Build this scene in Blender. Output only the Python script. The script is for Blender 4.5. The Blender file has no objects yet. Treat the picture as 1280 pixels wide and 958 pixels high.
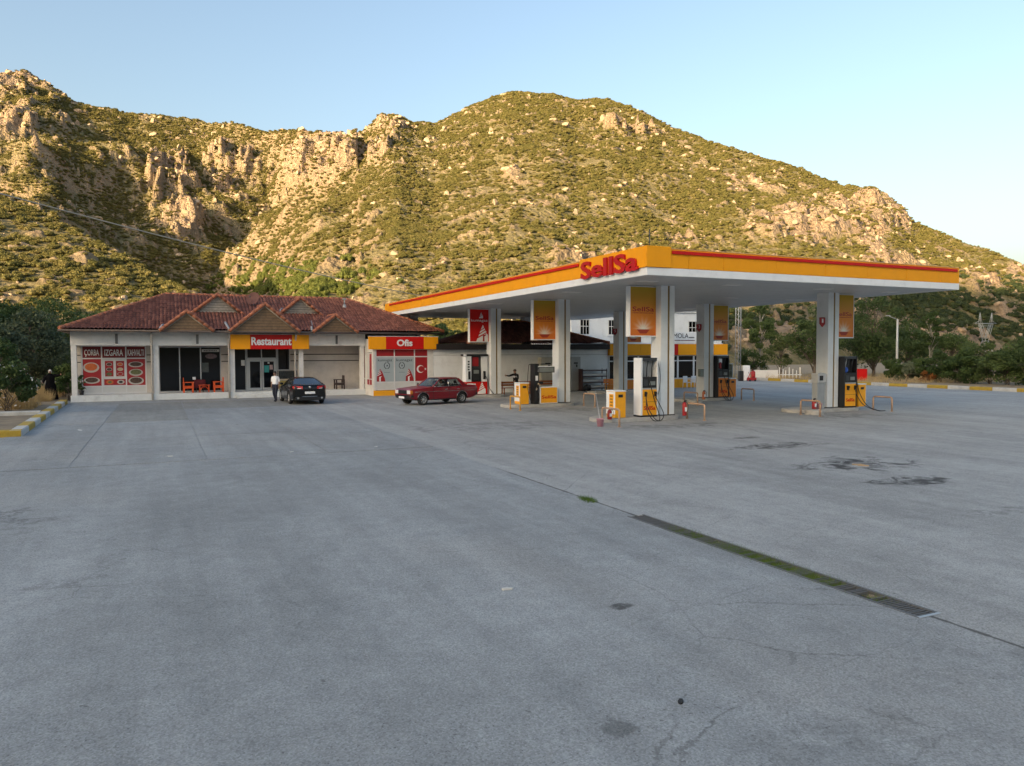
import bpy, bmesh, math, random
import numpy as np
from mathutils import Vector, Matrix
R = math.radians
random.seed(7); rng = np.random.default_rng(7)
scene = bpy.context.scene
col = scene.collection

# ------------------------------------------------------------------ camera, sky, sun
H = 2.75
cam_d = bpy.data.cameras.new('camera'); cam = bpy.data.objects.new('camera', cam_d); col.objects.link(cam)
cam_d.sensor_width = 36.0; cam_d.lens = 950.13/1280*36; cam_d.clip_end = 6000; cam_d.clip_start = 0.1
cam.location = (0, 0, H)
cam.rotation_mode = 'XYZ'
cam.rotation_euler = (Matrix.Rotation(math.pi/2-0.04058, 3, 'X') @ Matrix.Rotation(-0.00302, 3, 'Z')).to_euler()
scene.camera = cam
SUN_EL = 13.0; SUN_AZ = (-0.6, -0.8)          # direction towards the sun, behind and left of the camera
to_sun = Vector((SUN_AZ[0]*math.cos(R(SUN_EL)), SUN_AZ[1]*math.cos(R(SUN_EL)), math.sin(R(SUN_EL))))
w = bpy.data.worlds.new('World'); scene.world = w; w.use_nodes = True
nt = w.node_tree; bg = nt.nodes['Background']
sky = nt.nodes.new('ShaderNodeTexSky'); sky.sky_type = 'NISHITA'; sky.sun_disc = False
sky.sun_elevation = R(SUN_EL); sky.sun_rotation = math.atan2(SUN_AZ[0], SUN_AZ[1])
sky.air_density = 1.2; sky.dust_density = 8.0; sky.ozone_density = 1.0; sky.altitude = 720
nt.links.new(sky.outputs[0], bg.inputs[0]); bg.inputs[1].default_value = 0.15
sl = bpy.data.lights.new('sun', 'SUN'); so = bpy.data.objects.new('sun', sl); col.objects.link(so)
sl.energy = 5.0; sl.angle = R(0.53); sl.color = (1.0, 0.73, 0.40)
so.rotation_euler = to_sun.to_track_quat('Z', 'Y').to_euler()
scene.view_settings.view_transform = 'Standard'; scene.view_settings.look = 'None'
scene.view_settings.gamma = 1.0; scene.view_settings.exposure = 1.24
scene.view_settings.use_curve_mapping = False

# ------------------------------------------------------------------ frame of the station: x along the shop fronts, y away from the camera
PHI = 0.4338; AX, AY = 4.6551, 26.2549
CP, SP = math.cos(PHI), math.sin(PHI)
def S(x, y, z=0.0): return Vector((AX+CP*x-SP*y, AY+SP*x+CP*y, z))

# ------------------------------------------------------------------ materials
MATS = {}
def nodes_of(name):
    m = bpy.data.materials.new(name); m.use_nodes = True
    return m, m.node_tree, m.node_tree.nodes['Principled BSDF']
def N(t, typ, **kw):
    n = t.nodes.new(typ)
    for k, v in kw.items():
        if k == 'ins':
            for a, b in v.items(): n.inputs[a].default_value = b
        else: setattr(n, k, v)
    return n
def M(name, c, rough=0.6, metal=0.0, var=0.12, scale=2.0, bump=0.0, bscale=60.0, spec=0.5, dirt=0.0, coat=0.0, rnd=0.0):
    """principled paint with two noises of colour, optional relief and blotchy wear"""
    if name in MATS: return MATS[name]
    m, t, b = nodes_of(name); L = t.links.new
    co = N(t, 'ShaderNodeTexCoord')
    n1 = N(t, 'ShaderNodeTexNoise', ins={'Scale': scale, 'Detail': 6.0, 'Roughness': 0.65}); L(co.outputs['Object'], n1.inputs['Vector'])
    mr = N(t, 'ShaderNodeMapRange', ins={1: 0.25, 2: 0.75, 3: 1-var, 4: 1+var}); L(n1.outputs[0], mr.inputs[0])
    mx = N(t, 'ShaderNodeMix', data_type='RGBA', blend_type='MULTIPLY'); mx.inputs[0].default_value = 1.0
    mx.inputs[6].default_value = (*c, 1); L(mr.outputs[0], mx.inputs[7]); out = mx.outputs[2]
    if rnd:
        oi = N(t, 'ShaderNodeObjectInfo'); m2 = N(t, 'ShaderNodeMapRange', ins={3: 1-rnd, 4: 1+rnd}); L(oi.outputs['Random'], m2.inputs[0])
        x2 = N(t, 'ShaderNodeMix', data_type='RGBA', blend_type='MULTIPLY'); x2.inputs[0].default_value = 1.0
        L(out, x2.inputs[6]); L(m2.outputs[0], x2.inputs[7]); out = x2.outputs[2]
    if dirt:
        n2 = N(t, 'ShaderNodeTexNoise', ins={'Scale': 1.3, 'Detail': 9.0, 'Roughness': 0.75}); L(co.outputs['Object'], n2.inputs['Vector'])
        m3 = N(t, 'ShaderNodeMapRange', ins={1: 0.5, 2: 0.72, 3: 0.0, 4: dirt}); L(n2.outputs[0], m3.inputs[0])
        x3 = N(t, 'ShaderNodeMix', data_type='RGBA'); L(m3.outputs[0], x3.inputs[0]); L(out, x3.inputs[6]); x3.inputs[7].default_value = (0.16, 0.14, 0.115, 1); out = x3.outputs[2]
    L(out, b.inputs['Base Color'])
    b.inputs['Roughness'].default_value = rough; b.inputs['Metallic'].default_value = metal; b.inputs['Specular IOR Level'].default_value = spec
    if coat: b.inputs['Coat Weight'].default_value = coat; b.inputs['Coat Roughness'].default_value = 0.04
    if bump:
        n3 = N(t, 'ShaderNodeTexNoise', ins={'Scale': bscale, 'Detail': 4.0}); L(co.outputs['Object'], n3.inputs['Vector'])
        bp = N(t, 'ShaderNodeBump', ins={'Strength': bump, 'Distance': 0.02}); L(n3.outputs[0], bp.inputs['Height']); L(bp.outputs[0], b.inputs['Normal'])
    MATS[name] = m; return m
def leaf_mat(name, c, c2, trans=0.25):
    if name in MATS: return MATS[name]
    m, t, b = nodes_of(name); L = t.links.new
    co = N(t, 'ShaderNodeTexCoord'); oi = N(t, 'ShaderNodeObjectInfo')
    n1 = N(t, 'ShaderNodeTexNoise', ins={'Scale': 1.1, 'Detail': 5.0}); L(co.outputs['Object'], n1.inputs['Vector'])
    ad = N(t, 'ShaderNodeMath', operation='ADD'); L(n1.outputs[0], ad.inputs[0])
    m2 = N(t, 'ShaderNodeMapRange', ins={3: -0.4, 4: 0.4}); L(oi.outputs['Random'], m2.inputs[0]); L(m2.outputs[0], ad.inputs[1])
    mr = N(t, 'ShaderNodeMapRange', ins={1: 0.2, 2: 0.8}); L(ad.outputs[0], mr.inputs[0])
    mx = N(t, 'ShaderNodeMix', data_type='RGBA'); mx.inputs[6].default_value = (*c, 1); mx.inputs[7].default_value = (*c2, 1); L(mr.outputs[0], mx.inputs[0])
    L(mx.outputs[2], b.inputs['Base Color']); b.inputs['Roughness'].default_value = 0.65; b.inputs['Specular IOR Level'].default_value = 0.25
    tr = N(t, 'ShaderNodeBsdfTranslucent'); L(mx.outputs[2], tr.inputs[0])
    ms = N(t, 'ShaderNodeMixShader'); ms.inputs[0].default_value = trans; L(b.outputs[0], ms.inputs[1]); L(tr.outputs[0], ms.inputs[2])
    L(ms.outputs[0], t.nodes['Material Output'].inputs[0])
    MATS[name] = m; return m
def glass_mat(name, tint, alpha):
    if name in MATS: return MATS[name]
    m, t, b = nodes_of(name); L = t.links.new
    b.inputs['Base Color'].default_value = (*tint, 1); b.inputs['Roughness'].default_value = 0.03; b.inputs['Specular IOR Level'].default_value = 0.6
    tr = N(t, 'ShaderNodeBsdfTransparent'); tr.inputs[0].default_value = (0.75, 0.8, 0.8, 1)
    ms = N(t, 'ShaderNodeMixShader'); ms.inputs[0].default_value = alpha; L(tr.outputs[0], ms.inputs[1]); L(b.outputs[0], ms.inputs[2])
    L(ms.outputs[0], t.nodes['Material Output'].inputs[0])
    MATS[name] = m; return m

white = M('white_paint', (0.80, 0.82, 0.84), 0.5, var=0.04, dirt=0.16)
clad = M('column_cladding', (0.74, 0.77, 0.79), 0.35, var=0.05, scale=1.0, dirt=0.14)
yellow = M('yellow_fascia', (0.88, 0.35, 0.004), 0.5, var=0.05, dirt=0.06, spec=0.25)
yellow2 = M('yellow_enamel', (0.86, 0.38, 0.006), 0.45, var=0.07, dirt=0.18)
orange = M('orange_enamel', (0.72, 0.22, 0.015), 0.45, var=0.08, dirt=0.12)
red = M('red_enamel', (0.56, 0.008, 0.006), 0.45, var=0.06, spec=0.25)
reddk = M('red_print_dark', (0.17, 0.006, 0.010), 0.45, var=0.08)
redp = M('red_print', (0.34, 0.010, 0.014), 0.45, var=0.08)
black = M('black_plastic', (0.012, 0.012, 0.014), 0.4, var=0.2)
rubber = M('black_rubber', (0.018, 0.018, 0.018), 0.75, var=0.2)
darkm = M('dark_metal', (0.05, 0.055, 0.06), 0.5, metal=0.3, var=0.2)
steel = M('galvanised_steel', (0.42, 0.43, 0.44), 0.45, metal=0.7, var=0.15)
greym = M('grey_panel', (0.36, 0.38, 0.39), 0.5, var=0.1, dirt=0.2)
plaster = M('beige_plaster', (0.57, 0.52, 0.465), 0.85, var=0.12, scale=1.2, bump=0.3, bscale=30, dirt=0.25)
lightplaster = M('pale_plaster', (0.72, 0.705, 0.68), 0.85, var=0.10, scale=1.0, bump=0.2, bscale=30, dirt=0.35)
whitewall = M('whitewash', (0.78, 0.80, 0.81), 0.85, var=0.07, scale=0.6, bump=0.15, bscale=25, dirt=0.22)
concrete = M('island_concrete', (0.42, 0.41, 0.39), 0.85, var=0.2, scale=3, bump=0.4, bscale=50, dirt=0.4)
tilew = M('plinth_tile', (0.66, 0.68, 0.68), 0.5, var=0.1, scale=2, dirt=0.35)
wood = M('weathered_boards', (0.20, 0.13, 0.075), 0.8, var=0.35, scale=6, bump=0.4, bscale=40, rnd=0.12)
woodgrey = M('grey_boards', (0.30, 0.27, 0.23), 0.85, var=0.3, scale=6, bump=0.4, bscale=40, rnd=0.12)
frame_w = M('white_frame', (0.66, 0.66, 0.66), 0.45, var=0.05, dirt=0.15)
frame_g = M('aluminium_frame', (0.42, 0.43, 0.44), 0.4, metal=0.4, var=0.06)
glass = M('dark_glass', (0.005, 0.006, 0.008), 0.05, var=0.1, spec=0.35)
stripc = M('bronze_strip', (0.24, 0.15, 0.05), 0.4, metal=0.3, var=0.1)
textw = M('white_lettering', (0.78, 0.78, 0.78), 0.45, var=0.04)
peach = M('faded_orange_rail', (0.47, 0.31, 0.21), 0.55, var=0.12, dirt=0.25)
yrail = M('yellow_rail', (0.66, 0.34, 0.06), 0.55, var=0.12, dirt=0.25)
soil = M('soil', (0.24, 0.19, 0.13), 0.95, var=0.35, scale=0.6, bump=0.8, bscale=8)
bark = M('bark', (0.14, 0.11, 0.085), 0.9, var=0.3, scale=8, bump=0.6, bscale=30)
palebark = M('pale_bark', (0.36, 0.33, 0.28), 0.85, var=0.25, scale=6, bump=0.4, bscale=30)
pink = M('pink_plastic', (0.55, 0.27, 0.33), 0.45, var=0.08)

# ------------------------------------------------------------------ mesh helpers
def link(o, parent=None):
    col.objects.link(o)
    if parent is not None: o.parent = parent
    return o
class MB:
    """collects boxes, tubes, prisms... and links them as ONE mesh object"""
    def __init__(s): s.v = []; s.f = []; s.m = []; s.s = []
    def add(s, vs, fs, mi=0, sm=False):
        o = len(s.v); s.v += [tuple(p) for p in vs]
        for f in fs: s.f.append(tuple(i+o for i in f)); s.m.append(mi); s.s.append(sm)
        return s
    def box(s, x0, x1, y0, y1, z0, z1, mi=0):
        return s.add([(x0,y0,z0),(x1,y0,z0),(x1,y1,z0),(x0,y1,z0),(x0,y0,z1),(x1,y0,z1),(x1,y1,z1),(x0,y1,z1)],
                     [(0,3,2,1),(4,5,6,7),(0,1,5,4),(1,2,6,5),(2,3,7,6),(3,0,4,7)], mi)
    def hexa(s, b, t, mi=0):
        return s.add(list(b)+list(t), [(3,2,1,0),(4,5,6,7),(0,1,5,4),(1,2,6,5),(2,3,7,6),(3,0,4,7)], mi)
    def prism(s, poly, fn, a, b, mi=0):
        """poly: 2-D points counter-clockwise, fn(p, q, d) -> xyz, extruded from d=a to d=b"""
        n = len(poly); vs = [fn(p, q, a) for p, q in poly]+[fn(p, q, b) for p, q in poly]
        fs = [tuple(range(n-1, -1, -1)), tuple(range(n, 2*n))]+[(i, (i+1) % n, n+(i+1) % n, n+i) for i in range(n)]
        return s.add(vs, fs, mi)
    def tube(s, pts, r, n=8, mi=0, cap=True):
        pts = [Vector(p) for p in pts]; k = len(pts); rs = r if isinstance(r, (list, tuple)) else [r]*k
        vs = []; up = None
        for i in range(k):
            d = (pts[min(i+1, k-1)]-pts[max(i-1, 0)]).normalized()
            if up is None: up = Vector((0,0,1)) if abs(d.z) < 0.9 else Vector((1,0,0))
            a = d.cross(up); a = a.normalized() if a.length > 1e-6 else Vector((1,0,0)); b_ = a.cross(d).normalized(); up = b_
            for j in range(n):
                t = 2*math.pi*j/n; vs.append(pts[i]+(a*math.cos(t)+b_*math.sin(t))*rs[i])
        fs = [(i*n+j, i*n+(j+1) % n, (i+1)*n+(j+1) % n, (i+1)*n+j) for i in range(k-1) for j in range(n)]
        s.add(vs, fs, mi, True)
        if cap:
            o = len(s.v)-len(vs); s.f.append(tuple(o+j for j in range(n-1, -1, -1))); s.m.append(mi); s.s.append(False)
            s.f.append(tuple(o+(k-1)*n+j for j in range(n))); s.m.append(mi); s.s.append(False)
        return s
    def cyl(s, p0, p1, r0, r1=None, n=14, mi=0): return s.tube([p0, p1], [r0, r0 if r1 is None else r1], n, mi)
    def lathe(s, prof, c, n=20, mi=0, axis='z', sm=True):
        vs = []
        for r, h in prof:
            for j in range(n):
                t = 2*math.pi*j/n; a, b = r*math.cos(t), r*math.sin(t)
                vs.append((c[0]+a, c[1]+b, c[2]+h) if axis == 'z' else ((c[0]+a, c[1]+h, c[2]+b) if axis == 'y' else (c[0]+h, c[1]+a, c[2]+b)))
        k = len(prof)
        return s.add(vs, [(i*n+j, i*n+(j+1) % n, (i+1)*n+(j+1) % n, (i+1)*n+j) for i in range(k-1) for j in range(n)], mi, sm)
    def blob(s, c, r, n=10, k=7, mi=0):
        prof = [(max(1e-3, math.sin(math.pi*i/k)), -math.cos(math.pi*i/k)) for i in range(k+1)]
        vs = [(c[0]+p*math.cos(2*math.pi*j/n)*r[0], c[1]+p*math.sin(2*math.pi*j/n)*r[1], c[2]+h*r[2]) for p, h in prof for j in range(n)]
        return s.add(vs, [(i*n+j, i*n+(j+1) % n, (i+1)*n+(j+1) % n, (i+1)*n+j) for i in range(k) for j in range(n)], mi, True)
    def mesh(s, name, mats, bevel=0.0):
        me = bpy.data.meshes.new(name); me.from_pydata(s.v, [], s.f)
        me.polygons.foreach_set('material_index', s.m); me.polygons.foreach_set('use_smooth', s.s)
        for m in (mats if isinstance(mats, (list, tuple)) else [mats]): me.materials.append(m)
        bm = bmesh.new(); bm.from_mesh(me); bmesh.ops.recalc_face_normals(bm, faces=bm.faces)
        if bevel:
            es = [e for e in bm.edges if len(e.link_faces) == 2 and e.calc_face_angle(0) > 0.6]
            bmesh.ops.bevel(bm, geom=es, offset=bevel, segments=2, affect='EDGES', profile=0.6, clamp_overlap=True)
        bm.to_mesh(me); bm.free(); me.update()
        return me
    def build(s, name, mats, parent=None, loc=None, rz=0.0, bevel=0.0):
        o = bpy.data.objects.new(name, s.mesh(name, mats, bevel)); link(o, parent)
        if loc is not None: o.location = loc
        if rz: o.rotation_euler.z = rz
        return o
def tag(o, label, cat=None, group=None, kind=None):
    if label: o['label'] = label
    if cat: o['category'] = cat
    if group: o['group'] = group
    if kind: o['kind'] = kind
    return o
def thing(name, label, cat, loc=(0,0,0), rz=0.0, group=None):
    o = bpy.data.objects.new(name, None); o.empty_display_size = 0.2; col.objects.link(o)
    o.location = loc; o.rotation_euler.z = rz
    return tag(o, label, cat, group)
def copy_tree(o, parent=None):
    c = o.copy(); col.objects.link(c); c.parent = parent
    for ch in list(o.children): copy_tree(ch, c)
    return c
def fast_mesh(name, verts, faces, mats, smooth=False, attrs=None):
    """verts (n,3), faces (m,k) numpy"""
    me = bpy.data.meshes.new(name); n, (mf, k) = len(verts), faces.shape
    me.vertices.add(n); me.vertices.foreach_set('co', np.ascontiguousarray(verts, dtype=np.float32).ravel())
    me.loops.add(mf*k); me.loops.foreach_set('vertex_index', np.ascontiguousarray(faces, dtype=np.int32).ravel())
    me.polygons.add(mf); me.polygons.foreach_set('loop_start', np.arange(0, mf*k, k, dtype=np.int32))
    me.polygons.foreach_set('use_smooth', np.full(mf, smooth, dtype=bool))
    for m in (mats if isinstance(mats, (list, tuple)) else [mats]): me.materials.append(m)
    for an, av in (attrs or {}).items():
        a = me.attributes.new(an, 'FLOAT' if av.dtype.kind == 'f' else 'INT', 'POINT'); a.data.foreach_set('value', av)
    me.update(calc_edges=True); me.validate()
    return me
def text_into(mb, txt, fn, x0, x1, y0, y1, depth, mi=0, bold=0.0, keep=False):
    """letters as solid geometry: fitted to the rectangle x0..x1, y0..y1 of a plane; fn(x, y, d) -> xyz"""
    cu = bpy.data.curves.new('t', 'FONT'); cu.body = txt; cu.size = 1.0; cu.extrude = 0.5; cu.offset = bold; cu.resolution_u = 3
    ob = bpy.data.objects.new('t', cu); col.objects.link(ob)
    dg = bpy.context.evaluated_depsgraph_get(); me = bpy.data.meshes.new_from_object(ob.evaluated_get(dg))
    vs = np.array([v.co[:] for v in me.vertices]); fs = [tuple(p.vertices) for p in me.polygons]
    bpy.data.objects.remove(ob); bpy.data.curves.remove(cu); bpy.data.meshes.remove(me)
    a, b = vs.min(0), vs.max(0)
    q = [fn(x0+(v[0]-a[0])/(b[0]-a[0])*(x1-x0), y0+(v[1]-a[1])/(b[1]-a[1])*(y1-y0), (v[2]+0.5)*depth) for v in vs]
    mb.add(q, fs, mi)

# ------------------------------------------------------------------ noise
def _h(ix, iy, s):
    a = (ix.astype(np.int64)*374761393+iy.astype(np.int64)*668265263+s*982451653) & 0xffffffff
    a = ((a ^ (a >> 13))*1274126177) & 0xffffffff
    return ((a ^ (a >> 16)) & 0xffffff)/float(0xffffff)
def vnoise(x, y, s=0):
    ix, iy = np.floor(x), np.floor(y); fx, fy = x-ix, y-iy; fx = fx*fx*(3-2*fx); fy = fy*fy*(3-2*fy)
    a = _h(ix, iy, s); b = _h(ix+1, iy, s); c = _h(ix, iy+1, s); d = _h(ix+1, iy+1, s)
    return (a*(1-fx)+b*fx)*(1-fy)+(c*(1-fx)+d*fx)*fy
def fbm(x, y, o=5, s=0, g=0.5):
    t = 0; a = 1; n = 0
    for i in range(o): t = t+a*vnoise(x*2**i, y*2**i, s+i*17); n += a; a *= g
    return t/n
def ridged(x, y, o=5, s=0, g=0.5):
    t = 0; a = 1; n = 0
    for i in range(o): t = t+a*(1-np.abs(2*vnoise(x*2**i, y*2**i, s+i*31)-1)); n += a; a *= g
    return t/n

# ================================================================== GROUND
def forecourt_mat():
    m, t, b = nodes_of('worn_forecourt'); L = t.links.new
    co = N(t, 'ShaderNodeTexCoord'); P = co.outputs['Object']
    def noise(sc, det=6.0, ro=0.6, vec=P, dist=0.0):
        n = N(t, 'ShaderNodeTexNoise', ins={'Scale': sc, 'Detail': det, 'Roughness': ro, 'Distortion': dist}); L(vec, n.inputs['Vector']); return n.outputs[0]
    def rng_(v, a, b_, c, d):
        n = N(t, 'ShaderNodeMapRange', ins={1: a, 2: b_, 3: c, 4: d}); L(v, n.inputs[0]); return n.outputs[0]
    def math_(op, a, b_=None, v=None):
        n = N(t, 'ShaderNodeMath', operation=op); L(a, n.inputs[0])
        if b_ is not None: L(b_, n.inputs[1])
        if v is not None: n.inputs[1].default_value = v
        return n.outputs[0]
    def mix(f, a, c, blend='MIX'):
        n = N(t, 'ShaderNodeMix', data_type='RGBA', blend_type=blend)
        if isinstance(f, float): n.inputs[0].default_value = f
        else: L(f, n.inputs[0])
        for i, q in ((6, a), (7, c)):
            if isinstance(q, tuple): n.inputs[i].default_value = (*q, 1)
            else: L(q, n.inputs[i])
        return n.outputs[2]
    sx = N(t, 'ShaderNodeSeparateXYZ'); L(P, sx.inputs[0])
    # two pours of surfacing that meet along the drain
    side = rng_(sx.outputs[0], -8.10, -8.0, 0.0, 1.0)
    c = mix(side, (0.278, 0.292, 0.296), (0.328, 0.334, 0.328))
    st = N(t, 'ShaderNodeMapping', ins={'Scale': (0.55, 0.10, 1.0), 'Rotation': (0, 0, 0.75)}); L(P, st.inputs[0])
    c = mix(1.0, c, rng_(noise(0.9, 7, 0.62, st.outputs[0]), 0.3, 0.7, 0.86, 1.14), 'MULTIPLY')
    c = mix(1.0, c, rng_(noise(0.22, 8, 0.68), 0.3, 0.7, 0.84, 1.16), 'MULTIPLY')
    c = mix(1.0, c, rng_(noise(2.4, 8, 0.7), 0.3, 0.7, 0.88, 1.12), 'MULTIPLY')
    c = mix(rng_(noise(0.13, 6, 0.6, dist=0.6), 0.52, 0.66, 0.0, 0.45), c, (0.33, 0.325, 0.31))
    # aggregate: pale and dark grains
    vo = N(t, 'ShaderNodeTexVoronoi', ins={'Scale': 70.0}); L(P, vo.inputs['Vector'])
    c = mix(1.0, c, rng_(vo.outputs['Color'], 0.0, 1.0, 0.70, 1.30), 'MULTIPLY')
    pit = math_('MULTIPLY', rng_(noise(30.0, 3, 0.6), 0.61, 0.67, 0.0, 1.0), rng_(noise(0.5, 5, 0.6), 0.42, 0.60, 0.3, 1.0))
    c = mix(math_('MULTIPLY', pit, v=0.65), c, (0.06, 0.06, 0.06))
    spk = math_('MULTIPLY', rng_(noise(9.0, 2, 0.5), 0.70, 0.74, 0.0, 1.0), rng_(noise(0.8, 4, 0.6), 0.48, 0.62, 0.0, 1.0))
    c = mix(math_('MULTIPLY', spk, v=0.6), c, (0.07, 0.07, 0.068))
    tr_ = N(t, 'ShaderNodeMapping', ins={'Scale': (2.2, 0.12, 1.0), 'Rotation': (0, 0, 1.15)}); L(P, tr_.inputs[0])
    c = mix(1.0, c, rng_(noise(1.0, 6, 0.6, tr_.outputs[0]), 0.35, 0.65, 0.93, 1.07), 'MULTIPLY')
    # cracks
    wp = N(t, 'ShaderNodeMix', data_type='RGBA', blend_type='ADD'); wp.inputs[0].default_value = 0.4; L(P, wp.inputs[6])
    nz = N(t, 'ShaderNodeTexNoise', ins={'Scale': 1.1, 'Detail': 8.0, 'Roughness': 0.7}); L(P, nz.inputs['Vector']); L(nz.outputs['Color'], wp.inputs[7])
    for sc, wd, amt in ((0.16, 0.0022, 0.40), (0.55, 0.005, 0.30)):
        ve = N(t, 'ShaderNodeTexVoronoi', feature='DISTANCE_TO_EDGE', ins={'Scale': sc}); L(wp.outputs[2], ve.inputs['Vector'])
        ck = math_('MULTIPLY', rng_(ve.outputs[0], wd*0.35, wd, amt, 0.0), rng_(noise(0.35, 4, 0.6), 0.47, 0.60, 0.0, 1.0))
        c = mix(ck, c, (0.045, 0.044, 0.042))
    # the joint in line with the drain
    jx = math_('ABSOLUTE', math_('ADD', sx.outputs[0], v=8.05))
    jn = math_('ADD', jx, math_('MULTIPLY', noise(3.0, 6, 0.7), v=0.10))
    jm = math_('MULTIPLY', rng_(jn, 0.062, 0.085, 0.8, 0.0), rng_(sx.outputs[1], -6.5, -5.0, 1.0, 0.0))
    c = mix(jm, c, (0.05, 0.048, 0.044))
    # oil and tar spots
    for (x, y, rx, ry, am, th) in ((1.0, -5.1, 1.9, 0.6, 0.9, 0.49), (0.2, -8.7, 1.9, 1.2, 0.92, 0.50), (-0.9, -10.9, 1.2, 0.5, 0.9, 0.47), (1.7, -3.1, 0.5, 0.25, 0.8, 0.45),
                                   (-12.26, -17.24, 0.13, 0.15, 0.42, 0.38), (-10.8, -15.0, 0.14, 0.08, 0.75, 0.35), (-11.1, -18.2, 1.2, 0.6, 0.25, 0.5), (-8.9, -17.6, 1.2, 0.5, 0.22, 0.5),
                                   (2.0, 1.2, 2.6, 1.0, 0.5, 0.5), (2.2, 10.0, 2.6, 1.2, 0.5, 0.5), (11.6, 1.3, 2.6, 1.0, 0.5, 0.5), (-2.3, -13.6, 1.0, 0.3, 0.6, 0.55), (-4.0, 4.0, 3.5, 2.0, 0.35, 0.5)):
        mp = N(t, 'ShaderNodeMapping', ins={'Location': (-x/rx, -y/ry, 0), 'Scale': (1/rx, 1/ry, 0)}); L(P, mp.inputs[0])
        ln = N(t, 'ShaderNodeVectorMath', operation='LENGTH'); L(mp.outputs[0], ln.inputs[0])
        f = math_('SUBTRACT', noise(1.8/min(rx, ry)**0.5, 7, 0.7, dist=0.8), math_('MULTIPLY', math_('POWER', ln.outputs['Value'], v=3.0), v=0.12))
        c = mix(rng_(f, th-0.08, th+0.09, 0.0, am), c, (0.032, 0.031, 0.03))
    L(c, b.inputs['Base Color']); b.inputs['Roughness'].default_value = 0.86; b.inputs['Specular IOR Level'].default_value = 0.3
    bp = N(t, 'ShaderNodeBump', ins={'Strength': 0.55, 'Distance': 0.012}); L(math_('ADD', noise(38.0, 5, 0.7), math_('MULTIPLY', noise(1.2, 4), v=2.0)), bp.inputs['Height']); L(bp.outputs[0], b.inputs['Normal'])
    return m
fc_mat = forecourt_mat()
slab_mat = fc_mat.copy(); slab_mat.name = 'concrete_slab'
t_ = slab_mat.node_tree; pb = t_.nodes['Principled BSDF']; src = pb.inputs['Base Color'].links[0].from_socket
oi_ = N(t_, 'ShaderNodeObjectInfo'); mr_ = N(t_, 'ShaderNodeMapRange', ins={3: 0.95, 4: 1.05}); t_.links.new(oi_.outputs['Random'], mr_.inputs[0])
mm_ = N(t_, 'ShaderNodeMix', data_type='RGBA', blend_type='MULTIPLY'); mm_.inputs[0].default_value = 1.0
t_.links.new(src, mm_.inputs[6]); t_.links.new(mr_.outputs[0], mm_.inputs[7]); t_.links.new(mm_.outputs[2], pb.inputs['Base Color'])

grav_mat = slab_mat.copy(); grav_mat.name = 'gravelled_slab'
t_ = grav_mat.node_tree; pb = t_.nodes['Principled BSDF']; src = pb.inputs['Base Color'].links[0].from_socket
co_ = N(t_, 'ShaderNodeTexCoord'); nz_ = N(t_, 'ShaderNodeTexNoise', ins={'Scale': 5.0, 'Detail': 9.0, 'Roughness': 0.8}); t_.links.new(co_.outputs['Object'], nz_.inputs['Vector'])
rp_ = N(t_, 'ShaderNodeValToRGB'); t_.links.new(nz_.outputs[0], rp_.inputs[0]); rp_.color_ramp.elements[0].position = 0.35; rp_.color_ramp.elements[0].color = (0.70, 0.67, 0.62, 1); rp_.color_ramp.elements[1].position = 0.65; rp_.color_ramp.elements[1].color = (1.03, 1.0, 0.95, 1)
m2_ = N(t_, 'ShaderNodeMix', data_type='RGBA', blend_type='MULTIPLY'); m2_.inputs[0].default_value = 1.0
t_.links.new(src, m2_.inputs[6]); t_.links.new(rp_.outputs[0], m2_.inputs[7]); t_.links.new(m2_.outputs[2], pb.inputs['Base Color'])

O = S(0, 0, 0)
g = MB(); g.add([(-2500,-2500,-0.12),(2500,-2500,-0.12),(2500,2500,-0.12),(-2500,2500,-0.12)], [(0,1,2,3)])
tag(g.build('ground', soil), None, kind='structure')
# forecourt sheet with the slot of the drain left open
DX0, DX1, DY0, DY1 = -8.20, -7.90, -16.60, -11.25
f = MB(); xs = [-70, DX0, DX1, 36.45]; ys = [-70, DY0, DY1, 62]
vid = {}
vs = [(x, y, 0.0) for y in ys for x in xs]
fs = [(j*4+i, j*4+i+1, (j+1)*4+i+1, (j+1)*4+i) for j in range(3) for i in range(3) if not (i == 1 and j == 1)]
f.add(vs, fs)
f.add([(DX0,DY0,0),(DX1,DY0,0),(DX1,DY1,0),(DX0,DY1,0),(DX0,DY0,-.11),(DX1,DY0,-.11),(DX1,DY1,-.11),(DX0,DY1,-.11)], [(0,1,5,4),(1,2,6,5),(2,3,7,6),(3,0,4,7)])
forecourt = tag(f.build('forecourt', fc_mat, None, O, PHI), None, kind='structure')
# concrete slabs of the apron in front of the restaurant, joints between them
jx_ = [-19.95, -17.3, -14.2, -11.1, -8.06]; jy_ = [-0.9, 5.3, 12.0, 18.6, 24.6]
for i in range(4):
    for j in range(4):
        x0, x1, y0, y1 = jx_[i]+0.02, jx_[i+1]-0.02, jy_[j]+0.02, jy_[j+1]-0.02
        if i == 0 and j < 1: x0 = -22
        mb = MB(); z = 0.008+0.004*random.random()
        k = 6
        def edge(a, b_, n): return [(a[0]+(b_[0]-a[0])*q/n+random.uniform(-.012, .012), a[1]+(b_[1]-a[1])*q/n+random.uniform(-.012, .012)) for q in range(n)]
        poly = edge((x0,y0),(x1,y0),k)+edge((x1,y0),(x1,y1),k)+edge((x1,y1),(x0,y1),k)+edge((x0,y1),(x0,y0),k)
        n = len(poly)
        mb.add([(p, q, 0.001) for p, q in poly]+[(p, q, z) for p, q in poly], [tuple(range(n, 2*n))]+[(a, (a+1) % n, n+(a+1) % n, n+a) for a in range(n)])
        mb.build('slab', grav_mat if (i, j) in ((1, 3), (2, 3), (1, 2), (3, 3)) else slab_mat, forecourt)
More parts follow.
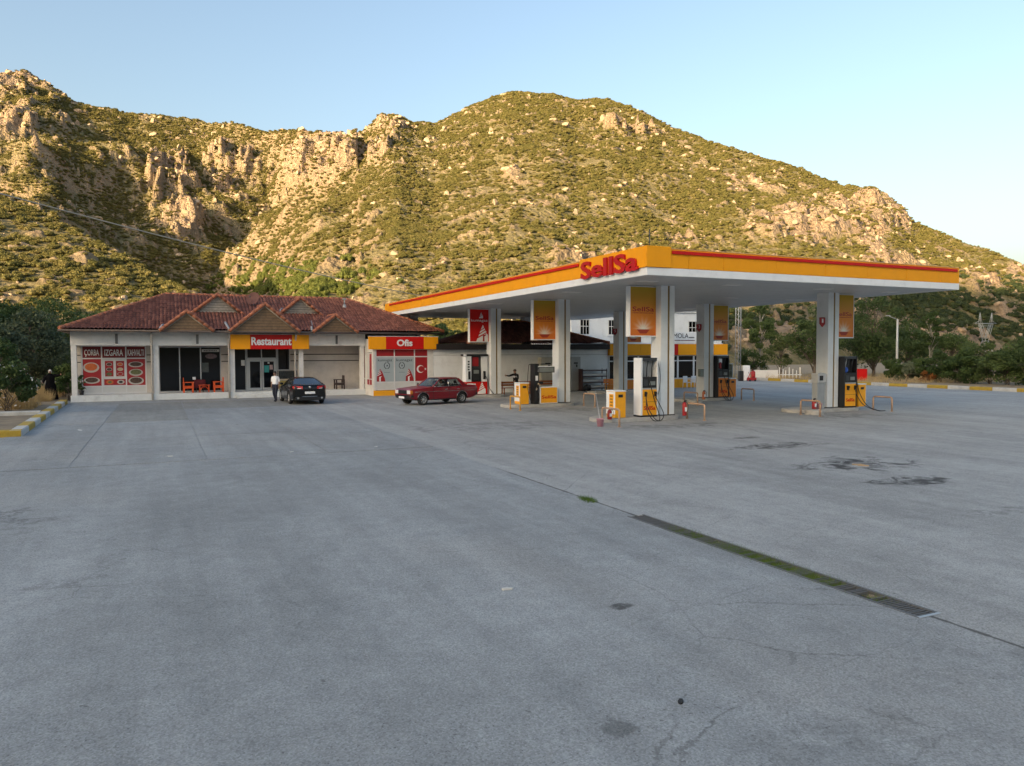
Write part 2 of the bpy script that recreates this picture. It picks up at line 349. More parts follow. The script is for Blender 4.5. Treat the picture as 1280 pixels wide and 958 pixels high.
# drain
dr = thing('drain_channel', 'long narrow drain channel with iron grate overgrown with grass, sunk in the paving', 'drain', S(-8.05, -16.6, 0), PHI)
mb = MB(); mb.box(-.15, .15, 0, 5.35, -.108, -.085); mb.build('channel_bed', M('drain_soil', (0.12, 0.11, 0.085), 0.95, var=0.4, scale=6, bump=0.8, bscale=20), dr)
for sx in (-1, 1):
    mb = MB(); mb.box(sx*.150-.018, sx*.150+.018, -.02, 5.37, -.03, .006); mb.build('edge_bar', MATS['grate_iron'] if 'grate_iron' in MATS else M('grate_iron', (0.13, 0.13, 0.13), .6, metal=.3, var=.3), dr)
y = .03; bar = MB(); bar.box(-.135, .135, 0, .016, -.03, .002); barme = bar.mesh('grate_bar', M('grate_iron', (0.13, 0.13, 0.13), .6, metal=.3, var=.3))
i = 0
while y < 5.3:
    near = y < 0.55; far = y > 4.4
    if near or far or random.random() < 0.55:
        o = bpy.data.objects.new('grate_bar', barme); link(o, dr); o.location = (0, y, random.uniform(-.006, 0))
    y += 0.045
mb = MB(); mb.box(-.165, .165, -.03, .01, -.02, .007); mb.build('end_frame', steel, dr)
grassm = leaf_mat('grass', (0.09, 0.16, 0.03), (0.16, 0.22, 0.06), 0.3)
def blades(n, x0, x1, y0, y1, z0, h0, h1, lean, dens=None, wd=0.004):
    vs = []; fs = []
    while len(fs) < n:
        x, y = random.uniform(x0, x1), random.uniform(y0, y1)
        if dens is not None and random.random() > dens(x, y): continue
        h = random.uniform(h0, h1); a = random.uniform(0, 6.28); l = random.uniform(0, lean)*h; b_ = random.uniform(0, 6.28)
        dx, dy = math.cos(a)*wd, math.sin(a)*wd; o = len(vs)
        vs += [(x-dx, y-dy, z0), (x+dx, y+dy, z0), (x+math.cos(b_)*l, y+math.sin(b_)*l, z0+h)]; fs.append((o, o+1, o+2))
    return np.array(vs), np.array(fs)
def gd(x, y):
    q = float(fbm(np.array([y*2.3]), np.array([x*2.0]), 3, 5)[0]); e = min(1, max(0, (y-.35)/.5))*min(1, max(0, (4.8-y)/1.2))
    return max(0.0, min(1.0, (q-.30)*3.4))*e
v_, f_ = blades(13000, -.19, .19, .2, 5.1, -.09, .06, .13, 0.8, gd)
o = bpy.data.objects.new('drain_grass', fast_mesh('drain_grass', v_, f_, grassm)); link(o, dr); o['kind'] = 'stuff'
wd_ = thing('weed_tuft', 'small tuft of weeds growing from the paving joint beyond the drain', 'weed', S(-8.1, -9.75, 0), PHI)
v_, f_ = blades(420, -.16, .16, -.32, .32, 0, .02, .09, 1.0, lambda x, y: math.exp(-(x/.09)**2-(y/.2)**2))
link(bpy.data.objects.new('leaves', fast_mesh('leaves', v_, f_, grassm)), wd_)
# small litter
def flake(name, label, cat, x, y, rx, ry, m, z=0.012, n=9, sd=1, group=None):
    rr = random.Random(sd); mb = MB(); poly = [(rx*math.cos(6.283*i/n)*rr.uniform(.6, 1.1), ry*math.sin(6.283*i/n)*rr.uniform(.6, 1.1)) for i in range(n)]
    top = [(p, q, z*rr.uniform(.6, 1.6)) for p, q in poly]
    mb.add([(p, q, 0.0) for p, q in poly]+top+[(0, 0, z*1.3)], [(i, (i+1) % n, n+(i+1) % n, n+i) for i in range(n)]+[(n+i, n+(i+1) % n, 2*n) for i in range(n)])
    return tag(mb.build(name, m, None, S(x, y, 0.001), PHI+sd), label, cat, group)
paper = M('litter_paper', (0.55, 0.55, 0.53), 0.8)
flake('cardboard_scrap', 'torn tan cardboard scrap lying on the dark oil stain', 'litter', 0.0, -8.9, .20, .08, M('cardboard', (0.42, 0.29, 0.15), 0.8, var=0.2), 0.02, 9, 2)
flake('paper_scrap', 'scrap of white paper on the bare paving left of the drain', 'litter', -11.65, -13.94, .10, .03, paper, 0.015, 8, 3)
flake('rubber_scrap', 'small black scrap of rubber on the open paving', 'litter', -11.61, -17.11, .045, .03, rubber, 0.012, 7, 4)
flake('paper_scrap', 'white paper scrap at the foot of the striped kerb', 'litter', -17.9, 9.2, .22, .07, paper, 0.015, 8, 5)
for k, (x, y) in enumerate(((-15.07, 0.2), (-12.0, -0.3), (-9.6, -.2))):
    flake('stone_chip', 'pale stone chip on the slab edge before the restaurant', 'litter', x, y, .09, .05, paper, 0.02, 7, 6+k, 'pale chips on the paving')

# ================================================================== HILLS
SK = [(-300,60),(-200,90),(-100,112),(-40,108),(0,103),(40,98),(72,108),(100,130),(165,147),(235,150),(300,160),(340,166),(380,163),(410,171),(440,172),(470,158),(495,144),(515,153),(545,158),(590,138),(640,121),(690,123),(720,131),(760,131),(800,145),(850,170),(920,195),(985,214),(1035,232),(1085,240),(1105,250),(1140,281),(1200,305),(1240,319),(1280,333),(1360,350),(1500,372),(1700,395)]
YM = [(-300,560),(0,560),(250,600),(420,520),(500,470),(640,520),(760,500),(900,440),(1050,390),(1280,330),(1700,280)]
YF = [(-500,262),(-300,250),(0,225),(150,190),(230,165),(300,140),(370,118),(500,108),(640,108),(800,125),(900,135),(1000,148),(1130,195),(1280,225),(1700,225)]
SS = [(-700,40),(-396,105),(-300,125),(-160,165),(-100,190),(0,240),(77,276),(145,311),(208,352),(245,366),(300,396),(345,440),(380,466)]
YS = [(-700,200),(-300,195),(-160,190),(0,178),(145,150),(245,128),(345,115),(380,110)]
def ip(tab, px): return np.interp(px, [a for a, _ in tab], [b for _, b in tab])
NK, NY = 1280, 560
kk = np.linspace(-1.5, 0.86, NK); yy = 62*(760/62)**np.linspace(0, 1, NY)
K, Y = np.meshgrid(kk, yy); X = K*Y; PX = 640+950*K
ym, yf = ip(YM, PX), ip(YF, PX); zr = H+ym*(440.4-ip(SK, PX))/950.0
lowf = (fbm(X/70, Y/70, 4, 3)-0.5)
t = (Y+lowf*26-yf)/(ym-yf); tc = np.clip(t, 0, 1)
main = np.where(t < 1, zr*(0.18*tc*tc+0.82*tc), zr-(t-1)*(ym-yf)*0.45)
env = np.clip(tc*(1-tc)*4, 0, 1)
main = main+env*(ridged(X/110, Y/110, 4, 11)-0.62)*np.where(PX < 450, 46, 13)
# gully running down from the left saddle
gx = 245+95*tc+14*np.sin(tc*9); gd_ = PX-gx+(fbm(X/30, Y/30, 3, 13)-.5)*40; vv = np.where(gd_ < 0, np.clip(1+gd_/230, 0, 1), np.clip(1-gd_/130, 0, 1)); main = main-vv**1.2*env**.7*52
ys_, sk2 = ip(YS, PX), ip(SS, PX); zs = H+ys_*(440.4-sk2)/950.0
ysf = 84.0+lowf*10; ts = (Y-ysf)/(ys_-ysf)
spur = np.where(ts < 1, zs*np.clip(ts, -0.3, 1)**1.0, zs-(Y-ys_)*0.50)
spur = np.where(PX > 380, -5, spur)
base = np.where(t > 0, main, np.minimum(main, (t)*8))
base = np.maximum(base, spur)
isp = (spur >= base-0.3)
PY = 440.4-950*(base-H)/Y
EL = [(35,108,55,18,1),(45,160,55,20,.8),(215,235,58,42,1),(295,215,55,42,1),(235,268,40,30,.9),(370,208,50,42,1.1),(420,192,45,32,1.1),(490,162,36,18,.8),(470,195,60,30,.55),(795,168,66,9,1.1),(600,190,60,9,.6),(640,225,45,12,.55),(950,235,60,18,.7),(1000,288,105,28,1),(1085,275,55,38,1.1),(870,300,80,20,.9),(720,322,130,14,.75),(450,330,110,16,.45),(560,260,80,20,.35),
      (985,410,48,45,1.0),(1060,385,60,26,.9),(1175,425,70,25,1.0),(1240,350,60,25,.9),(1280,338,60,16,1),(1120,330,60,26,.7),(1230,400,50,30,.6),(930,420,40,40,.5),(100,330,90,12,.35),(60,130,80,14,.6)]
rk = np.zeros_like(X)
for a, b_, c_, d_, s_ in EL: rk = np.maximum(rk, s_*np.exp(-((PX-a)/c_)**2-((PY-b_)/d_)**2))
pat = fbm(X/(9+Y*0.016), Y/(9+Y*0.016), 5, 21, 0.6)
rock = np.clip((rk*0.60+pat*1.15-0.86)*6.0, 0, 1)
rock = np.maximum(rock, np.clip((fbm(X/5.5, Y/5.5, 4, 41, 0.6)-0.62)*9, 0, 1)*0.8)
hill = np.clip((base-0.2)/3, 0, 1)
rock = rock*hill
A = np.clip(Y/260, 0.45, 1.6)
crag = 0.5*ridged(X/26+lowf, Y/40, 5, 51, 0.58)+0.5*ridged(X/11+lowf*2, Y/55, 4, 55, 0.6)-0.55
big = np.clip((rk-0.25)*1.6, 0, 1)
z = base+hill*(fbm(X/6, Y/6, 4, 61)-0.5)*1.4*A
z = z+rock*(0.5+1.1*big)*np.interp(PX, [430, 520], [1.9, 1.1])*A*np.clip((1.04-t)*7, 0.25, 1)*(crag*10+0.8+1.4*(ridged(X/6, Y/8, 3, 71)-0.5))
# limestone benches: steps in height inside the crags
hb = 9.0*A; q = z/hb+fbm(X/40, Y/40, 3, 81)*1.5; fr = q-np.floor(q); st = np.floor(q)+np.clip((fr-0.62)/0.30, 0, 1)
z = z+(st*hb-q*hb)*np.clip(big*rock, 0, 1)*0.6*np.clip((1.0-t)*8, 0, 1)
z = np.where(base < -0.05, -0.6, np.where(base < 0.4, np.minimum(z, base), z))
hv = np.stack([X, Y, z], -1).reshape(-1, 3)
ii = (np.arange(NY-1)[:, None]*NK+np.arange(NK-1)[None, :]).ravel()
hf = np.stack([ii, ii+1, ii+1+NK, ii+NK], -1)
keepf = (z.reshape(-1)[hf].max(1) > -0.3); hf = hf[keepf]
def hill_mat():
    m, t, b = nodes_of('hillside'); L = t.links.new
    co = N(t, 'ShaderNodeTexCoord'); at = N(t, 'ShaderNodeAttribute', attribute_name='rock')
    def noise(sc, det=6.0, ro=0.62): n = N(t, 'ShaderNodeTexNoise', ins={'Scale': sc, 'Detail': det, 'Roughness': ro}); L(co.outputs['Object'], n.inputs['Vector']); return n.outputs[0]
    def ramp(v, stops):
        n = N(t, 'ShaderNodeValToRGB'); L(v, n.inputs[0]); e = n.color_ramp.elements
        while len(e) < len(stops): e.new(0.5)
        for el, (p, c) in zip(e, stops): el.position = p; el.color = (*c, 1)
        return n.outputs[0]
    soilc = ramp(noise(0.35, 8), [(0.3, (0.16, 0.145, 0.060)), (0.5, (0.225, 0.190, 0.095)), (0.72, (0.34, 0.28, 0.17))])
    rockc = ramp(noise(0.5, 10, 0.72), [(0.28, (0.13, 0.095, 0.07)), (0.48, (0.34, 0.25, 0.17)), (0.7, (0.48, 0.37, 0.265))])
    geo = N(t, 'ShaderNodeNewGeometry'); sx = N(t, 'ShaderNodeSeparateXYZ'); L(geo.outputs['Normal'], sx.inputs[0])
    mr = N(t, 'ShaderNodeMapRange', ins={1: 0.72, 2: 0.50, 3: 0.0, 4: 0.8}); L(sx.outputs[2], mr.inputs[0])
    mx = N(t, 'ShaderNodeMath', operation='MAXIMUM'); L(at.outputs['Fac'], mx.inputs[0]); L(mr.outputs[0], mx.inputs[1])
    mi = N(t, 'ShaderNodeMix', data_type='RGBA'); L(mx.outputs[0], mi.inputs[0]); L(soilc, mi.inputs[6]); L(rockc, mi.inputs[7])
    L(mi.outputs[2], b.inputs['Base Color']); b.inputs['Roughness'].default_value = 0.95; b.inputs['Specular IOR Level'].default_value = 0.1
    vo = N(t, 'ShaderNodeTexVoronoi', ins={'Scale': 0.9}); L(co.outputs['Object'], vo.inputs['Vector'])
    ad = N(t, 'ShaderNodeMath', operation='ADD'); L(noise(1.4, 10, 0.7), ad.inputs[0]); L(vo.outputs['Distance'], ad.inputs[1])
    bp = N(t, 'ShaderNodeBump', ins={'Strength': 0.9, 'Distance': 1.3}); L(ad.outputs[0], bp.inputs['Height']); L(bp.outputs[0], b.inputs['Normal'])
    return m
hmat = hill_mat()
hills = bpy.data.objects.new('hills', fast_mesh('hills', hv, hf, hmat, True, {'rock': rock.reshape(-1).astype(np.float32)})); link(hills); hills['kind'] = 'structure'
# the ridge behind and left of the photographer: it keeps the low sun off the forecourt
e_ = np.array([-0.6, -0.8]); n_ = np.array([0.8, -0.6])
wv = np.linspace(-900, 900, 220); sv = np.linspace(320, 1500, 90); WW, SV = np.meshgrid(wv, sv)
hw = np.interp(WW, [-900,-400,-130,-77,-70,-63,-56,-44,-20,120,500,900], [120,185,200,204,214,243,258,283,293,297,230,150])
pr = np.where(SV < 800, np.clip((SV-320)/480, 0, 1)**1.1, np.clip(1-(SV-800)/900, 0, 1))
RZ = hw*pr+(fbm(WW/90, SV/90, 4, 91)-0.5)*26*pr*np.clip(np.abs(SV-800)/200, 0.06, 1)-0.3
RX_, RY_ = e_[0]*SV+n_[0]*WW, e_[1]*SV+n_[1]*WW
rv = np.stack([RX_, RY_, RZ], -1).reshape(-1, 3); nw = len(wv)
ri = (np.arange(len(sv)-1)[:, None]*nw+np.arange(nw-1)[None, :]).ravel()
ridge = bpy.data.objects.new('hill_ridge', fast_mesh('hill_ridge', rv, np.stack([ri, ri+1, ri+1+nw, ri+nw], -1), hmat, True, {'rock': np.clip(fbm(WW/20, SV/20, 4, 95)*4-2.2, 0, 1).reshape(-1).astype(np.float32)})); link(ridge); ridge['kind'] = 'structure'

# ------------------------------------------------------------------ scrub and boulders on the hills
def leaf_quads(cen, nrm, size, r):
    """one bent quad per leaf"""
    n = len(cen); a = r.normal(size=(n, 3)); a -= nrm*np.sum(a*nrm, 1, keepdims=True)*0.6; a /= np.linalg.norm(a, axis=1, keepdims=True)
    b = np.cross(a, r.normal(size=(n, 3))); b /= np.linalg.norm(b, axis=1, keepdims=True)+1e-9
    s = size*r.uniform(0.6, 1.3, (n, 1))
    v = np.stack([cen-a*s, cen-b*s*0.5, cen+a*s, cen+b*s*0.5], 1).reshape(-1, 3)
    return v, np.arange(n*4).reshape(n, 4)
def bush_mesh(name, mat, seed, nl=260, hh=0.75, ls=0.16):
    r = np.random.default_rng(seed); vs = []; 
    lobes = [(r.normal(0, .42, 2), r.uniform(.38, .68)) for _ in range(6)]+[(np.zeros(2), .75)]
    cs = []; ns = []
    for c, rad in lobes:
        m = int(nl*rad/3.6)+8; d = r.normal(size=(m, 3)); d[:, 2] = np.abs(d[:, 2])*0.9-0.15; d /= np.linalg.norm(d, axis=1, keepdims=True)
        cs.append(np.stack([c[0]+d[:, 0]*rad, c[1]+d[:, 1]*rad, 0.12+hh*rad+d[:, 2]*rad*hh], -1)*1.0+r.normal(0, .05, (m, 3))); ns.append(d)
    cs = np.concatenate(cs); ns = np.concatenate(ns)
    v, f = leaf_quads(cs, ns, ls, r)
    # dark twiggy core so the clump is not see-through
    mb = MB()
    for c, rad in lobes: mb.blob((c[0], c[1], 0.06+hh*rad*0.9), (rad*.84, rad*.84, rad*hh*.9), 7, 5)
    cv = np.array(mb.v); cf = np.array([q_ for q_ in mb.f])
    v = np.concatenate([v, cv]); f = np.concatenate([f, cf+len(v)-len(cv)])
    me = fast_mesh(name, v, f, mat); return me
def rock_mesh(name, mat, seed):
    r = np.random.default_rng(seed); bm = bmesh.new(); bmesh.ops.create_icosphere(bm, subdivisions=3, radius=1.0)
    off = r.uniform(0, 50, 3); ax = r.uniform(0.6, 1.3, 3)
    pl = [(r.normal(size=3), r.uniform(.45, .85)) for _ in range(14)]; pl = [(a/np.linalg.norm(a), d) for a, d in pl]
    for v in bm.verts:
        p = np.array(v.co)
        for a, d in pl:
            k_ = p@a
            if k_ > d: p = p-a*(k_-d)
        p = p*ax; p += 0.09*(np.array([float(fbm(np.array([p[0]*2+off[0]+i*7]), np.array([p[1]*2+p[2]*1.7+off[1]]), 3, i)[0]) for i in range(3)])-.5)
        v.co = p
    me = bpy.data.meshes.new(name); bm.to_mesh(me); bm.free(); me.materials.append(mat); return me
def scatter(name, label, cat, P, sc, rot, var, meshes, tilt=None):
    cc = bpy.data.collections.new(name+'_kinds')
    for i, me in enumerate(meshes):
        ob = bpy.data.objects.new('%s_kind_%d' % (name, i), me); cc.objects.link(ob)
    me = bpy.data.meshes.new(name); n = len(P); me.vertices.add(n); me.vertices.foreach_set('co', np.ascontiguousarray(P, np.float32).ravel())
    for an, av, ty in (('sc', sc, 'FLOAT'), ('rot', rot, 'FLOAT'), ('vr', var, 'INT')):
        a = me.attributes.new(an, ty, 'POINT'); a.data.foreach_set('value', np.ascontiguousarray(av, np.float32 if ty == 'FLOAT' else np.int32))
    ob = bpy.data.objects.new(name, me); link(ob); ob['kind'] = 'stuff'; ob['label'] = label; ob['category'] = cat
    ng = bpy.data.node_groups.new(name, 'GeometryNodeTree')
    ng.interface.new_socket('Geometry', in_out='INPUT', socket_type='NodeSocketGeometry'); ng.interface.new_socket('Geometry', in_out='OUTPUT', socket_type='NodeSocketGeometry')
    gi = ng.nodes.new('NodeGroupInput'); go = ng.nodes.new('NodeGroupOutput'); ci = ng.nodes.new('GeometryNodeCollectionInfo')
    ci.inputs[0].default_value = cc; ci.inputs[1].default_value = True; ci.inputs[2].default_value = True
    ipn = ng.nodes.new('GeometryNodeInstanceOnPoints'); ipn.inputs['Pick Instance'].default_value = True
    def att(nm, ty):
        a = ng.nodes.new('GeometryNodeInputNamedAttribute'); a.data_type = ty; a.inputs[0].default_value = nm; return a.outputs['Attribute']
    L = ng.links.new; L(gi.outputs[0], ipn.inputs['Points']); L(ci.outputs[0], ipn.inputs['Instance'])
    L(att('vr', 'INT'), ipn.inputs['Instance Index']); cx = ng.nodes.new('ShaderNodeCombineXYZ'); L(att('rot', 'FLOAT'), cx.inputs[2]); L(cx.outputs[0], ipn.inputs['Rotation'])
    L(att('sc', 'FLOAT'), ipn.inputs['Scale']); L(ipn.outputs[0], go.inputs[0])
    md = ob.modifiers.new('scatter', 'NODES'); md.node_group = ng
    return ob
def sampler(G):
    def fn(k, y):
        a = (k-kk[0])/(kk[-1]-kk[0])*(NK-1); b_ = np.log(y/62)/np.log(760/62)*(NY-1)
        i = np.clip(a.astype(int), 0, NK-2); j = np.clip(b_.astype(int), 0, NY-2); u, v = a-i, b_-j
        return (G[j, i]*(1-u)+G[j, i+1]*u)*(1-v)+(G[j+1, i]*(1-u)+G[j+1, i+1]*u)*v
    return fn
fz, frk, ft, fsp, fbase = sampler(z), sampler(rock), sampler(t), sampler(isp.astype(float)), sampler(base)
def pick(n, y0, y1):
    y = np.sqrt(rng.uniform(0, 1, n)*(y1*y1-y0*y0)+y0*y0); k = rng.uniform(-0.76, 0.76, n); return k, y
k_, y_ = pick(340000, 84, 620)
zz, rr_, tt, sp_, bb = fz(k_, y_), frk(k_, y_), ft(k_, y_), fsp(k_, y_), fbase(k_, y_)
px_ = 640+950*k_; py_ = 440.4-950*(zz-H)/y_; xw = k_*y_
clump = fbm(xw/16, y_/16, 3, 101); fine = fbm(xw/5, y_/5, 3, 111)
dens = np.clip(0.50+(clump-0.5)*1.3+(fine-0.5)*1.5, 0.06, 1.0)*np.where(rr_ > 0.4, 0.36, 1.0)
dens = dens*np.where(px_ > 905, np.where(py_ > 355, 0.8, 0.8), 1.0)*np.where((sp_ > .5), 1.3, 1.0)
dens = dens*np.clip(y_/330, 0.25, 1.0)**0.3
ok = (bb > 0.8) & (tt < 1.03) & (rng.uniform(0, 1, len(k_)) < dens) & ~((px_ > 905) & (py_ > 437))
dry = (px_ > 905) & (py_ > 380) & (bb < 9); ok &= ~(dry & (rng.uniform(0, 1, len(k_)) < 0.35))
k_, y_, zz, sp_, px_, py_ = k_[ok], y_[ok], zz[ok], sp_[ok], px_[ok], py_[ok]; n = len(k_)
scv = rng.uniform(0.36, 0.88, n)*np.where(rng.uniform(0, 1, n) < 0.12, 1.5, 1.0)*np.interp(y_, [90, 200, 500], [0.95, 1.0, 1.25])
pine = ((np.exp(-((px_-375)/105)**2-((py_-358)/30)**2) > rng.uniform(0.2, 0.9, n)) & (sp_ < .5))
scv = np.where(pine, scv*1.15, scv)
olive = leaf_mat('olive_scrub', (0.160, 0.147, 0.042), (0.235, 0.200, 0.070), 0.28)
green = leaf_mat('green_scrub', (0.125, 0.120, 0.032), (0.185, 0.165, 0.050), 0.28)
pinem = leaf_mat('young_pine', (0.105, 0.130, 0.026), (0.160, 0.180, 0.042), 0.25)
bms = [bush_mesh('scrub_%d' % i, olive if i % 2 else green, 200+i, 190, 0.50+0.07*(i % 3)) for i in range(5)]+[bush_mesh('pine_%d' % i, pinem, 230+i, 380, 1.15, 0.13) for i in range(2)]
dgs = leaf_mat('scrub_shade_tint', (0.034, 0.052, 0.020), (0.062, 0.082, 0.030), 0.12)  # darker copy of the scrub: hillside shade painted into the leaf colour
bms += [bush_mesh('shade_tint_scrub_%d' % i, dgs, 250+i, 240, 0.75) for i in range(2)]
var = np.where(pine, 5+(rng.integers(0, 2, n)), rng.integers(0, 5, n))
in_shade = (px_ > 880) & (py_ > 352+25*(rng.uniform(0, 1, n)-.5)) & (rng.uniform(0, 1, n) < 0.85); var = np.where(in_shade & ~pine, 7+rng.integers(0, 2, n), var); scv = np.where(in_shade, scv*1.3, scv)  # lower right slope gets the bushes with shade in their colour
print('shrubs', n)
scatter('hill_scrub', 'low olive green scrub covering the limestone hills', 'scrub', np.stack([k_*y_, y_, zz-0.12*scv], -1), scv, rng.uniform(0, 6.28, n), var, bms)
k2, y2 = pick(46000, 86, 600); z2, r2, t2, b2 = fz(k2, y2), frk(k2, y2), ft(k2, y2), fbase(k2, y2)
ok = (b2 > 0.6) & (t2 < 1.02) & (rng.uniform(0, 1, len(k2)) < 0.05+0.30*np.clip(r2, 0, 1))
k2, y2, z2 = k2[ok], y2[ok], z2[ok]; n2 = len(k2); print('rocks', n2)
rockm = M('limestone', (0.38, 0.29, 0.205), 0.95, var=0.35, scale=0.9, bump=0.9, bscale=3, spec=0.1, rnd=0.18)
s2 = rng.gamma(2.0, 0.28, n2)*np.interp(y2, [90, 250, 500], [0.6, 1.0, 1.7])+0.2; s2 = np.minimum(s2, np.interp(y2, [90, 250, 500], [0.8, 1.5, 3.0]))
scatter('hill_boulders', 'pale limestone boulders scattered among the scrub', 'rocks', np.stack([k2*y2, y2, z2-0.15*s2], -1), s2, rng.uniform(0, 6.28, n2), rng.integers(0, 5, n2), [rock_mesh('boulder_%d' % i, rockm, 300+i) for i in range(5)])

# ================================================================== CANOPY
ZC = 5.39; CW, CL = 16.19, 33.4
can = thing('fuel_canopy', 'large flat filling station canopy with orange fascia, red stripe and white columns', 'canopy', S(0, 0, 0), PHI)
mb = MB(); mb.box(.10, CW-.10, .10, CL-.10, ZC+.06, ZC+.80); mb.build('roof_deck', greym, can)
# white lower band
for nm, a in (('front', (-.02, CW+.02, -.02, .12)), ('back', (-.02, CW+.02, CL-.12, CL+.02)), ('l', (-.02, .12, .125, CL-.125)), ('r', (CW-.12, CW+.02, .125, CL-.125))):
    mb = MB(); mb.box(*a, ZC, ZC+.27); mb.build('white_band', white, can, bevel=.012)
# orange fascia panels, one by one with open joints
Z0, Z1 = ZC+.275, ZC+.93
def fpanel(x0, x1, y0, y1, z1=Z1, nm='fascia_panel'):
    mb = MB(); mb.box(x0, x1, y0, y1, Z0, z1); return mb.build(nm, yellow, can, bevel=.008)
fpanel(-.075, .95, -.075, .055, Z1+.07, 'corner_panel')
xs = [.955, 1.75, 3.3, 5.8, 8.3, 10.6, 12.9, 15.0, CW]
for a, b_ in zip(xs[:-1], xs[1:]): fpanel(a+.006, b_-.006, -.03+random.uniform(-.006, .006), .09)
mb = MB(); mb.box(-.075, .055, .062, 4.5, Z0, Z1+.07); mb.build('sign_panel', yellow, can, bevel=.008)
ys = list(np.linspace(4.5, CL, 11))
for a, b_ in zip(ys[:-1], ys[1:]): fpanel(-.03+random.uniform(-.006, .006), .09, a+.006, b_-.006)
for a, b_ in zip(ys[:-1], ys[1:]): fpanel(CW-.09, CW+.03, a+.006, b_-.006)
for a, b_ in zip(xs[:-1], xs[1:]): fpanel(a+.006, b_-.006, CL-.09, CL+.03)
# red stripe, standing proud below the upper edge
mb = MB(); mb.box(1.0, CW-.18, -.085, -.037, Z1-.175, Z1-.055); mb.build('red_stripe', red, can, bevel=.01)
mb = MB(); mb.box(-.085, -.037, 4.62, CL-1.35, Z1-.175, Z1-.055); mb.build('red_stripe', red, can, bevel=.01)
mb = MB(); mb.box(.955, CW-.02, -.045, .085, Z1+.002, Z1+.03); mb.box(-.045, .085, 4.51, CL-.02, Z1+.002, Z1+.03); mb.build('edge_trim', M('trim', (0.72, 0.42, 0.16), 0.5), can)
# raised letters on the corner sign; they run from the far end of the panel to the corner as read from outside
mb = MB(); text_into(mb, 'SellSa', lambda x, y, d: (-.078-d, 4.36-x, y), 0.05, 3.98, Z0-.085, Z1-.055, .075, bold=.026)
mb.build('lettering', M('letter_red', (0.46, 0.006, 0.010), .45, var=.05, spec=.3), can)
mb = MB(); mb.cyl((.3, .3, ZC+.8), (.3, .3, ZC+1.62), .02, n=6); mb.build('aerial_rod', darkm, can)
# soffit of narrow planks (too narrow to pick apart from the forecourt)
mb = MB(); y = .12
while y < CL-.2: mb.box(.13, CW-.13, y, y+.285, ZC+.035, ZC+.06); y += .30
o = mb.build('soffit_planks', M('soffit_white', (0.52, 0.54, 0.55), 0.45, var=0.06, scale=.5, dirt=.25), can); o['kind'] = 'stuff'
lp = M('lamp_panel', (0.75, 0.75, 0.74), 0.35)
lampme = MB(); lampme.box(-.42, .42, -.2, .2, ZC+.012, ZC+.036); lampm = lampme.mesh('lamp_panel', lp, .006)
for x in (1.5, 5.6, 10.6, 14.7):
    for y in (2.2, 7.9, 16.6, 25.3):
        o = bpy.data.objects.new('lamp_panel', lampm); link(o, can); o.location = (x, y, 0)
# columns
CX0, CY0, CDX, CDY, CWD = 3.18, 3.58, 9.242, 8.705, .68
def column(x, y, z0=.14, wd=CWD, strip=True):
    mb = MB(); a = .36*wd
    mb.box(x, x+wd*.50, y, y+wd, z0, ZC+.05); mb.box(x+wd*.64, x+wd, y+.002, y+wd-.002, z0, ZC+.05); mb.box(x+wd*.48, x+wd*.66, y+.05, y+wd-.05, z0, ZC+.05)
    o = mb.build('column', clad, can, bevel=.012)
    mb = MB(); mb.box(x+wd*.505, x+wd*.635, y+.02, y+.06, z0+.02, ZC+.03); s_ = mb.build('strip', stripc, o)
    mb = MB(); mb.box(x-.02, x+wd+.02, y-.02, y+wd+.02, z0, z0+.05); mb.build('base_plate', darkm, o)
    return o
for i in range(2):
    for j in range(3): column(CX0+i*CDX, CY0+j*CDY)
for x, y in ((1.1, 30.8), (10.2, 30.8)):
    mb = MB(); mb.box(x, x+.6, y, y+.6, 0, ZC+.05); mb.build('column', clad, can, bevel=.012)

# ------------------------------------------------------------------ pump islands (kerbs with rounded ends), one per column
isl_names = {(0, 0): 'under the pump with the pink bucket and white hoses', (0, 1): 'under the black pump tower and low SellSa box', (0, 2): 'under the red and white gas dispenser',
             (1, 0): 'under the dark framed pump and grey payment post', (1, 1): 'under the dark pump with the wire glass cabinet', (1, 2): 'with a lone column before the roadside shop'}
for (i, j), txt in isl_names.items():
    x0, x1 = (.15, 4.15) if i == 0 else (.65, 5.45)
    t = MB(); poly = []
    ox, oy = i*CDX, j*CDY; w2 = .78; cy = 3.92
    if i == 1: x0, x1 = 1.05, 5.2
    for k in range(9): a = math.pi/2+math.pi*k/8; poly.append((x0+w2+w2*math.cos(a), w2*math.sin(a)))
    for k in range(9): a = -math.pi/2+math.pi*k/8; poly.append((x1-w2+w2*math.cos(a), w2*math.sin(a)))
    t.prism(poly, lambda p, q, d: (p-2.2, q, d), 0, .15)
    tag(t.build('pump_island', concrete, None, S(ox+2.2, oy+cy, 0), PHI, bevel=.02), 'low concrete pump island '+txt, 'island', 'concrete pump islands')

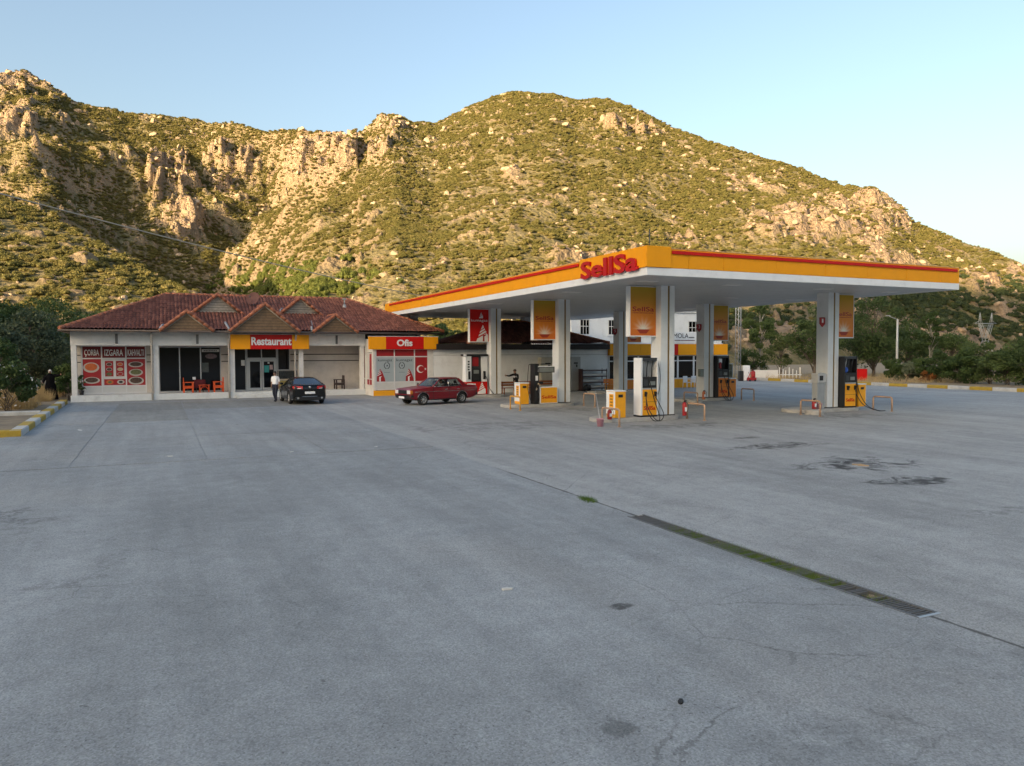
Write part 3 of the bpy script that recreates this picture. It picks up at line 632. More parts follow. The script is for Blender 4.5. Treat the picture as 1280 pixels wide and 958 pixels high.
# ------------------------------------------------------------------ sign boxes on the columns
def sunburst_mat():
    """printed board: orange below, olive yellow above, a pale burst with rays over a dark bowl"""
    m, t, b = nodes_of('orange_board'); L = t.links.new
    co = N(t, 'ShaderNodeTexCoord'); sx = N(t, 'ShaderNodeSeparateXYZ'); L(co.outputs['Object'], sx.inputs[0])
    r = N(t, 'ShaderNodeValToRGB'); mr = N(t, 'ShaderNodeMapRange', ins={1: 0.0, 2: 2.0}); L(sx.outputs[2], mr.inputs[0]); L(mr.outputs[0], r.inputs[0])
    e = r.color_ramp.elements; e[0].position = 0.0; e[0].color = (0.66, 0.15, 0.010, 1); e[1].position = 1.0; e[1].color = (0.46, 0.30, 0.010, 1)
    k = e.new(0.45); k.color = (0.70, 0.22, 0.010, 1)
    def ma(op, a, c=None, v=None):
        n = N(t, 'ShaderNodeMath', operation=op); n.use_clamp = False; L(a, n.inputs[0])
        if c is not None: L(c, n.inputs[1])
        if v is not None: n.inputs[1].default_value = v
        return n.outputs[0]
    dx = ma('SUBTRACT', sx.outputs[0], v=0.65); dz = ma('SUBTRACT', sx.outputs[2], v=0.29)
    rad = ma('SQRT', ma('ADD', ma('MULTIPLY', dx, dx), ma('MULTIPLY', dz, dz))); ang = ma('ARCTAN2', dz, dx)
    ray = ma('POWER', ma('ABSOLUTE', ma('SINE', ma('MULTIPLY', ang, v=6.5))), v=1.5)
    reach = ma('ADD', ma('MULTIPLY', ray, v=0.16), v=0.50)
    g = N(t, 'ShaderNodeMapRange', ins={1: 1.0, 2: 0.12, 3: 0.0, 4: 1.0}); L(ma('DIVIDE', rad, reach), g.inputs[0])
    above = N(t, 'ShaderNodeMapRange', ins={1: -0.01, 2: 0.02}); L(dz, above.inputs[0])
    f = ma('MULTIPLY', ma('POWER', g.outputs[0], v=1.35), above.outputs[0])
    gl = N(t, 'ShaderNodeValToRGB'); L(f, gl.inputs[0]); q = gl.color_ramp.elements; q[0].color = (0.72, 0.32, 0.03, 1); q[1].position = 0.75; q[1].color = (0.80, 0.76, 0.66, 1)
    mx = N(t, 'ShaderNodeMix', data_type='RGBA'); L(f, mx.inputs[0]); L(r.outputs[0], mx.inputs[6]); L(gl.outputs[0], mx.inputs[7])
    L(mx.outputs[2], b.inputs['Base Color']); b.inputs['Roughness'].default_value = 0.4
    return m
board = sunburst_mat(); pale = M('burst_white', (0.70, 0.66, 0.50), 0.5, var=.1); dusk = M('burst_dark', (0.34, 0.03, 0.01), 0.5); sand = M('burst_yellow', (0.72, 0.42, 0.08), 0.5)
def sign_box(x, y, label, lpg=False):
    """x, y: lower left front corner in the station frame; 1.3 m wide, 2.0 m tall"""
    t = thing('sign_box', label, 'sign', S(x, y, 3.36), PHI, 'light boxes hung from the canopy columns')
    wd, hh, th = 1.30, 2.04, .30
    mb = MB(); mb.box(0, wd, .03, th, 0, hh); mb.build('casing', white, t, bevel=.01)
    fr = MB(); fr.box(0, wd, 0, .028, 0, .045); fr.box(0, wd, 0, .028, hh-.03, hh); fr.box(0, .03, 0, .028, .047, hh-.032); fr.box(wd-.03, wd, 0, .028, .047, hh-.032); fr.build('frame', white, t)
    fn = lambda px, pz, d: (px, .008-d, pz)
    if lpg:
        mb = MB(); mb.box(.032, wd-.032, .009, .029, .047, hh-.032); fc = mb.build('face', red, t)
        tx = MB(); text_into(tx, 'kumagaz', fn, .10, wd-.10, 1.22, 1.42, .004, bold=.01); tx.build('lettering', textw, fc)
        ic = MB(); flame_mark(ic, fn, .62, 1.47, .27, .36, 1); ic.build('emblem', textw, fc)
        ic = MB(); flame_mark(ic, fn, .44, .05, .78, 1.02, 0); ic.build('flame', textw, fc)
        ic = MB(); ic.prism([(.86, .06), (.98, .06), (.98, .36), (1.05, .40), (1.10, .50), (.92, .44), (.84, .46), (.88, .36)], lambda p, q, d: (p, -.0005-d, q), 0, .004); ic.build('nozzle_mark', redp, fc)
    else:
        mb = MB(); mb.box(.032, wd-.032, .009, .029, .047, hh-.032); fc = mb.build('face', board, t)
        tx = MB(); text_into(tx, 'SellSa', fn, .13, wd-.13, 1.02, 1.21, .004, bold=.012); tx.build('lettering', redp, fc)
        ln = MB(); px = .14
        while px < wd-.16: d = random.uniform(.02, .055); ln.prism([(px, .945), (px+d, .945), (px+d, .975), (px, .975)], fn, 0, .003); px += d+random.uniform(.012, .03)
        ln.build('small_print', redp, fc)
        bo = MB(); bo.prism([(.34, .29), (.50, .13), (.80, .13), (.96, .29)], fn, .001, .005); bo.build('bowl', dusk, fc)
    return t
def flame_mark(mb, fn, x, y, w_, h_, small):
    """white flame with two slanting stripes"""
    P = lambda pts: [(x+a*w_, y+b*h_) for a, b in pts]
    mb.prism(P([(0, 0), (1, 0), (1, .40), (.86, .50), (.40, .30), (.10, .18)]), fn, 0, .004)
    mb.prism(P([(.18, .30), (.88, .56), (.78, .66), (.24, .42)]), fn, 0, .004)
    mb.prism(P([(.28, .50), (.76, .70), (.70, .80), (.34, .62)]), fn, 0, .004)
    mb.prism(P([(.38, .70), (.68, .84), (.56, 1.0)]), fn, 0, .004)
sign_box(1.90, 3.90, 'orange sunburst light box on the column above the pump with the pink bucket')
sign_box(1.90, 12.60, 'orange sunburst light box above the low SellSa box and black pump tower')
sign_box(1.90, 21.30, 'red light box with white flame above the gas dispenser', True)
sign_box(13.12, 3.90, 'orange sunburst light box above the dark framed pump with blue item')
sign_box(13.12, 12.60, 'orange sunburst light box above the glass cabinet by the second pump lane')
sign_box(13.12, 21.30, 'orange sunburst light box on the column before the roadside shop')
# red number shields on the outer columns
for x, y, n_, lab in ((12.40, 3.75, '1', 'small red shield numbered 1 on the column with the payment post'), (12.40, 12.5, '3', 'small red shield numbered 3 on the column with the grey box'), (12.40, 21.2, '5', 'small red shield on the column before the roadside shop')):
    t = thing('number_shield', lab, 'sign', S(x, y, 3.95), PHI, 'red number shields')
    mb = MB(); mb.prism([(-.30, .05), (-.14, -.10), (.01, .05), (.01, .34), (-.30, .34)], lambda p, q, d: (p, d, q), 0, .05); mb.build('plate', redp, t, bevel=.006)
    tx = MB(); text_into(tx, n_, lambda a, b_, d: (a, -.001-d, b_), -.19, -.10, .10, .28, .004, bold=.01); tx.build('lettering', textw, t)

# ================================================================== RESTAURANT
RX, RY = -19.79, 27.41
res = thing('restaurant', 'long single storey restaurant with red tiled hip roof, gables and porch', 'building', S(RX, RY, 0), PHI)
FL = .36; T0 = 1.7; SE = 16.75     # floor level, depth of the porch wall, start of the office
mb = MB(); mb.box(-.06, SE, -.02, T0+.1, 0, FL); mb.build('plinth', tilew, res, bevel=.01)
mb = MB(); mb.box(8.75, 12.3, -.42, -.025, 0, .17); mb.build('step', tilew, res, bevel=.01)
# porch wall in pieces round the openings
OP = [(.36, 3.80, FL, 3.22), (4.46, 8.03, FL, 3.16), (8.80, 11.42, FL, 3.2), (11.44, 12.22, 1.62, 3.2)]
mb = MB(); xs = [0]+[v for o_ in OP for v in o_[:2]]+[SE]
for k in range(0, len(xs), 2):
    if xs[k+1]-xs[k] > .03: mb.box(xs[k], xs[k+1], T0, T0+.25, FL-.02, 4.0)
for a, b_, c_, d_ in OP:
    mb.box(a, b_, T0, T0+.25, d_, 4.0)
    if c_ > FL: mb.box(a, b_, T0, T0+.25, FL-.02, c_)
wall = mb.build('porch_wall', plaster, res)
gr = MB()
for a, b_ in ((3.82, 4.44), (8.05, 8.78), (12.25, SE-.02), (.02, .34)):
    for z_ in (2.20, 2.62): gr.box(a, b_, T0-.012, T0+.004, z_, z_+.055)
gr.build('wall_groove', M('groove', (0.06, 0.05, 0.045), .9), res)
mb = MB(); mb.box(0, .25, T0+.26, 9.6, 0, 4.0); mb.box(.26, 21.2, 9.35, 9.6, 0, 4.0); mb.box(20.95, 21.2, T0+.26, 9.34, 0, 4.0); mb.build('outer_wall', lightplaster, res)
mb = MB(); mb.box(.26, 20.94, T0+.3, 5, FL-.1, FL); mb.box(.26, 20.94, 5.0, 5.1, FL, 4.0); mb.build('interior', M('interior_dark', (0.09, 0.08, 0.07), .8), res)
mb = MB(); mb.box(.02, SE, .32, T0-.02, 3.28, 3.36); mb.build('porch_ceiling', woodgrey, res)
mb = MB(); mb.box(-.02, SE+.02, .0, .30, 3.20, 4.02); mb.build('beam', lightplaster, res, bevel=.01)
mb = MB(); mb.box(-.02, .26, .305, T0+.2, 3.20, 4.02); mb.build('beam', lightplaster, res, bevel=.01)
for s_ in (.0, 4.2, 8.42, 12.52): 
    mb = MB(); mb.box(s_, s_+.28, .015, .285, 0 if s_ == 0 else FL-.1, 3.20); mb.build('column', lightplaster, res, bevel=.012)
mb = MB(); mb.box(SE-.32, SE-.06, .015, .285, FL-.1, 3.20); mb.build('column', lightplaster, res, bevel=.012)
pipem = M('downpipe', (0.52, 0.49, 0.45), .6, var=.1, dirt=.3)
for s_ in (4.12, 8.36, 12.28):
    mb = MB(); z_ = 2.9
    mb.tube([(s_, -.55, 3.98), (s_, -.48, 3.80), (s_, -.12, 3.30), (s_, -.07, 3.1), (s_, -.07, .02)], .055, 8); mb.build('downpipe', pipem, res)
for s_ in (2.3, 6.6, 14.9):
    mb = MB(); mb.box(s_-.07, s_+.07, -.07, -.002, 3.30, 3.86); mb.build('wall_lamp', M('lamp_grey', (0.16, 0.155, 0.15), .6), res, bevel=.02)

def wframe(parent, name, s0, s1, z0, z1, mull, bars, m, pm, y=T0+.03, th=.07, w_=.07):
    """window: frame with mullions (s positions) and one pane object per light. bars: {column index: [z positions]}"""
    fo = MB(); fo.box(s0, s1, y, y+th, z0, z0+w_); fo.box(s0, s1, y, y+th, z1-w_, z1); fo.box(s0, s0+w_, y+.002, y+th-.002, z0+w_, z1-w_); fo.box(s1-w_, s1, y+.002, y+th-.002, z0+w_, z1-w_)
    ed = [s0+w_/2]+mull+[s1-w_/2]
    for q in mull: fo.box(q-w_/2, q+w_/2, y+.002, y+th-.002, z0+w_, z1-w_)
    lights = []
    for k in range(len(ed)-1):
        zs_ = [z0+w_/2]+bars.get(k, [])+[z1-w_/2]
        for q in zs_[1:-1]: fo.box(ed[k]+w_/2, ed[k+1]-w_/2, y+.004, y+th-.004, q-w_/2, q+w_/2)
        for a, b_ in zip(zs_[:-1], zs_[1:]): lights.append((ed[k]+w_/2, ed[k+1]-w_/2, a+w_/2, b_-w_/2))
    f_ = fo.build(name, m, parent)
    ps = []
    for k, (a, b_, c_, d_) in enumerate(lights):
        p = MB(); p.box(a, b_, y+.025, y+.04, c_, d_); mm = pm[k] if isinstance(pm, list) else pm
        ps.append((p.build('pane', mm, f_), (a, b_, c_, d_)))
    return f_, ps
# bay 1: panes covered with red menu posters
cream = M('panel_white', (0.60, 0.60, 0.585), .5, var=.04, dirt=.12)
wf, ps = wframe(res, 'poster_window', .36, 3.80, FL, 3.22, [1.42, 2.70], {0: [.80, 2.45], 1: [.80, 2.45], 2: [.80, 2.45]}, frame_w,
                [cream, redp, reddk, cream, cream, reddk, cream, redp, reddk])
PF = lambda px, pz, d: (px, T0+.052-d, pz)
def disc(mb, cx, cz, rx, rz, off, n=20): mb.prism([(cx+rx*math.cos(6.2832*k/n), cz+rz*math.sin(6.2832*k/n)) for k in range(n)], lambda p, q, d: (p, T0+.0545-off-d, q), 0, .002)
for k, (txt, i) in enumerate((('ÇORBA', 2), ('IZGARA', 5), ('KAHVALTI', 8))):
    p, (a, b_, c_, d_) = ps[i]; tx = MB(); mg = .07*(b_-a) if k < 2 else .03
    text_into(tx, txt, PF, a+mg+.03, b_-mg-.03, c_+.12 if k else c_+.06, d_-.17, .006, bold=.015); tx.build('lettering', textw, p)
dish_w = M('plate_white', (0.46, 0.43, 0.39), .5, var=.1); soup = M('soup', (0.52, 0.12, 0.03), .6, var=.25, scale=9); meat = M('meat', (0.075, 0.04, 0.028), .6, var=.7, scale=14); salad = M('salad', (0.12, 0.13, 0.05), .6, var=.7, scale=12); cheese = M('cheese', (0.5, 0.40, 0.24), .6, var=.5, scale=12)
def plate(i, cx, cz, rx, rz, fm):
    p = ps[i][0]; mb = MB(); disc(mb, cx, cz, rx, rz, 0); mb.build('plate_print', dish_w, p); mb = MB(); disc(mb, cx, cz+.1*rz, rx*.78, rz*.74, .003, 14); mb.build('food_print', fm, p)
plate(1, .86, 1.92, .42, .30, soup); plate(1, .88, 1.16, .42, .20, meat)
plate(7, 3.22, 2.08, .40, .17, meat); plate(7, 3.22, 1.60, .38, .21, salad); plate(7, 3.22, 1.10, .42, .24, meat)
# the middle light: two small openers over two small posters
p4 = ps[4][0]
for a in (1.58, 2.16):
    mb = MB(); mb.box(a, a+.44, T0+.046, T0+.053, 1.38, 2.30); q_ = mb.build('poster', redp, p4)
    for zc, fm in ((2.10, soup if a > 2 else meat), (1.80, meat if a < 2 else cheese), (1.52, salad if a < 2 else redp)):
        mb = MB(); disc(mb, a+.22, zc, .16, .10, .012, 14); mb.build('plate_print', dish_w if fm is not salad else salad, q_); mb = MB(); disc(mb, a+.22, zc, .135, .08, .0145, 12); mb.build('food_print', fm, q_)
    mb = MB(); mb.box(a-.06, a+.53, T0+.046, T0+.053, .86, 1.22); q_ = mb.build('poster', redp, p4)
    mb = MB(); disc(mb, a+.24, 1.04, .2, .13, .012, 14); mb.build('plate_print', dish_w if a > 2 else soup, q_); mb = MB(); disc(mb, a+.24, 1.04, .11, .07, .0145, 12); mb.build('food_print', black if a > 2 else salad, q_)
    fr = MB(); fr.box(a-.07, a-.012, T0+.024, T0+.056, 1.32, 2.36); fr.box(a+.452, a+.51, T0+.024, T0+.056, 1.32, 2.36); fr.box(a-.01, a+.45, T0+.024, T0+.056, 2.305, 2.36); fr.build('opener_frame', frame_w, p4)
# bay 2: dark shop glass with a banner on the third pane
wf2, ps2 = wframe(res, 'shop_window', 4.46, 8.03, FL, 3.16, [5.64, 6.84], {}, frame_g, glass)
p = ps2[2][0]; mb = MB(); mb.box(6.92, 7.93, T0+.048, T0+.054, 2.82, 2.98); q_ = mb.build('banner', cream, p)
bn = MB(); x = 7.02
while x < 7.80: d = random.uniform(.05, .085); bn.box(x, x+d, T0+.043, T0+.047, 2.86, 2.93); x += d+.025
bn.build('banner_print', black, q_)
mb = MB(); disc(mb, 7.45, 2.55, .36, .16, 0, 11); mb.build('window_print', M('faded_print', (0.13, 0.095, 0.10), .6, var=.6, scale=8), p); mb = MB(); mb.box(6.92, 7.3, T0+.048, T0+.053, 1.55, 2.15); mb.build('window_print', M('faded_print_green', (0.05, 0.062, 0.06), .5, var=.5, scale=6), p)
# bay 3: entrance
wframe(res, 'side_light', 8.80, 9.52, FL, 3.2, [], {}, frame_g, glass, w_=.05)
wframe(res, 'transom_light', 9.54, 11.42, 2.38, 3.2, [10.46], {}, frame_g, glass, w_=.06)
mb = MB(); mb.box(9.54, 9.64, T0+.03, T0+.1, FL, 2.37); mb.box(11.32, 11.42, T0+.03, T0+.1, FL, 2.37); mb.box(9.641, 11.319, T0+.03, T0+.1, 2.30, 2.37); mb.build('door_frame', frame_g, res)
for a, b_ in ((9.65, 10.46), (10.49, 11.31)):
    d_ = MB(); d_.box(a, b_, T0+.035, T0+.085, FL+.01, FL+.16); d_.box(a, b_, T0+.035, T0+.085, 2.20, 2.29); d_.box(a, a+.10, T0+.037, T0+.083, FL+.16, 2.20); d_.box(b_-.10, b_, T0+.037, T0+.083, FL+.16, 2.20)
    do = d_.build('door', frame_g, res)
    g_ = MB(); g_.box(a+.10, b_-.10, T0+.055, T0+.065, FL+.16, 2.20); g_.build('pane', glass, do)
    h_ = MB(); hx = b_-.06 if a < 10 else a+.06; h_.tube([(hx, T0+.035, 1.2), (hx, T0-.03, 1.22), (hx, T0-.03, 1.58), (hx, T0+.035, 1.6)], .014, 6); h_.build('handle', steel, do)
    if a > 10:
        for (u0, u1, v0, v1, mm) in ((.13, .42, 1.50, 1.95, M('notice_teal', (0.03, 0.30, 0.30), .5)), (.46, .66, 1.68, 1.98, M('notice_pink', (0.5, 0.36, 0.36), .6, var=.3, scale=20)), (.34, .46, 2.05, 2.16, cream)):
            n_ = MB(); n_.box(a+u0, a+u1, T0+.048, T0+.0545, v0, v1); n_.build('notice', mm, do)
n_ = MB(); n_.box(9.22, 9.44, T0+.04, T0+.05, 1.95, 2.3); n_.build('notice', cream, res)
wframe(res, 'tall_window', 11.44, 12.22, 1.62, 3.2, [], {}, frame_g, glass, w_=.05)
mb = MB(); mb.tube([(12.75, T0-.05, 3.2), (12.75, T0-.05, 2.05)], .02, 6); mb.build('wall_pipe', pipem, res)

# ---- roof: interlocking tiles as real relief, far too small to pick apart one by one
def tile_mat():
    m, t, b = nodes_of('roof_tiles'); L = t.links.new
    uv = N(t, 'ShaderNodeAttribute', attribute_name='tile'); 
    fl = N(t, 'ShaderNodeVectorMath', operation='FLOOR'); L(uv.outputs['Vector'], fl.inputs[0])
    wn = N(t, 'ShaderNodeTexWhiteNoise', noise_dimensions='3D'); L(fl.outputs[0], wn.inputs['Vector'])
    co = N(t, 'ShaderNodeTexCoord'); nz = N(t, 'ShaderNodeTexNoise', ins={'Scale': .8, 'Detail': 6.0, 'Roughness': .7}); L(co.outputs['Object'], nz.inputs['Vector'])
    ad = N(t, 'ShaderNodeMath', operation='ADD'); L(wn.outputs['Value'], ad.inputs[0]); L(nz.outputs[0], ad.inputs[1])
    r = N(t, 'ShaderNodeValToRGB'); mr = N(t, 'ShaderNodeMapRange', ins={1: .0, 2: 1.7}); L(ad.outputs[0], mr.inputs[0]); L(mr.outputs[0], r.inputs[0])
    e = r.color_ramp.elements; e[0].color = (0.07, 0.026, 0.02, 1); e[1].color = (0.25, 0.10, 0.07, 1); k = e.new(.5); k.color = (0.135, 0.044, 0.031, 1)
    L(r.outputs[0], b.inputs['Base Color']); b.inputs['Roughness'].default_value = .8
    return m
tmat = tile_mat(); captm = M('ridge_tile', (0.36, 0.13, 0.07), .8, var=.3, scale=5, bump=.3)
def tile_patch(acc, P0, U, Vv, nrm, rows, off=0.0, tw=.21, th=.32):
    """rows: function d -> (s_min, s_max); P0 + U*s + V*d, relief along nrm"""
    P0, U, Vv, nrm = (np.array(a, float) for a in (P0, U, Vv, nrm)); dmax, fn = rows
    nd = int(round(dmax/th)); ds = []
    for k in range(nd):
        for fr in (0.02, .5, .97): ds.append((k+fr)*dmax/nd)
    s_all = [fn(d) for d in ds]; ns = max(3, int(max(b_-a for a, b_ in s_all)/tw*4))
    u = np.linspace(0, 1, ns); vs = []; tl = []
    for d, (a, b_) in zip(ds, s_all):
        s = a+(b_-a)*u; k = np.floor(d/(dmax/nd)); fr = d/(dmax/nd)-k
        hgt = .11*np.abs(np.sin(np.pi*(s+off)/tw))**.55+.035*(1-fr)
        vs.append(P0+U*s[:, None]+Vv*d+nrm*hgt[:, None]); tl.append(np.stack([(s+off)/tw, np.full(ns, d/(dmax/nd)), np.full(ns, off)], -1))
    vs = np.concatenate(vs); tl = np.concatenate(tl); n = len(ds)
    ii = (np.arange(n-1)[:, None]*ns+np.arange(ns-1)[None, :]).ravel(); o = sum(len(q[0]) for q in acc)
    acc.append((vs, np.stack([ii, ii+1, ii+1+ns, ii+ns], -1)+o, tl))
def tile_obj(acc, name, parent):
    v = np.concatenate([a[0] for a in acc]); f_ = np.concatenate([a[1] for a in acc]); tl = np.concatenate([a[2] for a in acc])
    me = fast_mesh(name, v, f_, tmat); a = me.attributes.new('tile', 'FLOAT_VECTOR', 'POINT'); a.data.foreach_set('vector', tl.astype(np.float32).ravel())
    o = bpy.data.objects.new(name, me); link(o, parent); o['kind'] = 'stuff'; return o
def hip_roof(acc, x0, x1, y0, y1, ze, zr_, th=.32):
    hw = (y1-y0)/2; sl = math.hypot(hw, zr_-ze); c_, s_ = hw/sl, (zr_-ze)/sl; k = c_; ln = x1-x0
    tile_patch(acc, (x0, y0, ze), (1, 0, 0), (0, c_, s_), (0, -s_, c_), (sl, lambda d: (d*k, ln-d*k)), 0, th=th)
    tile_patch(acc, (x1, y1, ze), (-1, 0, 0), (0, -c_, s_), (0, s_, c_), (sl, lambda d: (d*k, ln-d*k)), 1, th=th)
    tile_patch(acc, (x0, y1, ze), (0, -1, 0), (c_, 0, s_), (-s_, 0, c_), (sl, lambda d: (d*k, 2*hw-d*k)), 2, th=th)
    tile_patch(acc, (x1, y0, ze), (0, 1, 0), (-c_, 0, s_), (s_, 0, c_), (sl, lambda d: (d*k, 2*hw-d*k)), 3, th=th)
def caps(mb, a, b_, r=.11, step=.38):
    a, b_ = Vector(a), Vector(b_); n = max(2, int((b_-a).length/step)); d = (b_-a)/n
    for k in range(n): mb.tube([a+d*k, a+d*(k+1.06)], [r*1.08, r*.9], 8)
EX0, EX1, EY0, EY1, ZE, ZRG = -.45, 21.95, -.80, 10.0, 4.07, 6.48
hw = (EY1-EY0)/2; ysl = (ZRG-ZE)/hw
acc = []; hip_roof(acc, EX0, EX1, EY0, EY1, ZE, ZRG)
mb = MB(); mb.prism([(EX0+.05, EY0+.05), (EX1-.05, EY0+.05), (EX1-.05, EY1-.05), (EX0+.05, EY1-.05)], lambda p, q, d: (p, q, d), 4.025, 4.055); ev = mb.build('eaves', M('eaves_board', (0.13, 0.10, 0.085), .8, var=.2), res)
mb = MB(); mb.tube([(EX0-.02, EY0-.05, 4.03), (EX1, EY0-.05, 4.0)], .065, 8); mb.tube([(EX0-.05, EY0, 4.03), (EX0-.05, EY1, 4.03)], .065, 8); mb.build('gutter', M('gutter', (0.11, 0.085, 0.075), .6), res)
rp = MB(); caps(rp, (EX0+hw, EY0+hw, ZRG+.06), (EX1-hw, EY0+hw, ZRG+.06)); rp.build('ridge_tiles', captm, res)
for cx, cy, sx in ((EX0, EY0, 1), (EX1, EY0, -1), (EX0, EY1, 1), (EX1, EY1, -1)):
    hp = MB(); caps(hp, (cx, cy, ZE+.08), (cx+sx*hw, EY0+hw, ZRG+.06)); hp.build('ridge_tiles', captm, res)
def gable(sc, hw_, zp, yb, zb, boards, nm):
    """roof with its own ridge running back into the main slope; triangle of boards in front"""
    th = (zp-zb); sl = math.hypot(hw_, th); c_, s_ = hw_/sl, th/sl
    def yroof(z_): return EY0+(z_-ZE)/ysl
    ye = yroof(zp)+.1; ga = []
    for sg in (-1, 1):
        # slope from the eave at sc+sg*hw up to the ridge; s runs back from the front edge, d up the slope; back edge follows the main roof
        fn = lambda d: (0, max(.05, yroof(zb+s_*d)-yb+.25))
        tile_patch(ga, (sc+sg*hw_, yb-.12, zb), (0, 1, 0), (-sg*c_, 0, s_), (sg*s_, 0, c_), (sl, fn), 5+sg+sc)
    root = tile_obj(ga, nm, res); del root['kind']
    fr = MB(); n = max(5, int(th/.17)); hgt = th-.12; 
    for k in range(n):
        z0_, z1_ = zb+hgt*k/n, zb+hgt*(k+.84)/n; a0, a1 = hw_*.93*(1-k/n), hw_*.93*(1-(k+.84)/n)
        fr.add([(sc-a0, yb+.02, z0_), (sc+a0, yb+.02, z0_), (sc+a1, yb+.02, z1_), (sc-a1, yb+.02, z1_), (sc-a0, yb+.07, z0_), (sc+a0, yb+.07, z0_), (sc+a1, yb+.07, z1_), (sc-a1, yb+.07, z1_)], [(0,1,2,3),(7,6,5,4),(0,4,5,1),(1,5,6,2),(2,6,7,3),(3,7,4,0)])
    b_ = fr.build('boards', boards, root); b_['kind'] = 'stuff'
    bb_ = MB(); bb_.add([(sc-hw_*.94, yb+.075, zb), (sc+hw_*.94, yb+.075, zb), (sc, yb+.075, zp-.08)], [(0, 1, 2)]); bb_.build('backing', M('groove', (0.06, 0.05, 0.045), .9), root)
    for sg in (-1, 1):
        vg = MB(); caps(vg, (sc+sg*(hw_+.06), yb-.12, zb+.03), (sc, yb-.12, zp+.05), .10, .34); vg.build('verge_tiles', captm, root)
        bg_ = MB(); bg_.tube([(sc+sg*(hw_+.02), yb-.02, zb-.07), (sc, yb-.02, zp-.09)], .055, 4); bg_.build('bargeboard', woodgrey, root)
    rc = MB(); caps(rc, (sc, yb-.1, zp+.06), (sc, ye, zp+.06), .10); rc.build('ridge_tiles', captm, root)
    return root
gable(6.02, 1.42, 5.17, -.86, 4.02, wood, 'gable')
gable(10.40, 2.02, 5.69, -.92, 4.02, wood, 'gable')
gable(14.67, 1.37, 5.10, -.86, 4.02, wood, 'gable')
gable(7.88, 1.55, 6.36, 1.75, 5.12, woodgrey, 'dormer')
gable(12.96, 1.42, 6.32, 1.75, 5.12, woodgrey, 'dormer')
tile_obj(acc, 'roof', res)
lead = M('lead_flashing', (0.34, 0.35, 0.36), .6, var=.15)
for (a, b_) in (((4.55, -.82, 4.12), (4.75, -.2, 4.4)), ((8.35, -.85, 4.12), (8.2, .2, 4.6)), ((13.2, -.85, 4.12), (13.45, .7, 4.75)), ((11.5, 1.7, 5.2), (11.9, 2.6, 5.65))):
    mb = MB(); mb.tube([a, b_], .09, 5); mb.build('flashing', lead, res)
st_ = MB(); st_.cyl((16.1, 3.0, 5.6), (16.1, 3.0, 6.05), .16, .10, 8); st_.cyl((16.1, 3.0, 6.05), (16.1, 3.0, 6.42), .05, .05, 6); st_.box(15.98, 16.22, 2.88, 3.12, 6.38, 6.46); st_.build('vent_pipe', lead, res)
# satellite dish on the roof
sd = thing('satellite_dish', 'rusty satellite dish on the tiled restaurant roof', 'satellite dish', S(RX+10.15, RY+3.0, 5.78), PHI)
mb = MB(); mb.tube([(0, 0, -.1), (0, 0, .42)], .03, 6); mb.build('mast', steel, sd)
mb = MB(); n = 18; cen = Vector((0, -.1, .48)); ax = Vector((-.55, -.75, .45)).normalized(); a1 = ax.cross(Vector((0,0,1))).normalized(); a2 = a1.cross(ax)
vs = []
for k in range(5):
    r_ = .46*k/4; 
    for j in range(n): q = 6.2832*j/n; vs.append(cen+(a1*math.cos(q)+a2*math.sin(q))*r_+ax*(r_*r_*.45))
mb.add(vs, [(k*n+j, k*n+(j+1) % n, (k+1)*n+(j+1) % n, (k+1)*n+j) for k in range(4) for j in range(n)], 0, True); mb.build('dish', M('rust_dish', (0.13, 0.05, 0.04), .7, var=.3), sd)
mb = MB(); mb.tube([cen-a2*.44, cen+ax*.42-a2*.1], .012, 5); mb.blob(cen+ax*.44-a2*.08, (.05, .05, .05), 6, 5); mb.build('feed_arm', darkm, sd)

# ---- office block standing forward of the porch
OY = -2.0
mb = MB(); mb.box(SE, SE+.16, OY+.0, T0, 0, .42); mb.build('office_side_plinth', lightplaster, res)
mb = MB(); mb.box(SE+.0, SE+.16, OY, OY+.22, .42, 3.62); mb.box(SE, SE+.16, -.35, .0, .42, 3.62); mb.box(SE, SE+.16, 1.35, T0, .42, 3.62); mb.box(SE, SE+.16, OY+.22, -.35, 2.75, 3.62); mb.box(SE, SE+.16, 0, 1.35, 3.1, 3.62)
mb.box(SE+.165, 20.75, OY, OY+.15, 3.0, 3.62); mb.box(20.45, 20.75, OY, OY+.15, 0, 3.0); mb.box(SE+.165, 20.75, OY+.15, T0, 3.52, 3.62); mb.box(20.6, 20.75, OY+.16, T0, 0, 3.5); mb.build('office_wall', lightplaster, res)
# side windows with posters (they face along the porch)
for y0, y1, z0, z1 in ((OY+.24, -.37, .62, 2.72), (.02, 1.33, .62, 3.08)):
    fo = MB(); w_ = .06
    fo.box(SE-.005, SE+.06, y0, y1, z0, z0+w_); fo.box(SE-.005, SE+.06, y0, y1, z1-w_, z1); fo.box(SE-.005, SE+.06, y0, y0+w_, z0+w_, z1-w_); fo.box(SE-.005, SE+.06, y1-w_, y1, z0+w_, z1-w_); ym_ = (y0+y1)/2; fo.box(SE-.004, SE+.058, ym_-.03, ym_+.03, z0+w_, z1-w_); fo.box(SE-.003, SE+.056, y0+w_, y1-w_, z0+.40, z0+.46)
    f_ = fo.build('side_window', frame_w, res)
    for k, (a, b_) in enumerate(((y0+w_, ym_-.03), (ym_+.03, y1-w_))):
        for c_, d_, mm in ((z0+w_, z0+.40, redp), (z0+.46, z1-w_, redp if k == 0 else cream)):
            p = MB(); p.box(SE+.02, SE+.035, a, b_, c_, d_); p.build('pane', mm, f_)
    mb = MB(); mb.box(SE+.001, SE+.14, y0, y1, .42, z0); mb.build('apron_panel', lightplaster, res)
poster = M('poster_grey', (0.36, 0.42, 0.45), .5, var=.05)
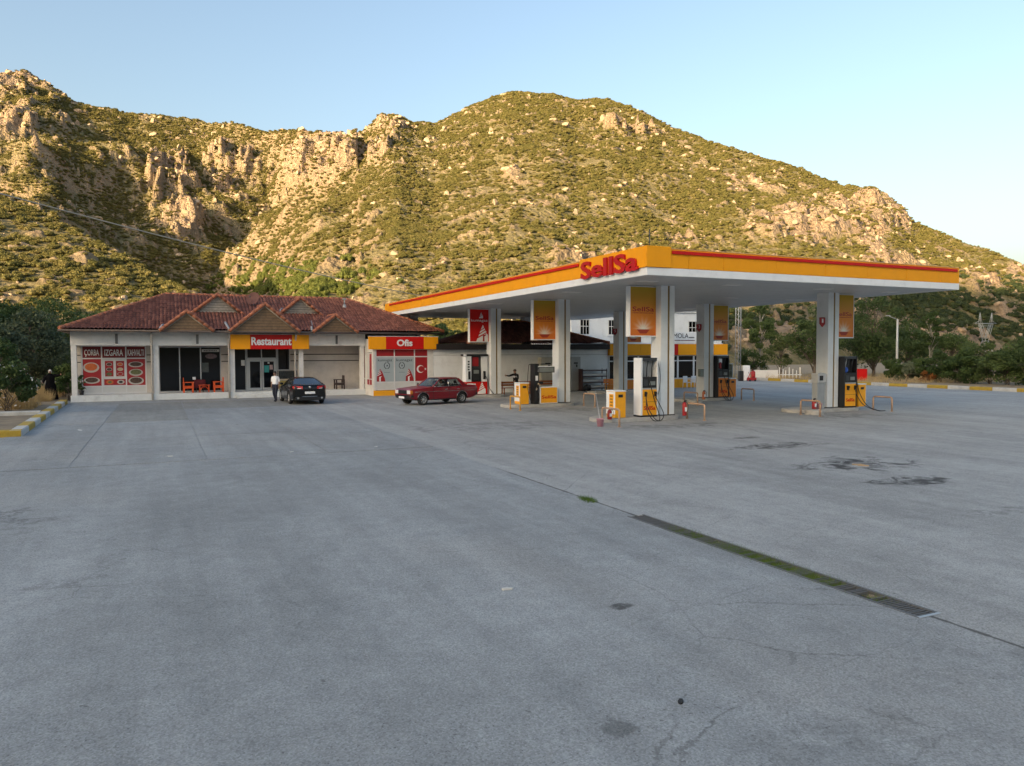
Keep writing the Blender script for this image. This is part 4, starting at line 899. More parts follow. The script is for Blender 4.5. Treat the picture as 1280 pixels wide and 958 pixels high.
of, op = wframe(res, 'office_window', SE+.17, 20.44, .36, 3.0, [18.16, 19.50], {0: [.86, 2.48], 1: [.86, 2.48], 2: [.86, 2.48]}, frame_w, [cream, poster, redp, cream, poster, redp, cream, redp, redp], y=OY+.03)
OF = lambda px, pz, d: (px, OY+.0535-d, pz)
ink = M('print_dark', (0.035, 0.045, 0.055), .5)
for i, flip in ((1, False), (4, True)):
    p, (a, b_, c_, d_) = op[i]; W_ = b_-a
    tx = MB(); text_into(tx, 'kumagaz', OF, a+.10, b_-.10, d_-.31, d_-.09, .004, bold=.006); tx.build('lettering', ink, p)
    rg = MB(); cx, cz = a+W_*(.60 if not flip else .36), c_+1.02
    for k in range(18):
        if k in (4, 13): continue
        q0, q1 = 6.2832*k/18, 6.2832*(k+1)/18; rg.prism([(cx+.20*math.cos(q0), cz+.22*math.sin(q0)), (cx+.20*math.cos(q1), cz+.22*math.sin(q1)), (cx+.155*math.cos(q1), cz+.17*math.sin(q1)), (cx+.155*math.cos(q0), cz+.17*math.sin(q0))], OF, 0, .003)
    rg.prism([(cx-.04, cz-.05), (cx+.05, cz-.05), (cx+.05, cz+.03), (cx, cz+.07)], OF, 0, .003)
    rg.prism([(cx-.2, cz-.44), (cx+.2, cz-.44), (cx+.2, cz-.425), (cx-.2, cz-.425)], OF, 0, .003); rg.build('ring_mark', ink, p)
    fx = a+.01 if not flip else b_-.57
    fl = MB(); fm = lambda px, pz, d: OF(px, pz, d)
    fl.prism([(fx, c_+.01), (fx+.56, c_+.01), (fx+.52, c_+.22), (fx+.36, c_+.62), (fx+.22, c_+.82), (fx+.13, c_+.60), (fx+.02, c_+.32)], OF, 0, .003); fl.build('flame_print', redp, p)
    fw = MB(); OF2 = lambda px, pz, d: (px, OY+.050-d, pz)
    fw.prism([(fx+.16, c_+.015), (fx+.26, c_+.015), (fx+.26, c_+.26), (fx+.34, c_+.36), (fx+.16, c_+.30)], OF2, 0, .003)
    for k in range(3): fw.prism([(fx+.04+.05*k, c_+.36+.12*k), (fx+.30-.03*k, c_+.50+.10*k), (fx+.29-.03*k, c_+.54+.10*k), (fx+.05+.05*k, c_+.41+.12*k)], OF2, 0, .003)
    fw.build('flame_stripes', textw, p)
p, (a, b_, c_, d_) = op[7]; cs = MB(); cx, cz = a+.36, c_+.78
out = []; n = 16
pts1 = [(cx+.25*math.cos(q), cz+.25*math.sin(q)) for q in np.linspace(R(38), R(322), n)]; pts2 = [(cx+.06+.20*math.cos(q), cz+.20*math.sin(q)) for q in np.linspace(R(40), R(320), n)]
for k in range(n-1): cs.prism([pts1[k], pts1[k+1], pts2[k+1], pts2[k]], OF, 0, .004)
sc_ = (cx+.34, cz); 
for k in range(5):
    q = 6.2832*k/5+math.pi; cs.prism([(sc_[0]+.09*math.cos(q), sc_[1]+.09*math.sin(q)), (sc_[0]+.036*math.cos(q+.63), sc_[1]+.036*math.sin(q+.63)), sc_, (sc_[0]+.036*math.cos(q-.63), sc_[1]+.036*math.sin(q-.63))], OF, 0, .004)
cs.build('crescent_and_star', textw, p)
mb = MB(); mb.box(SE+.02, 18.6, OY-.03, OY+.02, 0, .34); mb.build('yellow_skirting', yellow2, res, bevel=.006)
mb = MB(); mb.box(18.61, 20.75, OY-.01, OY+.02, 0, .34); mb.build('skirting', lightplaster, res)

# ---- the two shop signs
def shop_sign(name, label, s0, s1, y, z0, z1, r0, r1, txt, t0, t1, tz0, tz1):
    t = thing(name, label, 'sign', S(RX+s0, RY+y, z0), PHI)
    h_ = z1-z0; d = .22
    for a, b_, m_, nm in ((0, r0-s0-.004, yellow, 'yellow_panel'), (r0-s0, r1-s0, red, 'red_panel'), (r1-s0+.004, s1-s0, yellow, 'yellow_panel')):
        mb = MB(); mb.box(a, b_, -d, 0, 0, h_); mb.build(nm, m_, t, bevel=.01)
    mb = MB(); mb.box(-.02, s1-s0+.02, -d-.01, 0, h_+.001, h_+.03); mb.build('top_trim', frame_w, t)
    tx = MB(); text_into(tx, txt, lambda px, pz, e: (px-s0, -d-.001-e, pz-z0), t0, t1, tz0, tz1, .04, bold=.03); tx.build('lettering', textw, t)
shop_sign('restaurant_sign', 'orange and red sign reading Restaurant above the entrance', 8.44, 13.11, -.10, 2.98, 3.88, 9.58, 12.07, 'Restaurant', 9.64, 12.03, 3.22, 3.72)
shop_sign('office_sign', 'orange and red sign reading Ofis over the office window', 16.46, 21.03, -2.01, 2.95, 3.76, 17.55, 20.05, 'Ofis', 18.25, 19.28, 3.15, 3.58)

# ================================================================== OUTBUILDING WITH WHITE WALL, SHOP, WHITE HOUSE
WY = RY-2.0
ob_ = thing('outbuilding', 'low white outbuilding with dark eaves and red tiled roof behind the pumps', 'building', S(0, WY, 0), PHI)
mb = MB(); mb.box(.98, 14.32, 0, .25, 0, 2.92); mb.build('wall', whitewall, ob_)
for z_ in (2.55,): mb = MB(); mb.box(.98, 14.32, -.012, .004, z_, z_+.03); mb.build('wall_joint', M('joint_grey', (0.45, 0.46, 0.46), .9), ob_)
mb = MB(); mb.box(1.1, 14.30, -.35, .6, 2.925, 3.30); mb.build('dark_fascia', M('dark_eaves', (0.02, 0.016, 0.018), .7, var=.3), ob_, bevel=.01)
mb = MB(); mb.box(3.7, 14.04, 8.2, 8.4, 0, 3.3); mb.box(14.05, 14.30, .62, 8.19, 0, 3.3); mb.box(3.7, 3.9, .62, 8.19, 0, 3.3); mb.build('outer_wall', whitewall, ob_)
acc = []; hip_roof(acc, 3.3, 14.3, -.30, 9.0, 3.32, 4.95); tile_obj(acc, 'roof', ob_)
for cx, sx in ((3.3, 1), (14.3, -1)):
    hp = MB(); caps(hp, (cx, -.3, 3.40), (cx+sx*4.65, 4.35, 5.02)); hp.build('ridge_tiles', captm, ob_)
rp = MB(); caps(rp, (7.95, 4.35, 5.02), (9.65, 4.35, 5.02)); rp.build('ridge_tiles', captm, ob_)
wl = MB(); wl.cyl((3.55, 0, 1.95), (3.55, -.12, 1.95), .05, .04, 8); wl.blob((3.55, -.15, 1.93), (.06, .06, .08), 8, 6); tag(wl.build('wall_light', darkm, None, S(0, WY, 0), PHI), 'small dark lamp fixed to the white wall by the office', 'lamp')

sh = thing('roadside_shop', 'glass fronted shop with orange band below and above its windows', 'shop', S(0, WY, 0), PHI)
mb = MB(); mb.box(14.40, 25.15, .10, .3, 0, 3.30); mb.box(14.40, 14.6, .31, 5.6, 0, 3.3); mb.box(24.95, 25.15, .31, 5.6, 0, 3.3); mb.box(14.6, 24.95, 5.4, 5.6, 0, 3.3); mb.box(14.4, 25.15, .31, 5.6, 3.31, 3.4); mb.build('wall', whitewall, sh)
xs = [14.35, 16.9, 18.6, 20.15]
for a, b_ in ((14.35, 17.0), (17.006, 19.9), (20.45, 22.8), (22.806, 25.2)):
    mb = MB(); mb.box(a, b_, -.22, .09, 2.49, 3.33); mb.build('fascia_panel', yellow, sh, bevel=.01)
mb = MB(); mb.box(19.906, 20.444, -.23, .09, 2.49, 3.33); mb.build('red_panel', red, sh, bevel=.01)
sx_ = [14.42, 15.7, 17.0, 18.2, 19.4, 20.6, 22.1, 23.3, 24.2, 25.12]
for k, (a, b_) in enumerate(zip(sx_[:-1], sx_[1:])):
    fo = MB(); w_ = .08
    fo.box(a, b_, .02, .09, .68, .68+w_); fo.box(a, b_, .02, .09, 2.42, 2.48); fo.box(a, a+w_, .022, .088, .76, 2.42); fo.box(b_-w_, b_, .022, .088, .76, 2.42); fo.box(a+w_, b_-w_, .024, .086, 2.02, 2.10)
    f_ = fo.build('window', frame_w, sh)
    for c_, d_ in ((.76, 2.02), (2.10, 2.42)): p = MB(); p.box(a+w_, b_-w_, .045, .06, c_, d_); p.build('pane', redp if (k == 2 and c_ < 1) else glass, f_)
    pn = MB(); pn.box(a+.01, b_-.01, -.02, .09, .0, .67); pn.build('skirt_panel', yellow2 if k > 3 else orange, sh, bevel=.008)
ms = thing('mola_sign', 'white board lettered MOLA standing on the shop roof', 'sign', S(19.3, WY-.1, 3.42), PHI)
mb = MB(); mb.box(0, 3.0, 0, .08, 0, .84); mb.build('board', white, ms, bevel=.008)
tx = MB(); text_into(tx, 'MOLA', lambda px, pz, d: (px, -.001-d, pz), .80, 2.18, .36, .72, .01, bold=.0); tx.build('lettering', black, ms)
tx = MB(); x = .9
while x < 2.75: d = random.uniform(.03, .08); tx.box(x, x+d, -.012, -.001, .15, .22); x += d+.025
tx.build('small_print', M('print_maroon', (0.12, 0.02, 0.04), .5), ms)
tx = MB(); x = 2.25
while x < 2.7: tx.box(x, x+.07, -.012, -.001, .37, .45); x += .1
tx.build('suffix_print', black, ms)

wh = thing('white_house', 'plain white two storey house behind the shop and outbuilding', 'house', S(17.25, 36.0, 0), PHI)
mb = MB(); mb.box(0, 16.5, 0, 9, 0, 6.55); mb.build('walls', whitewall, wh)
mb = MB(); mb.box(-.12, 16.62, -.12, 9.12, 6.56, 6.66); mb.build('roof_slab', greym, wh)
mb = MB(); mb.tube([(.5, -.06, 6.45), (16.4, -.06, 6.3)], .02, 5); mb.build('cable', black, wh)
for x0, x1 in ((.86, 1.76), (3.75, 4.65), (7.4, 8.4), (12.55, 13.75)):
    fo = MB(); fo.box(x0, x1, -.03, .05, 4.28, 5.58); f_ = fo.build('window', glass, wh)
    b_ = MB()
    for q in (x0, x1): b_.box(q-.03, q+.03, -.06, -.031, 4.25, 5.61)
    for q in (4.28, 5.0, 5.58): b_.box(x0+.03, x1-.03, -.058, -.032, q-.025, q+.025)
    for q in ((x0*2+x1)/3, (x0+2*x1)/3): b_.box(q-.02, q+.02, -.056, -.034, 4.30, 5.56)
    b_.build('window_bars', frame_w, f_)
    si = MB(); si.box(x0-.08, x1+.08, -.12, -.001, 4.14, 4.24); si.build('sill', whitewall, f_)

# ================================================================== FORECOURT FURNITURE
def bx(*a): return MB().box(*a)
hosem = M('hose_black', (0.014, 0.014, 0.015), 0.55)
def bin_box(x, y, label, white_left=True, body=yellow2, hgt=1.04):
    t = thing('waste_bin', label, 'bin', S(x, y, .148), PHI, 'tall bins on the pump islands')
    bx(0, .48, 0, .64, .02, hgt).build('body', body, t, bevel=.012)
    sx = -.022 if white_left else .482
    bx(sx, sx+.02, .01, .63, .16, hgt-.01).build('side_panel', white, t, bevel=.005)
    bx(-.02, .50, -.015, .655, hgt+.002, hgt+.05).build('lid', white, t, bevel=.012)
    bx(.14, .34, -.012, -.002, hgt-.22, hgt-.11).build('slot', black, t)
    if white_left:
        st = bx(-.030, -.0235, .10, .40, .42, hgt-.10).build('sticker', yellow2, t); p = MB()
        for k in range(4): p.box(-.033, -.0305, .15, .35, .48+k*.12, .53+k*.12)
        p.build('sticker_print', M('print_brown', (0.25, 0.13, 0.02), .6), st)
    return t
def hose(pts, r=.017): return MB().tube(pts, r, 6)
def catmull(P, n=6):
    P = [Vector(p) for p in P]; Q = [P[0]]+P+[P[-1]]; out = []
    for i in range(1, len(Q)-2):
        for k in range(n):
            t = k/n; a, b_, c_, d = Q[i-1], Q[i], Q[i+1], Q[i+2]
            out.append(.5*((2*b_)+(c_-a)*t+(2*a-5*b_+4*c_-d)*t*t+(3*b_-a-3*c_+d)*t**3))
    return out+[P[-1]]
def nozzle(t, x, z, y=-.03):
    m = MB(); m.box(x-.035, x+.035, y-.045, y, z, z+.20); m.tube([(x, y-.05, z+.17), (x, y-.10, z+.10), (x, y-.09, z-.02)], [.02, .018, .012], 6); m.box(x-.012, x+.012, y-.13, y-.05, z+.10, z+.19); m.build('nozzle', black, t)
def pump(x, y, label, sidem, framem, cab=yellow2, loops=True, extra=None):
    t = thing('fuel_pump', label, 'fuel pump', S(x, y, .148), PHI, 'fuel pumps under the canopy')
    bx(.0, .80, .0, .50, 0, .07).build('plinth', black, t)
    c = bx(.085, .775, .0, .50, .072, 1.10).build('cabinet', cab, t, bevel=.015)
    bx(.09, .77, -.006, .0, .60, .612).build('door_gap', black, c)
    tx = MB(); text_into(tx, 'SellSa', lambda a, b_, d: (a, -.002-d, b_), .16, .70, .28, .44, .006, bold=.02); tx.build('lettering', red, c)
    bx(.0, .083, -.01, .50, .072, 2.36).build('side_panel', sidem, t, bevel=.01)
    bx(.778, .83, -.01, .50, .072, 2.36).build('side_panel', framem, t, bevel=.01)
    d = bx(.085, .775, .01, .49, 1.16, 1.60).build('display_unit', black, t, bevel=.01)
    bx(.42, .70, -.002, .009, 1.27, 1.42).build('screen', M('screen_grey', (0.20, 0.22, 0.21), .3), d); bx(.14, .34, -.002, .009, 1.25, 1.50).build('keypad', darkm, d)
    bx(.085, .775, -.005, .48, 1.102, 1.158).build('trim', greym, t)
    bx(.085, .775, .0, .49, 2.24, 2.36).build('head', darkm, t, bevel=.01)
    bx(.09, .77, .30, .34, 1.60, 2.24).build('back_panel', greym if framem is not black else darkm, t)
    for k, xx in enumerate((.20, .36, .60)): 
        m = MB(); m.tube([(xx, .12, 1.60), (xx, .10, 1.95), (xx+.03, .06, 2.24)], .022, 6); m.build('hose_riser', darkm if k else steel, t)
    for xx in (.20, .66): nozzle(t, xx, .82)
    if loops:
        hose(catmull([(.20, -.08, .80), (.24, -.16, .40), (.42, -.30, .0), (.60, -.36, -.13), (.70, -.30, .05), (.62, -.10, .60), (.46, -.05, 1.2), (.38, .02, 1.62)])).build('hose', hosem, t)
        hose(catmull([(.66, -.08, .80), (.80, -.20, .45), (.90, -.30, .10), (.70, -.38, -.12), (.36, -.34, -.10), (.16, -.20, .30), (.22, -.1, .70)])).build('hose', hosem, t)
        hose(catmull([(.83, .05, 2.28), (.90, -.05, 1.7), (.86, -.08, 1.2), (.76, -.10, .90)]), .012).build('hose', hosem, t)
    else:
        hose(catmull([(.66, -.08, .80), (.74, -.14, .50), (.95, -.35, .10), (1.35, -.75, -.12), (1.75, -.80, -.13), (1.55, -.55, -.12), (1.20, -.25, .12), (.90, -.05, .80), (.82, .02, 1.6), (.80, .05, 2.26)])).build('hose', hosem, t)
    return t
pump(2.02, 3.30, 'yellow fronted fuel pump with tall white side panel beside the pink bucket', white, white)
p2_ = pump(13.14, 3.30, 'yellow fronted pump in a dark open frame with a blue cloth inside', black, black, loops=False)
m = MB(); m.blob((.24, .12, 1.74), (.13, .09, .14), 10, 7); m.build('blue_cloth', M('blue_cloth', (0.03, 0.10, 0.45), .8, var=.3, scale=9), p2_)
p3_ = pump(13.14, 12.0, 'orange fronted pump in a dark frame next to the glass cabinet', black, black, cab=orange)
m = MB(); m.box(.12, .34, .02, .10, 1.95, 2.2); m.build('white_card', white, p3_); m = MB(); m.box(.16, .28, .0, .08, 1.66, 2.0); m.build('red_card', redp, p3_)
# slim black pump tower with a display arm
t = thing('pump_tower', 'slim black pump tower with a swung out display head and hose mast', 'fuel pump', S(1.64, 11.98, .148), PHI, 'fuel pumps under the canopy')
bx(0, .27, 0, .45, 0, 2.02).build('tower', black, t, bevel=.015)
bx(.20, 1.16, .02, .36, 1.57, 1.89).build('display_head', black, t, bevel=.01)
m = MB(); m.box(.20, 1.17, .0, .018, 1.855, 1.91); m.box(.20, .235, .0, .018, 1.56, 1.853); m.build('head_frame', white, t); bx(.28, 1.10, .004, .017, 1.60, 1.82).build('display_glass', M('screen_grey', (0.20, 0.22, 0.21), .3), t)
m = MB(); m.tube([(.7, .15, 2.0), (-.10, .15, 2.0), (-.22, .15, 1.98)], .02, 6); m.build('hose_mast', darkm, t)
hose(catmull([(-.22, .15, 1.98), (-.30, .10, 1.5), (-.34, .05, 1.0), (-.30, .0, .5), (-.16, -.1, .05), (.02, -.12, .3), (.05, -.03, .8)]), .014).build('hose', hosem, t)
bx(.07, .20, -.012, -.001, 1.18, 1.42).build('badge', white, t); nozzle(t, .15, .80); hose(catmull([(.15, -.09, .78), (.22, -.14, .4), (.16, -.12, .05), (.08, -.1, .3), (.1, -.02, .6)]), .014).build('hose', hosem, t)
m = MB(); m.prism([(.06, .70), (.13, .70), (.26, 1.05), (.20, 1.06)], lambda p, q, d: (p, -.02-d, q), 0, .03); m.build('nozzle_boot', M('beige_plastic', (0.5, 0.4, 0.28), .5), t)
m = bx(.27, .55, .1, .4, 1.0, 1.12).build('side_holster', black, t, bevel=.01)
t = thing('pump_cabinet', 'low yellow SellSa cabinet beside the black pump tower', 'cabinet', S(1.95, 11.95, .148), PHI)
bx(0, 1.0, 0, .6, .02, .86).build('casing', white, t, bevel=.015); f_ = bx(.045, .955, -.012, -.001, .06, .82).build('front', yellow2, t)
tx = MB(); text_into(tx, 'SellSa', lambda a, b_, d: (a, -.0125-d, b_), .09, .91, .27, .43, .006, bold=.02); tx.build('lettering', red, f_)
# gas dispenser, red base with a white flame
t = thing('gas_dispenser', 'white gas dispenser with red base and white flame beside the red saloon', 'fuel pump', S(1.62, 21.2, .148), PHI, 'fuel pumps under the canopy')
bx(0, 1.40, 0, .55, .03, .80).build('base_cabinet', red, t, bevel=.012)
m = MB(); flame_mark(m, lambda a, b_, d: (a, -.001-d, b_), .72, .05, .56, .72, 0); m.build('flame', textw, t); bx(.06, .62, -.01, -.001, .60, .70).build('plate', white, t)
bx(-.02, .34, -.02, .55, .802, 2.36).build('side_panel', white, t, bevel=.01); bx(1.02, 1.42, .02, .55, .802, 2.36).build('side_panel', white, t, bevel=.01)
bx(-.12, 1.44, -.06, .60, 2.362, 2.48).build('roof_cap', black, t, bevel=.01); bx(-.20, .0, -.08, -.061, 2.33, 2.48).build('cap_end', white, t)
bx(.345, 1.015, .12, .52, .802, 2.36).build('core', darkm, t); bx(.40, .90, -.04, .11, .86, 1.62).build('meter_head', black, t, bevel=.05); bx(.48, .82, -.05, -.041, 1.30, 1.52).build('screen', M('screen_grey', (0.20, 0.22, 0.21), .3), t)
bx(.45, .85, .09, .119, 1.75, 2.30).build('rear_panel', redp, t)
m = MB(); [m.box(.10, .22, -.026, -.021, 1.5+.16*k, 1.6+.16*k) for k in range(4)]; m.build('panel_print', darkm, t)
for xx in (.12, 1.12): bx(xx, xx+.14, -.08, -.021 if xx < 1 else .019, .95, 1.45).build('holster', black, t, bevel=.02)
hose(catmull([(1.19, -.1, 1.2), (1.35, -.16, .9), (1.45, -.2, .4), (1.70, -.25, .05), (1.55, -.25, .0)]), .02).build('hose', hosem, t)
# bins
bin_box(.84, 3.30, 'yellow bin with white stickered side next to the pink mop bucket')
bin_box(.88, 12.02, 'yellow bin with white stickered side by the black pump tower')
bin_box(14.15, 3.35, 'yellow bin with white side behind the dark framed pump hose', False)
bin_box(14.05, 12.05, 'orange bin below the glass cabinet', False, orange)
# guard rails
def rail(x, y0, y1, label, m=peach, h=.64):
    t = thing('guard_rail', label, 'guard rail', S(x, y0, 0), PHI, 'bent pipe guard rails at the island ends'); L_ = y1-y0; r = .10
    p = [(0, 0, 0), (0, 0, h-r)]+[(0, r-r*math.cos(a), h-r+r*math.sin(a)) for a in np.linspace(.3, 1.57, 5)]+[(0, L_-r+r*math.sin(a), h-r+r*math.cos(a)) for a in np.linspace(.0, 1.27, 5)]+[(0, L_, h-r), (0, L_, 0)]
    MB().tube(p, .038, 8).build('pipe', m, t)
    for yy in (0, L_): MB().cyl((0, yy, 0), (0, yy, .012), .085, n=10).build('foot_plate', m, t)
rail(-.06, 1.62, 2.80, 'peach pipe guard rail before the yellow bin and pink bucket'); rail(4.38, 2.3, 3.4, 'peach pipe guard rail beside the red extinguisher on the sunburst pump island')
rail(.06, 10.30, 11.4, 'yellow pipe guard rail before the bin by the black pump tower', yrail); rail(4.38, 10.7, 11.8, 'peach pipe guard rail past the low SellSa cabinet')
rail(4.38, 19.2, 20.3, 'peach pipe guard rail near the man in the dark jacket')
rail(9.96, 1.68, 2.75, 'peach pipe guard rail round the concrete block by the payment post'); rail(14.95, 2.2, 3.2, 'peach pipe guard rail by the trailing black hose')
rail(9.62, 9.3, 10.4, 'peach pipe guard rail round the concrete block before the shop'); rail(14.8, 10.9, 11.9, 'peach pipe guard rail beside the orange bin')
for x, y, lab in ((10.55, 2.55, 'round concrete block at the foot of the payment post island'), (10.15, 10.2, 'round concrete block behind the guard rail before the shop')):
    m = MB(); m.lathe([(.001, 0), (.40, 0), (.40, .17), (.36, .21), (.001, .21)], (0, 0, 0), 20, sm=False); tag(m.build('concrete_block', concrete, None, S(x, y, 0), PHI), lab, 'concrete block')
def extinguisher(x, y, z, label, h=.52, m_=redp):
    t = thing('fire_extinguisher', label, 'extinguisher', S(x, y, z), PHI, 'fire extinguishers on the islands')
    m = MB(); m.lathe([(.001, 0), (.085, .0), (.09, .03), (.09, h*.72), (.07, h*.84), (.03, h*.88), (.001, h*.88)], (0, 0, 0), 14); m.build('cylinder', m_, t)
    m = MB(); m.box(-.03, .03, -.03, .03, h*.86, h*.94); m.box(-.02, .10, -.012, .012, h*.94, h); m.build('valve', black, t)
    hose(catmull([(.03, -.03, h*.9), (.12, -.05, h*.8), (.12, -.06, h*.45), (.10, -.06, h*.25)]), .012).build('hose', hosem, t); bx(-.05, .05, -.098, -.09, h*.28, h*.56).build('label_plate', white, t)
extinguisher(4.05, 3.15, .15, 'red extinguisher against the column with the sunburst box and pink bucket', .62)
extinguisher(10.95, 2.95, .15, 'red extinguisher by the grey payment post')
extinguisher(11.55, 11.2, .15, 'faded orange extinguisher at the column with the grey box', .5, M('faded_red', (0.45, 0.12, 0.04), .5, var=.2))
extinguisher(.42, 3.05, .15, 'small dark red extinguisher in front of the yellow bin by the bucket', .42, M('dark_red', (0.25, 0.01, 0.01), .5))
def bucket(x, y, z, label, stick=False):
    t = thing('bucket', label, 'bucket', S(x, y, z), PHI)
    m = MB(); m.lathe([(.001, .0), (.105, .0), (.14, .27), (.155, .275), (.155, .29), (.135, .29), (.10, .02), (.001, .02)], (0, 0, 0), 18); m.build('pail', pink, t)
    m = MB(); m.tube([(.15*math.cos(a), .02, .28-.10*math.sin(a)) for a in np.linspace(0, 3.14, 9)], .006, 5); m.build('handle', steel, t)
    if stick:
        m = MB(); m.tube([(.02, .0, .06), (.42, 1.05, 1.30)], .013, 6); m.box(-.10, .12, -.02, .02, .04, .10); tag(m.build('squeegee', M('aluminium_stick', (0.5, 0.5, 0.5), .4, metal=.6), None, S(x, y, z), PHI), 'long handled squeegee standing in the pink bucket', 'squeegee')
bucket(-.55, 2.15, .0, 'pink mop bucket on the paving by the first guard rail', True)
bucket(11.30, 3.0, .15, 'pink bucket between the payment post and extinguisher')
t = thing('payment_post', 'grey metal payment post beside the numbered column', 'payment post', S(11.62, 3.42, .148), PHI)
bx(0, .46, 0, .30, 0, 1.18).build('pedestal', greym, t, bevel=.01); bx(-.03, .50, -.06, .32, 1.182, 1.60).build('head', M('post_grey', (0.46, 0.47, 0.47), .5, dirt=.2), t, bevel=.02)
bx(.08, .30, -.066, -.061, 1.28, 1.50).build('screen', black, t); bx(.06, .40, -.008, -.001, .2, 1.10).build('front_panel', steel, t)
t = thing('meter_box', 'small grey box fixed to the column before the shop', 'box', S(12.30, 12.35, 1.35), PHI); bx(-.16, .12, -.08, .10, 0, .42).build('casing', M('grey_green', (0.20, 0.23, 0.21), .6), t, bevel=.015); bx(-.13, .09, -.092, -.081, .04, .38).build('door', M('grey_green2', (0.25, 0.28, 0.26), .6), t)
# glass cabinet behind the third pump
t = thing('glass_cabinet', 'grey framed glass display cabinet with white shelves behind the orange bin', 'cabinet', S(14.75, 13.6, 0), PHI)
m = MB(); [m.box(a, a+.04, b_, b_+.04, 0, 2.0) for a in (0, .86) for b_ in (0, .5)]; m.box(-.01, .91, -.01, .55, 2.001, 2.06); m.box(-.01, .91, -.01, .55, .0, .12); m.build('frame', steel, t)
for k in range(4): bx(.045, .855, .045, .495, .45+.38*k, .47+.38*k).build('shelf', white, t)
for a in ((.041, .859, .005, .015, .13, 1.99), (.005, .015, .041, .499, .13, 1.99), (.885, .895, .041, .499, .13, 1.99)): bx(*a).build('pane', glass_mat('clear_glass', (0.08, 0.09, 0.09), .22), t)
for k in range(7): q = random.choice([0, 1, 2]); bx(.08+.1*k, .15+.1*k, .1, .3, .471+.38*q, .471+.38*q+random.uniform(.12, .25)).build('goods', [white, greym, cream][k % 3], t)
t = thing('price_frame', 'white wire frame board standing behind the dark pump', 'board', S(14.2, 13.3, 0), PHI)
m = MB(); m.box(0, .04, 0, .04, 0, 2.55); m.box(.76, .80, 0, .04, 0, 2.55); [m.box(.041, .759, .005, .035, z_, z_+.05) for z_ in (1.85, 2.08, 2.30, 2.50)]; m.box(.38, .42, .036, .044, 1.9, 2.5); m.build('frame', white, t)
bx(.041, .759, .015, .02, 1.9, 2.3).build('panel', greym, t)

# along the white wall
t = thing('tray_rack', 'dark shelf rack with pale trays against the white wall', 'shelf', S(11.6, 24.35, 0), PHI)
rackm = M('rack_brown', (0.055, 0.03, 0.03), .6, var=.2)
for a in (0, 1.96):
    for b_ in (0, .62): bx(a, a+.05, b_, b_+.05, 0, 1.55).build('upright', rackm, t)
for k in range(4): 
    bx(.0, 2.01, -.01, .68, .14+.42*k, .22+.42*k).build('shelf', rackm, t)
    if k < 4: bx(.06, 1.95, .0, .60, .221+.42*k, .221+.42*k+(.16 if k < 3 else .03)).build('tray', M('tray_grey', (0.50, 0.52, 0.53), .5, dirt=.2), t)
bx(-.04, -.001, 0, .68, .0, 1.56).build('end_panel', rackm, t)
sk = MB(); 
for k in range(5): sk.blob((.1*k-.15, -.22+.04*(k % 2), .18+.06*(k % 3)), (.16, .14, .20), 8, 6)
tag(sk.build('rubbish_sack', black, None, S(11.75, 24.3, 0), PHI), 'black rubbish sacks heaped at the end of the tray rack', 'sack')
for x, w_, h0, h1, lab, m_ in ((8.6, 1.05, .0, 2.38, 'tall beige steel cabinet against the white wall behind the pump tower', M('cabinet_beige', (0.46, 0.44, 0.38), .5, dirt=.25)), (10.95, .78, .0, 2.40, 'grey steel cabinet with an upper box against the white wall beside the rack', greym)):
    t = thing('steel_cabinet', lab, 'cabinet', S(x, 24.86, 0), PHI)
    bx(0, w_, 0, .5, .05, h1).build('body', m_, t, bevel=.012); bx(.05, w_-.05, -.012, -.001, .15, h1*.62).build('door', m_, t); bx(.05, w_-.05, -.012, -.001, h1*.65, h1-.08).build('door', m_, t)
    bx(w_*.3, w_*.7, -.022, -.0125, h1*.80, h1*.84).build('handle', black, t); bx(w_*.52, w_*.66, -.03, -.0125, h1*.70, h1*.78).build('lock', black, t)
def bench(x, y, L_, label, m_, lm, rz=0, back=True):
    t = thing('bench', label, 'bench', S(x, y, 0), PHI+rz, 'orange benches by the white wall')
    for k in range(3): bx(0, L_, .13*k, .13*k+.115, .42, .46).build('seat_plank', m_, t, bevel=.005)
    if back:
        for k in range(2): bx(0, L_, .40, .44, .55+.16*k, .68+.16*k).build('back_plank', m_, t, bevel=.005)
    for a in (.08, L_-.14):
        for b_ in (.02, .34): bx(a, a+.06, b_, b_+.05, 0, .419 if b_ < .3 or not back else .85).build('leg', lm, t)
bench(13.05, 23.5, 1.25, 'short orange bench on yellow legs beside the tray rack', orange, yrail)
dko = M('dark_orange_wood', (0.34, 0.10, 0.03), .6, var=.2)
bench(4.7, 22.6, 2.2, 'dark orange bench before the white wall by the man in the dark jacket', dko, dko); bench(7.4, 23.3, 2.0, 'dark orange bench behind the yellow bin by the beige cabinet', dko, dko)
def plastic_chair(x, y, rz, label):
    t = thing('plastic_chair', label, 'chair', S(x, y, 0), PHI+rz, 'white plastic chairs before the shop')
    bx(-.22, .22, -.21, .21, .42, .45).build('seat', white, t, bevel=.012)
    m = MB(); [m.box(-.21+.085*k, -.16+.085*k, .19, .215, .45, .86) for k in range(6)]; m.box(-.22, .22, .185, .22, .82, .90); m.build('backrest', white, t)
    for a in (-.2, .2):
        for b_ in (-.2, .2): MB().tube([(a*1.12, b_*1.12, 0), (a, b_, .42)], [.016, .022], 6).build('leg', white, t)
        MB().tube([(a*1.1, .2, .66), (a*1.15, -.16, .64), (a*1.05, -.19, .44)], .018, 6).build('arm', white, t)
for k, (x, y, rz, lab) in enumerate(((20.75, 24.5, .2, 'white plastic chair near the red shop panel'), (21.55, 24.55, -.1, 'white plastic chair between two others before the shop'), (22.5, 24.4, -.5, 'white plastic chair turned sideways at the shop door'), (17.9, 24.4, .3, 'white plastic chair by the red poster window'))): plastic_chair(x, y, rz, lab)

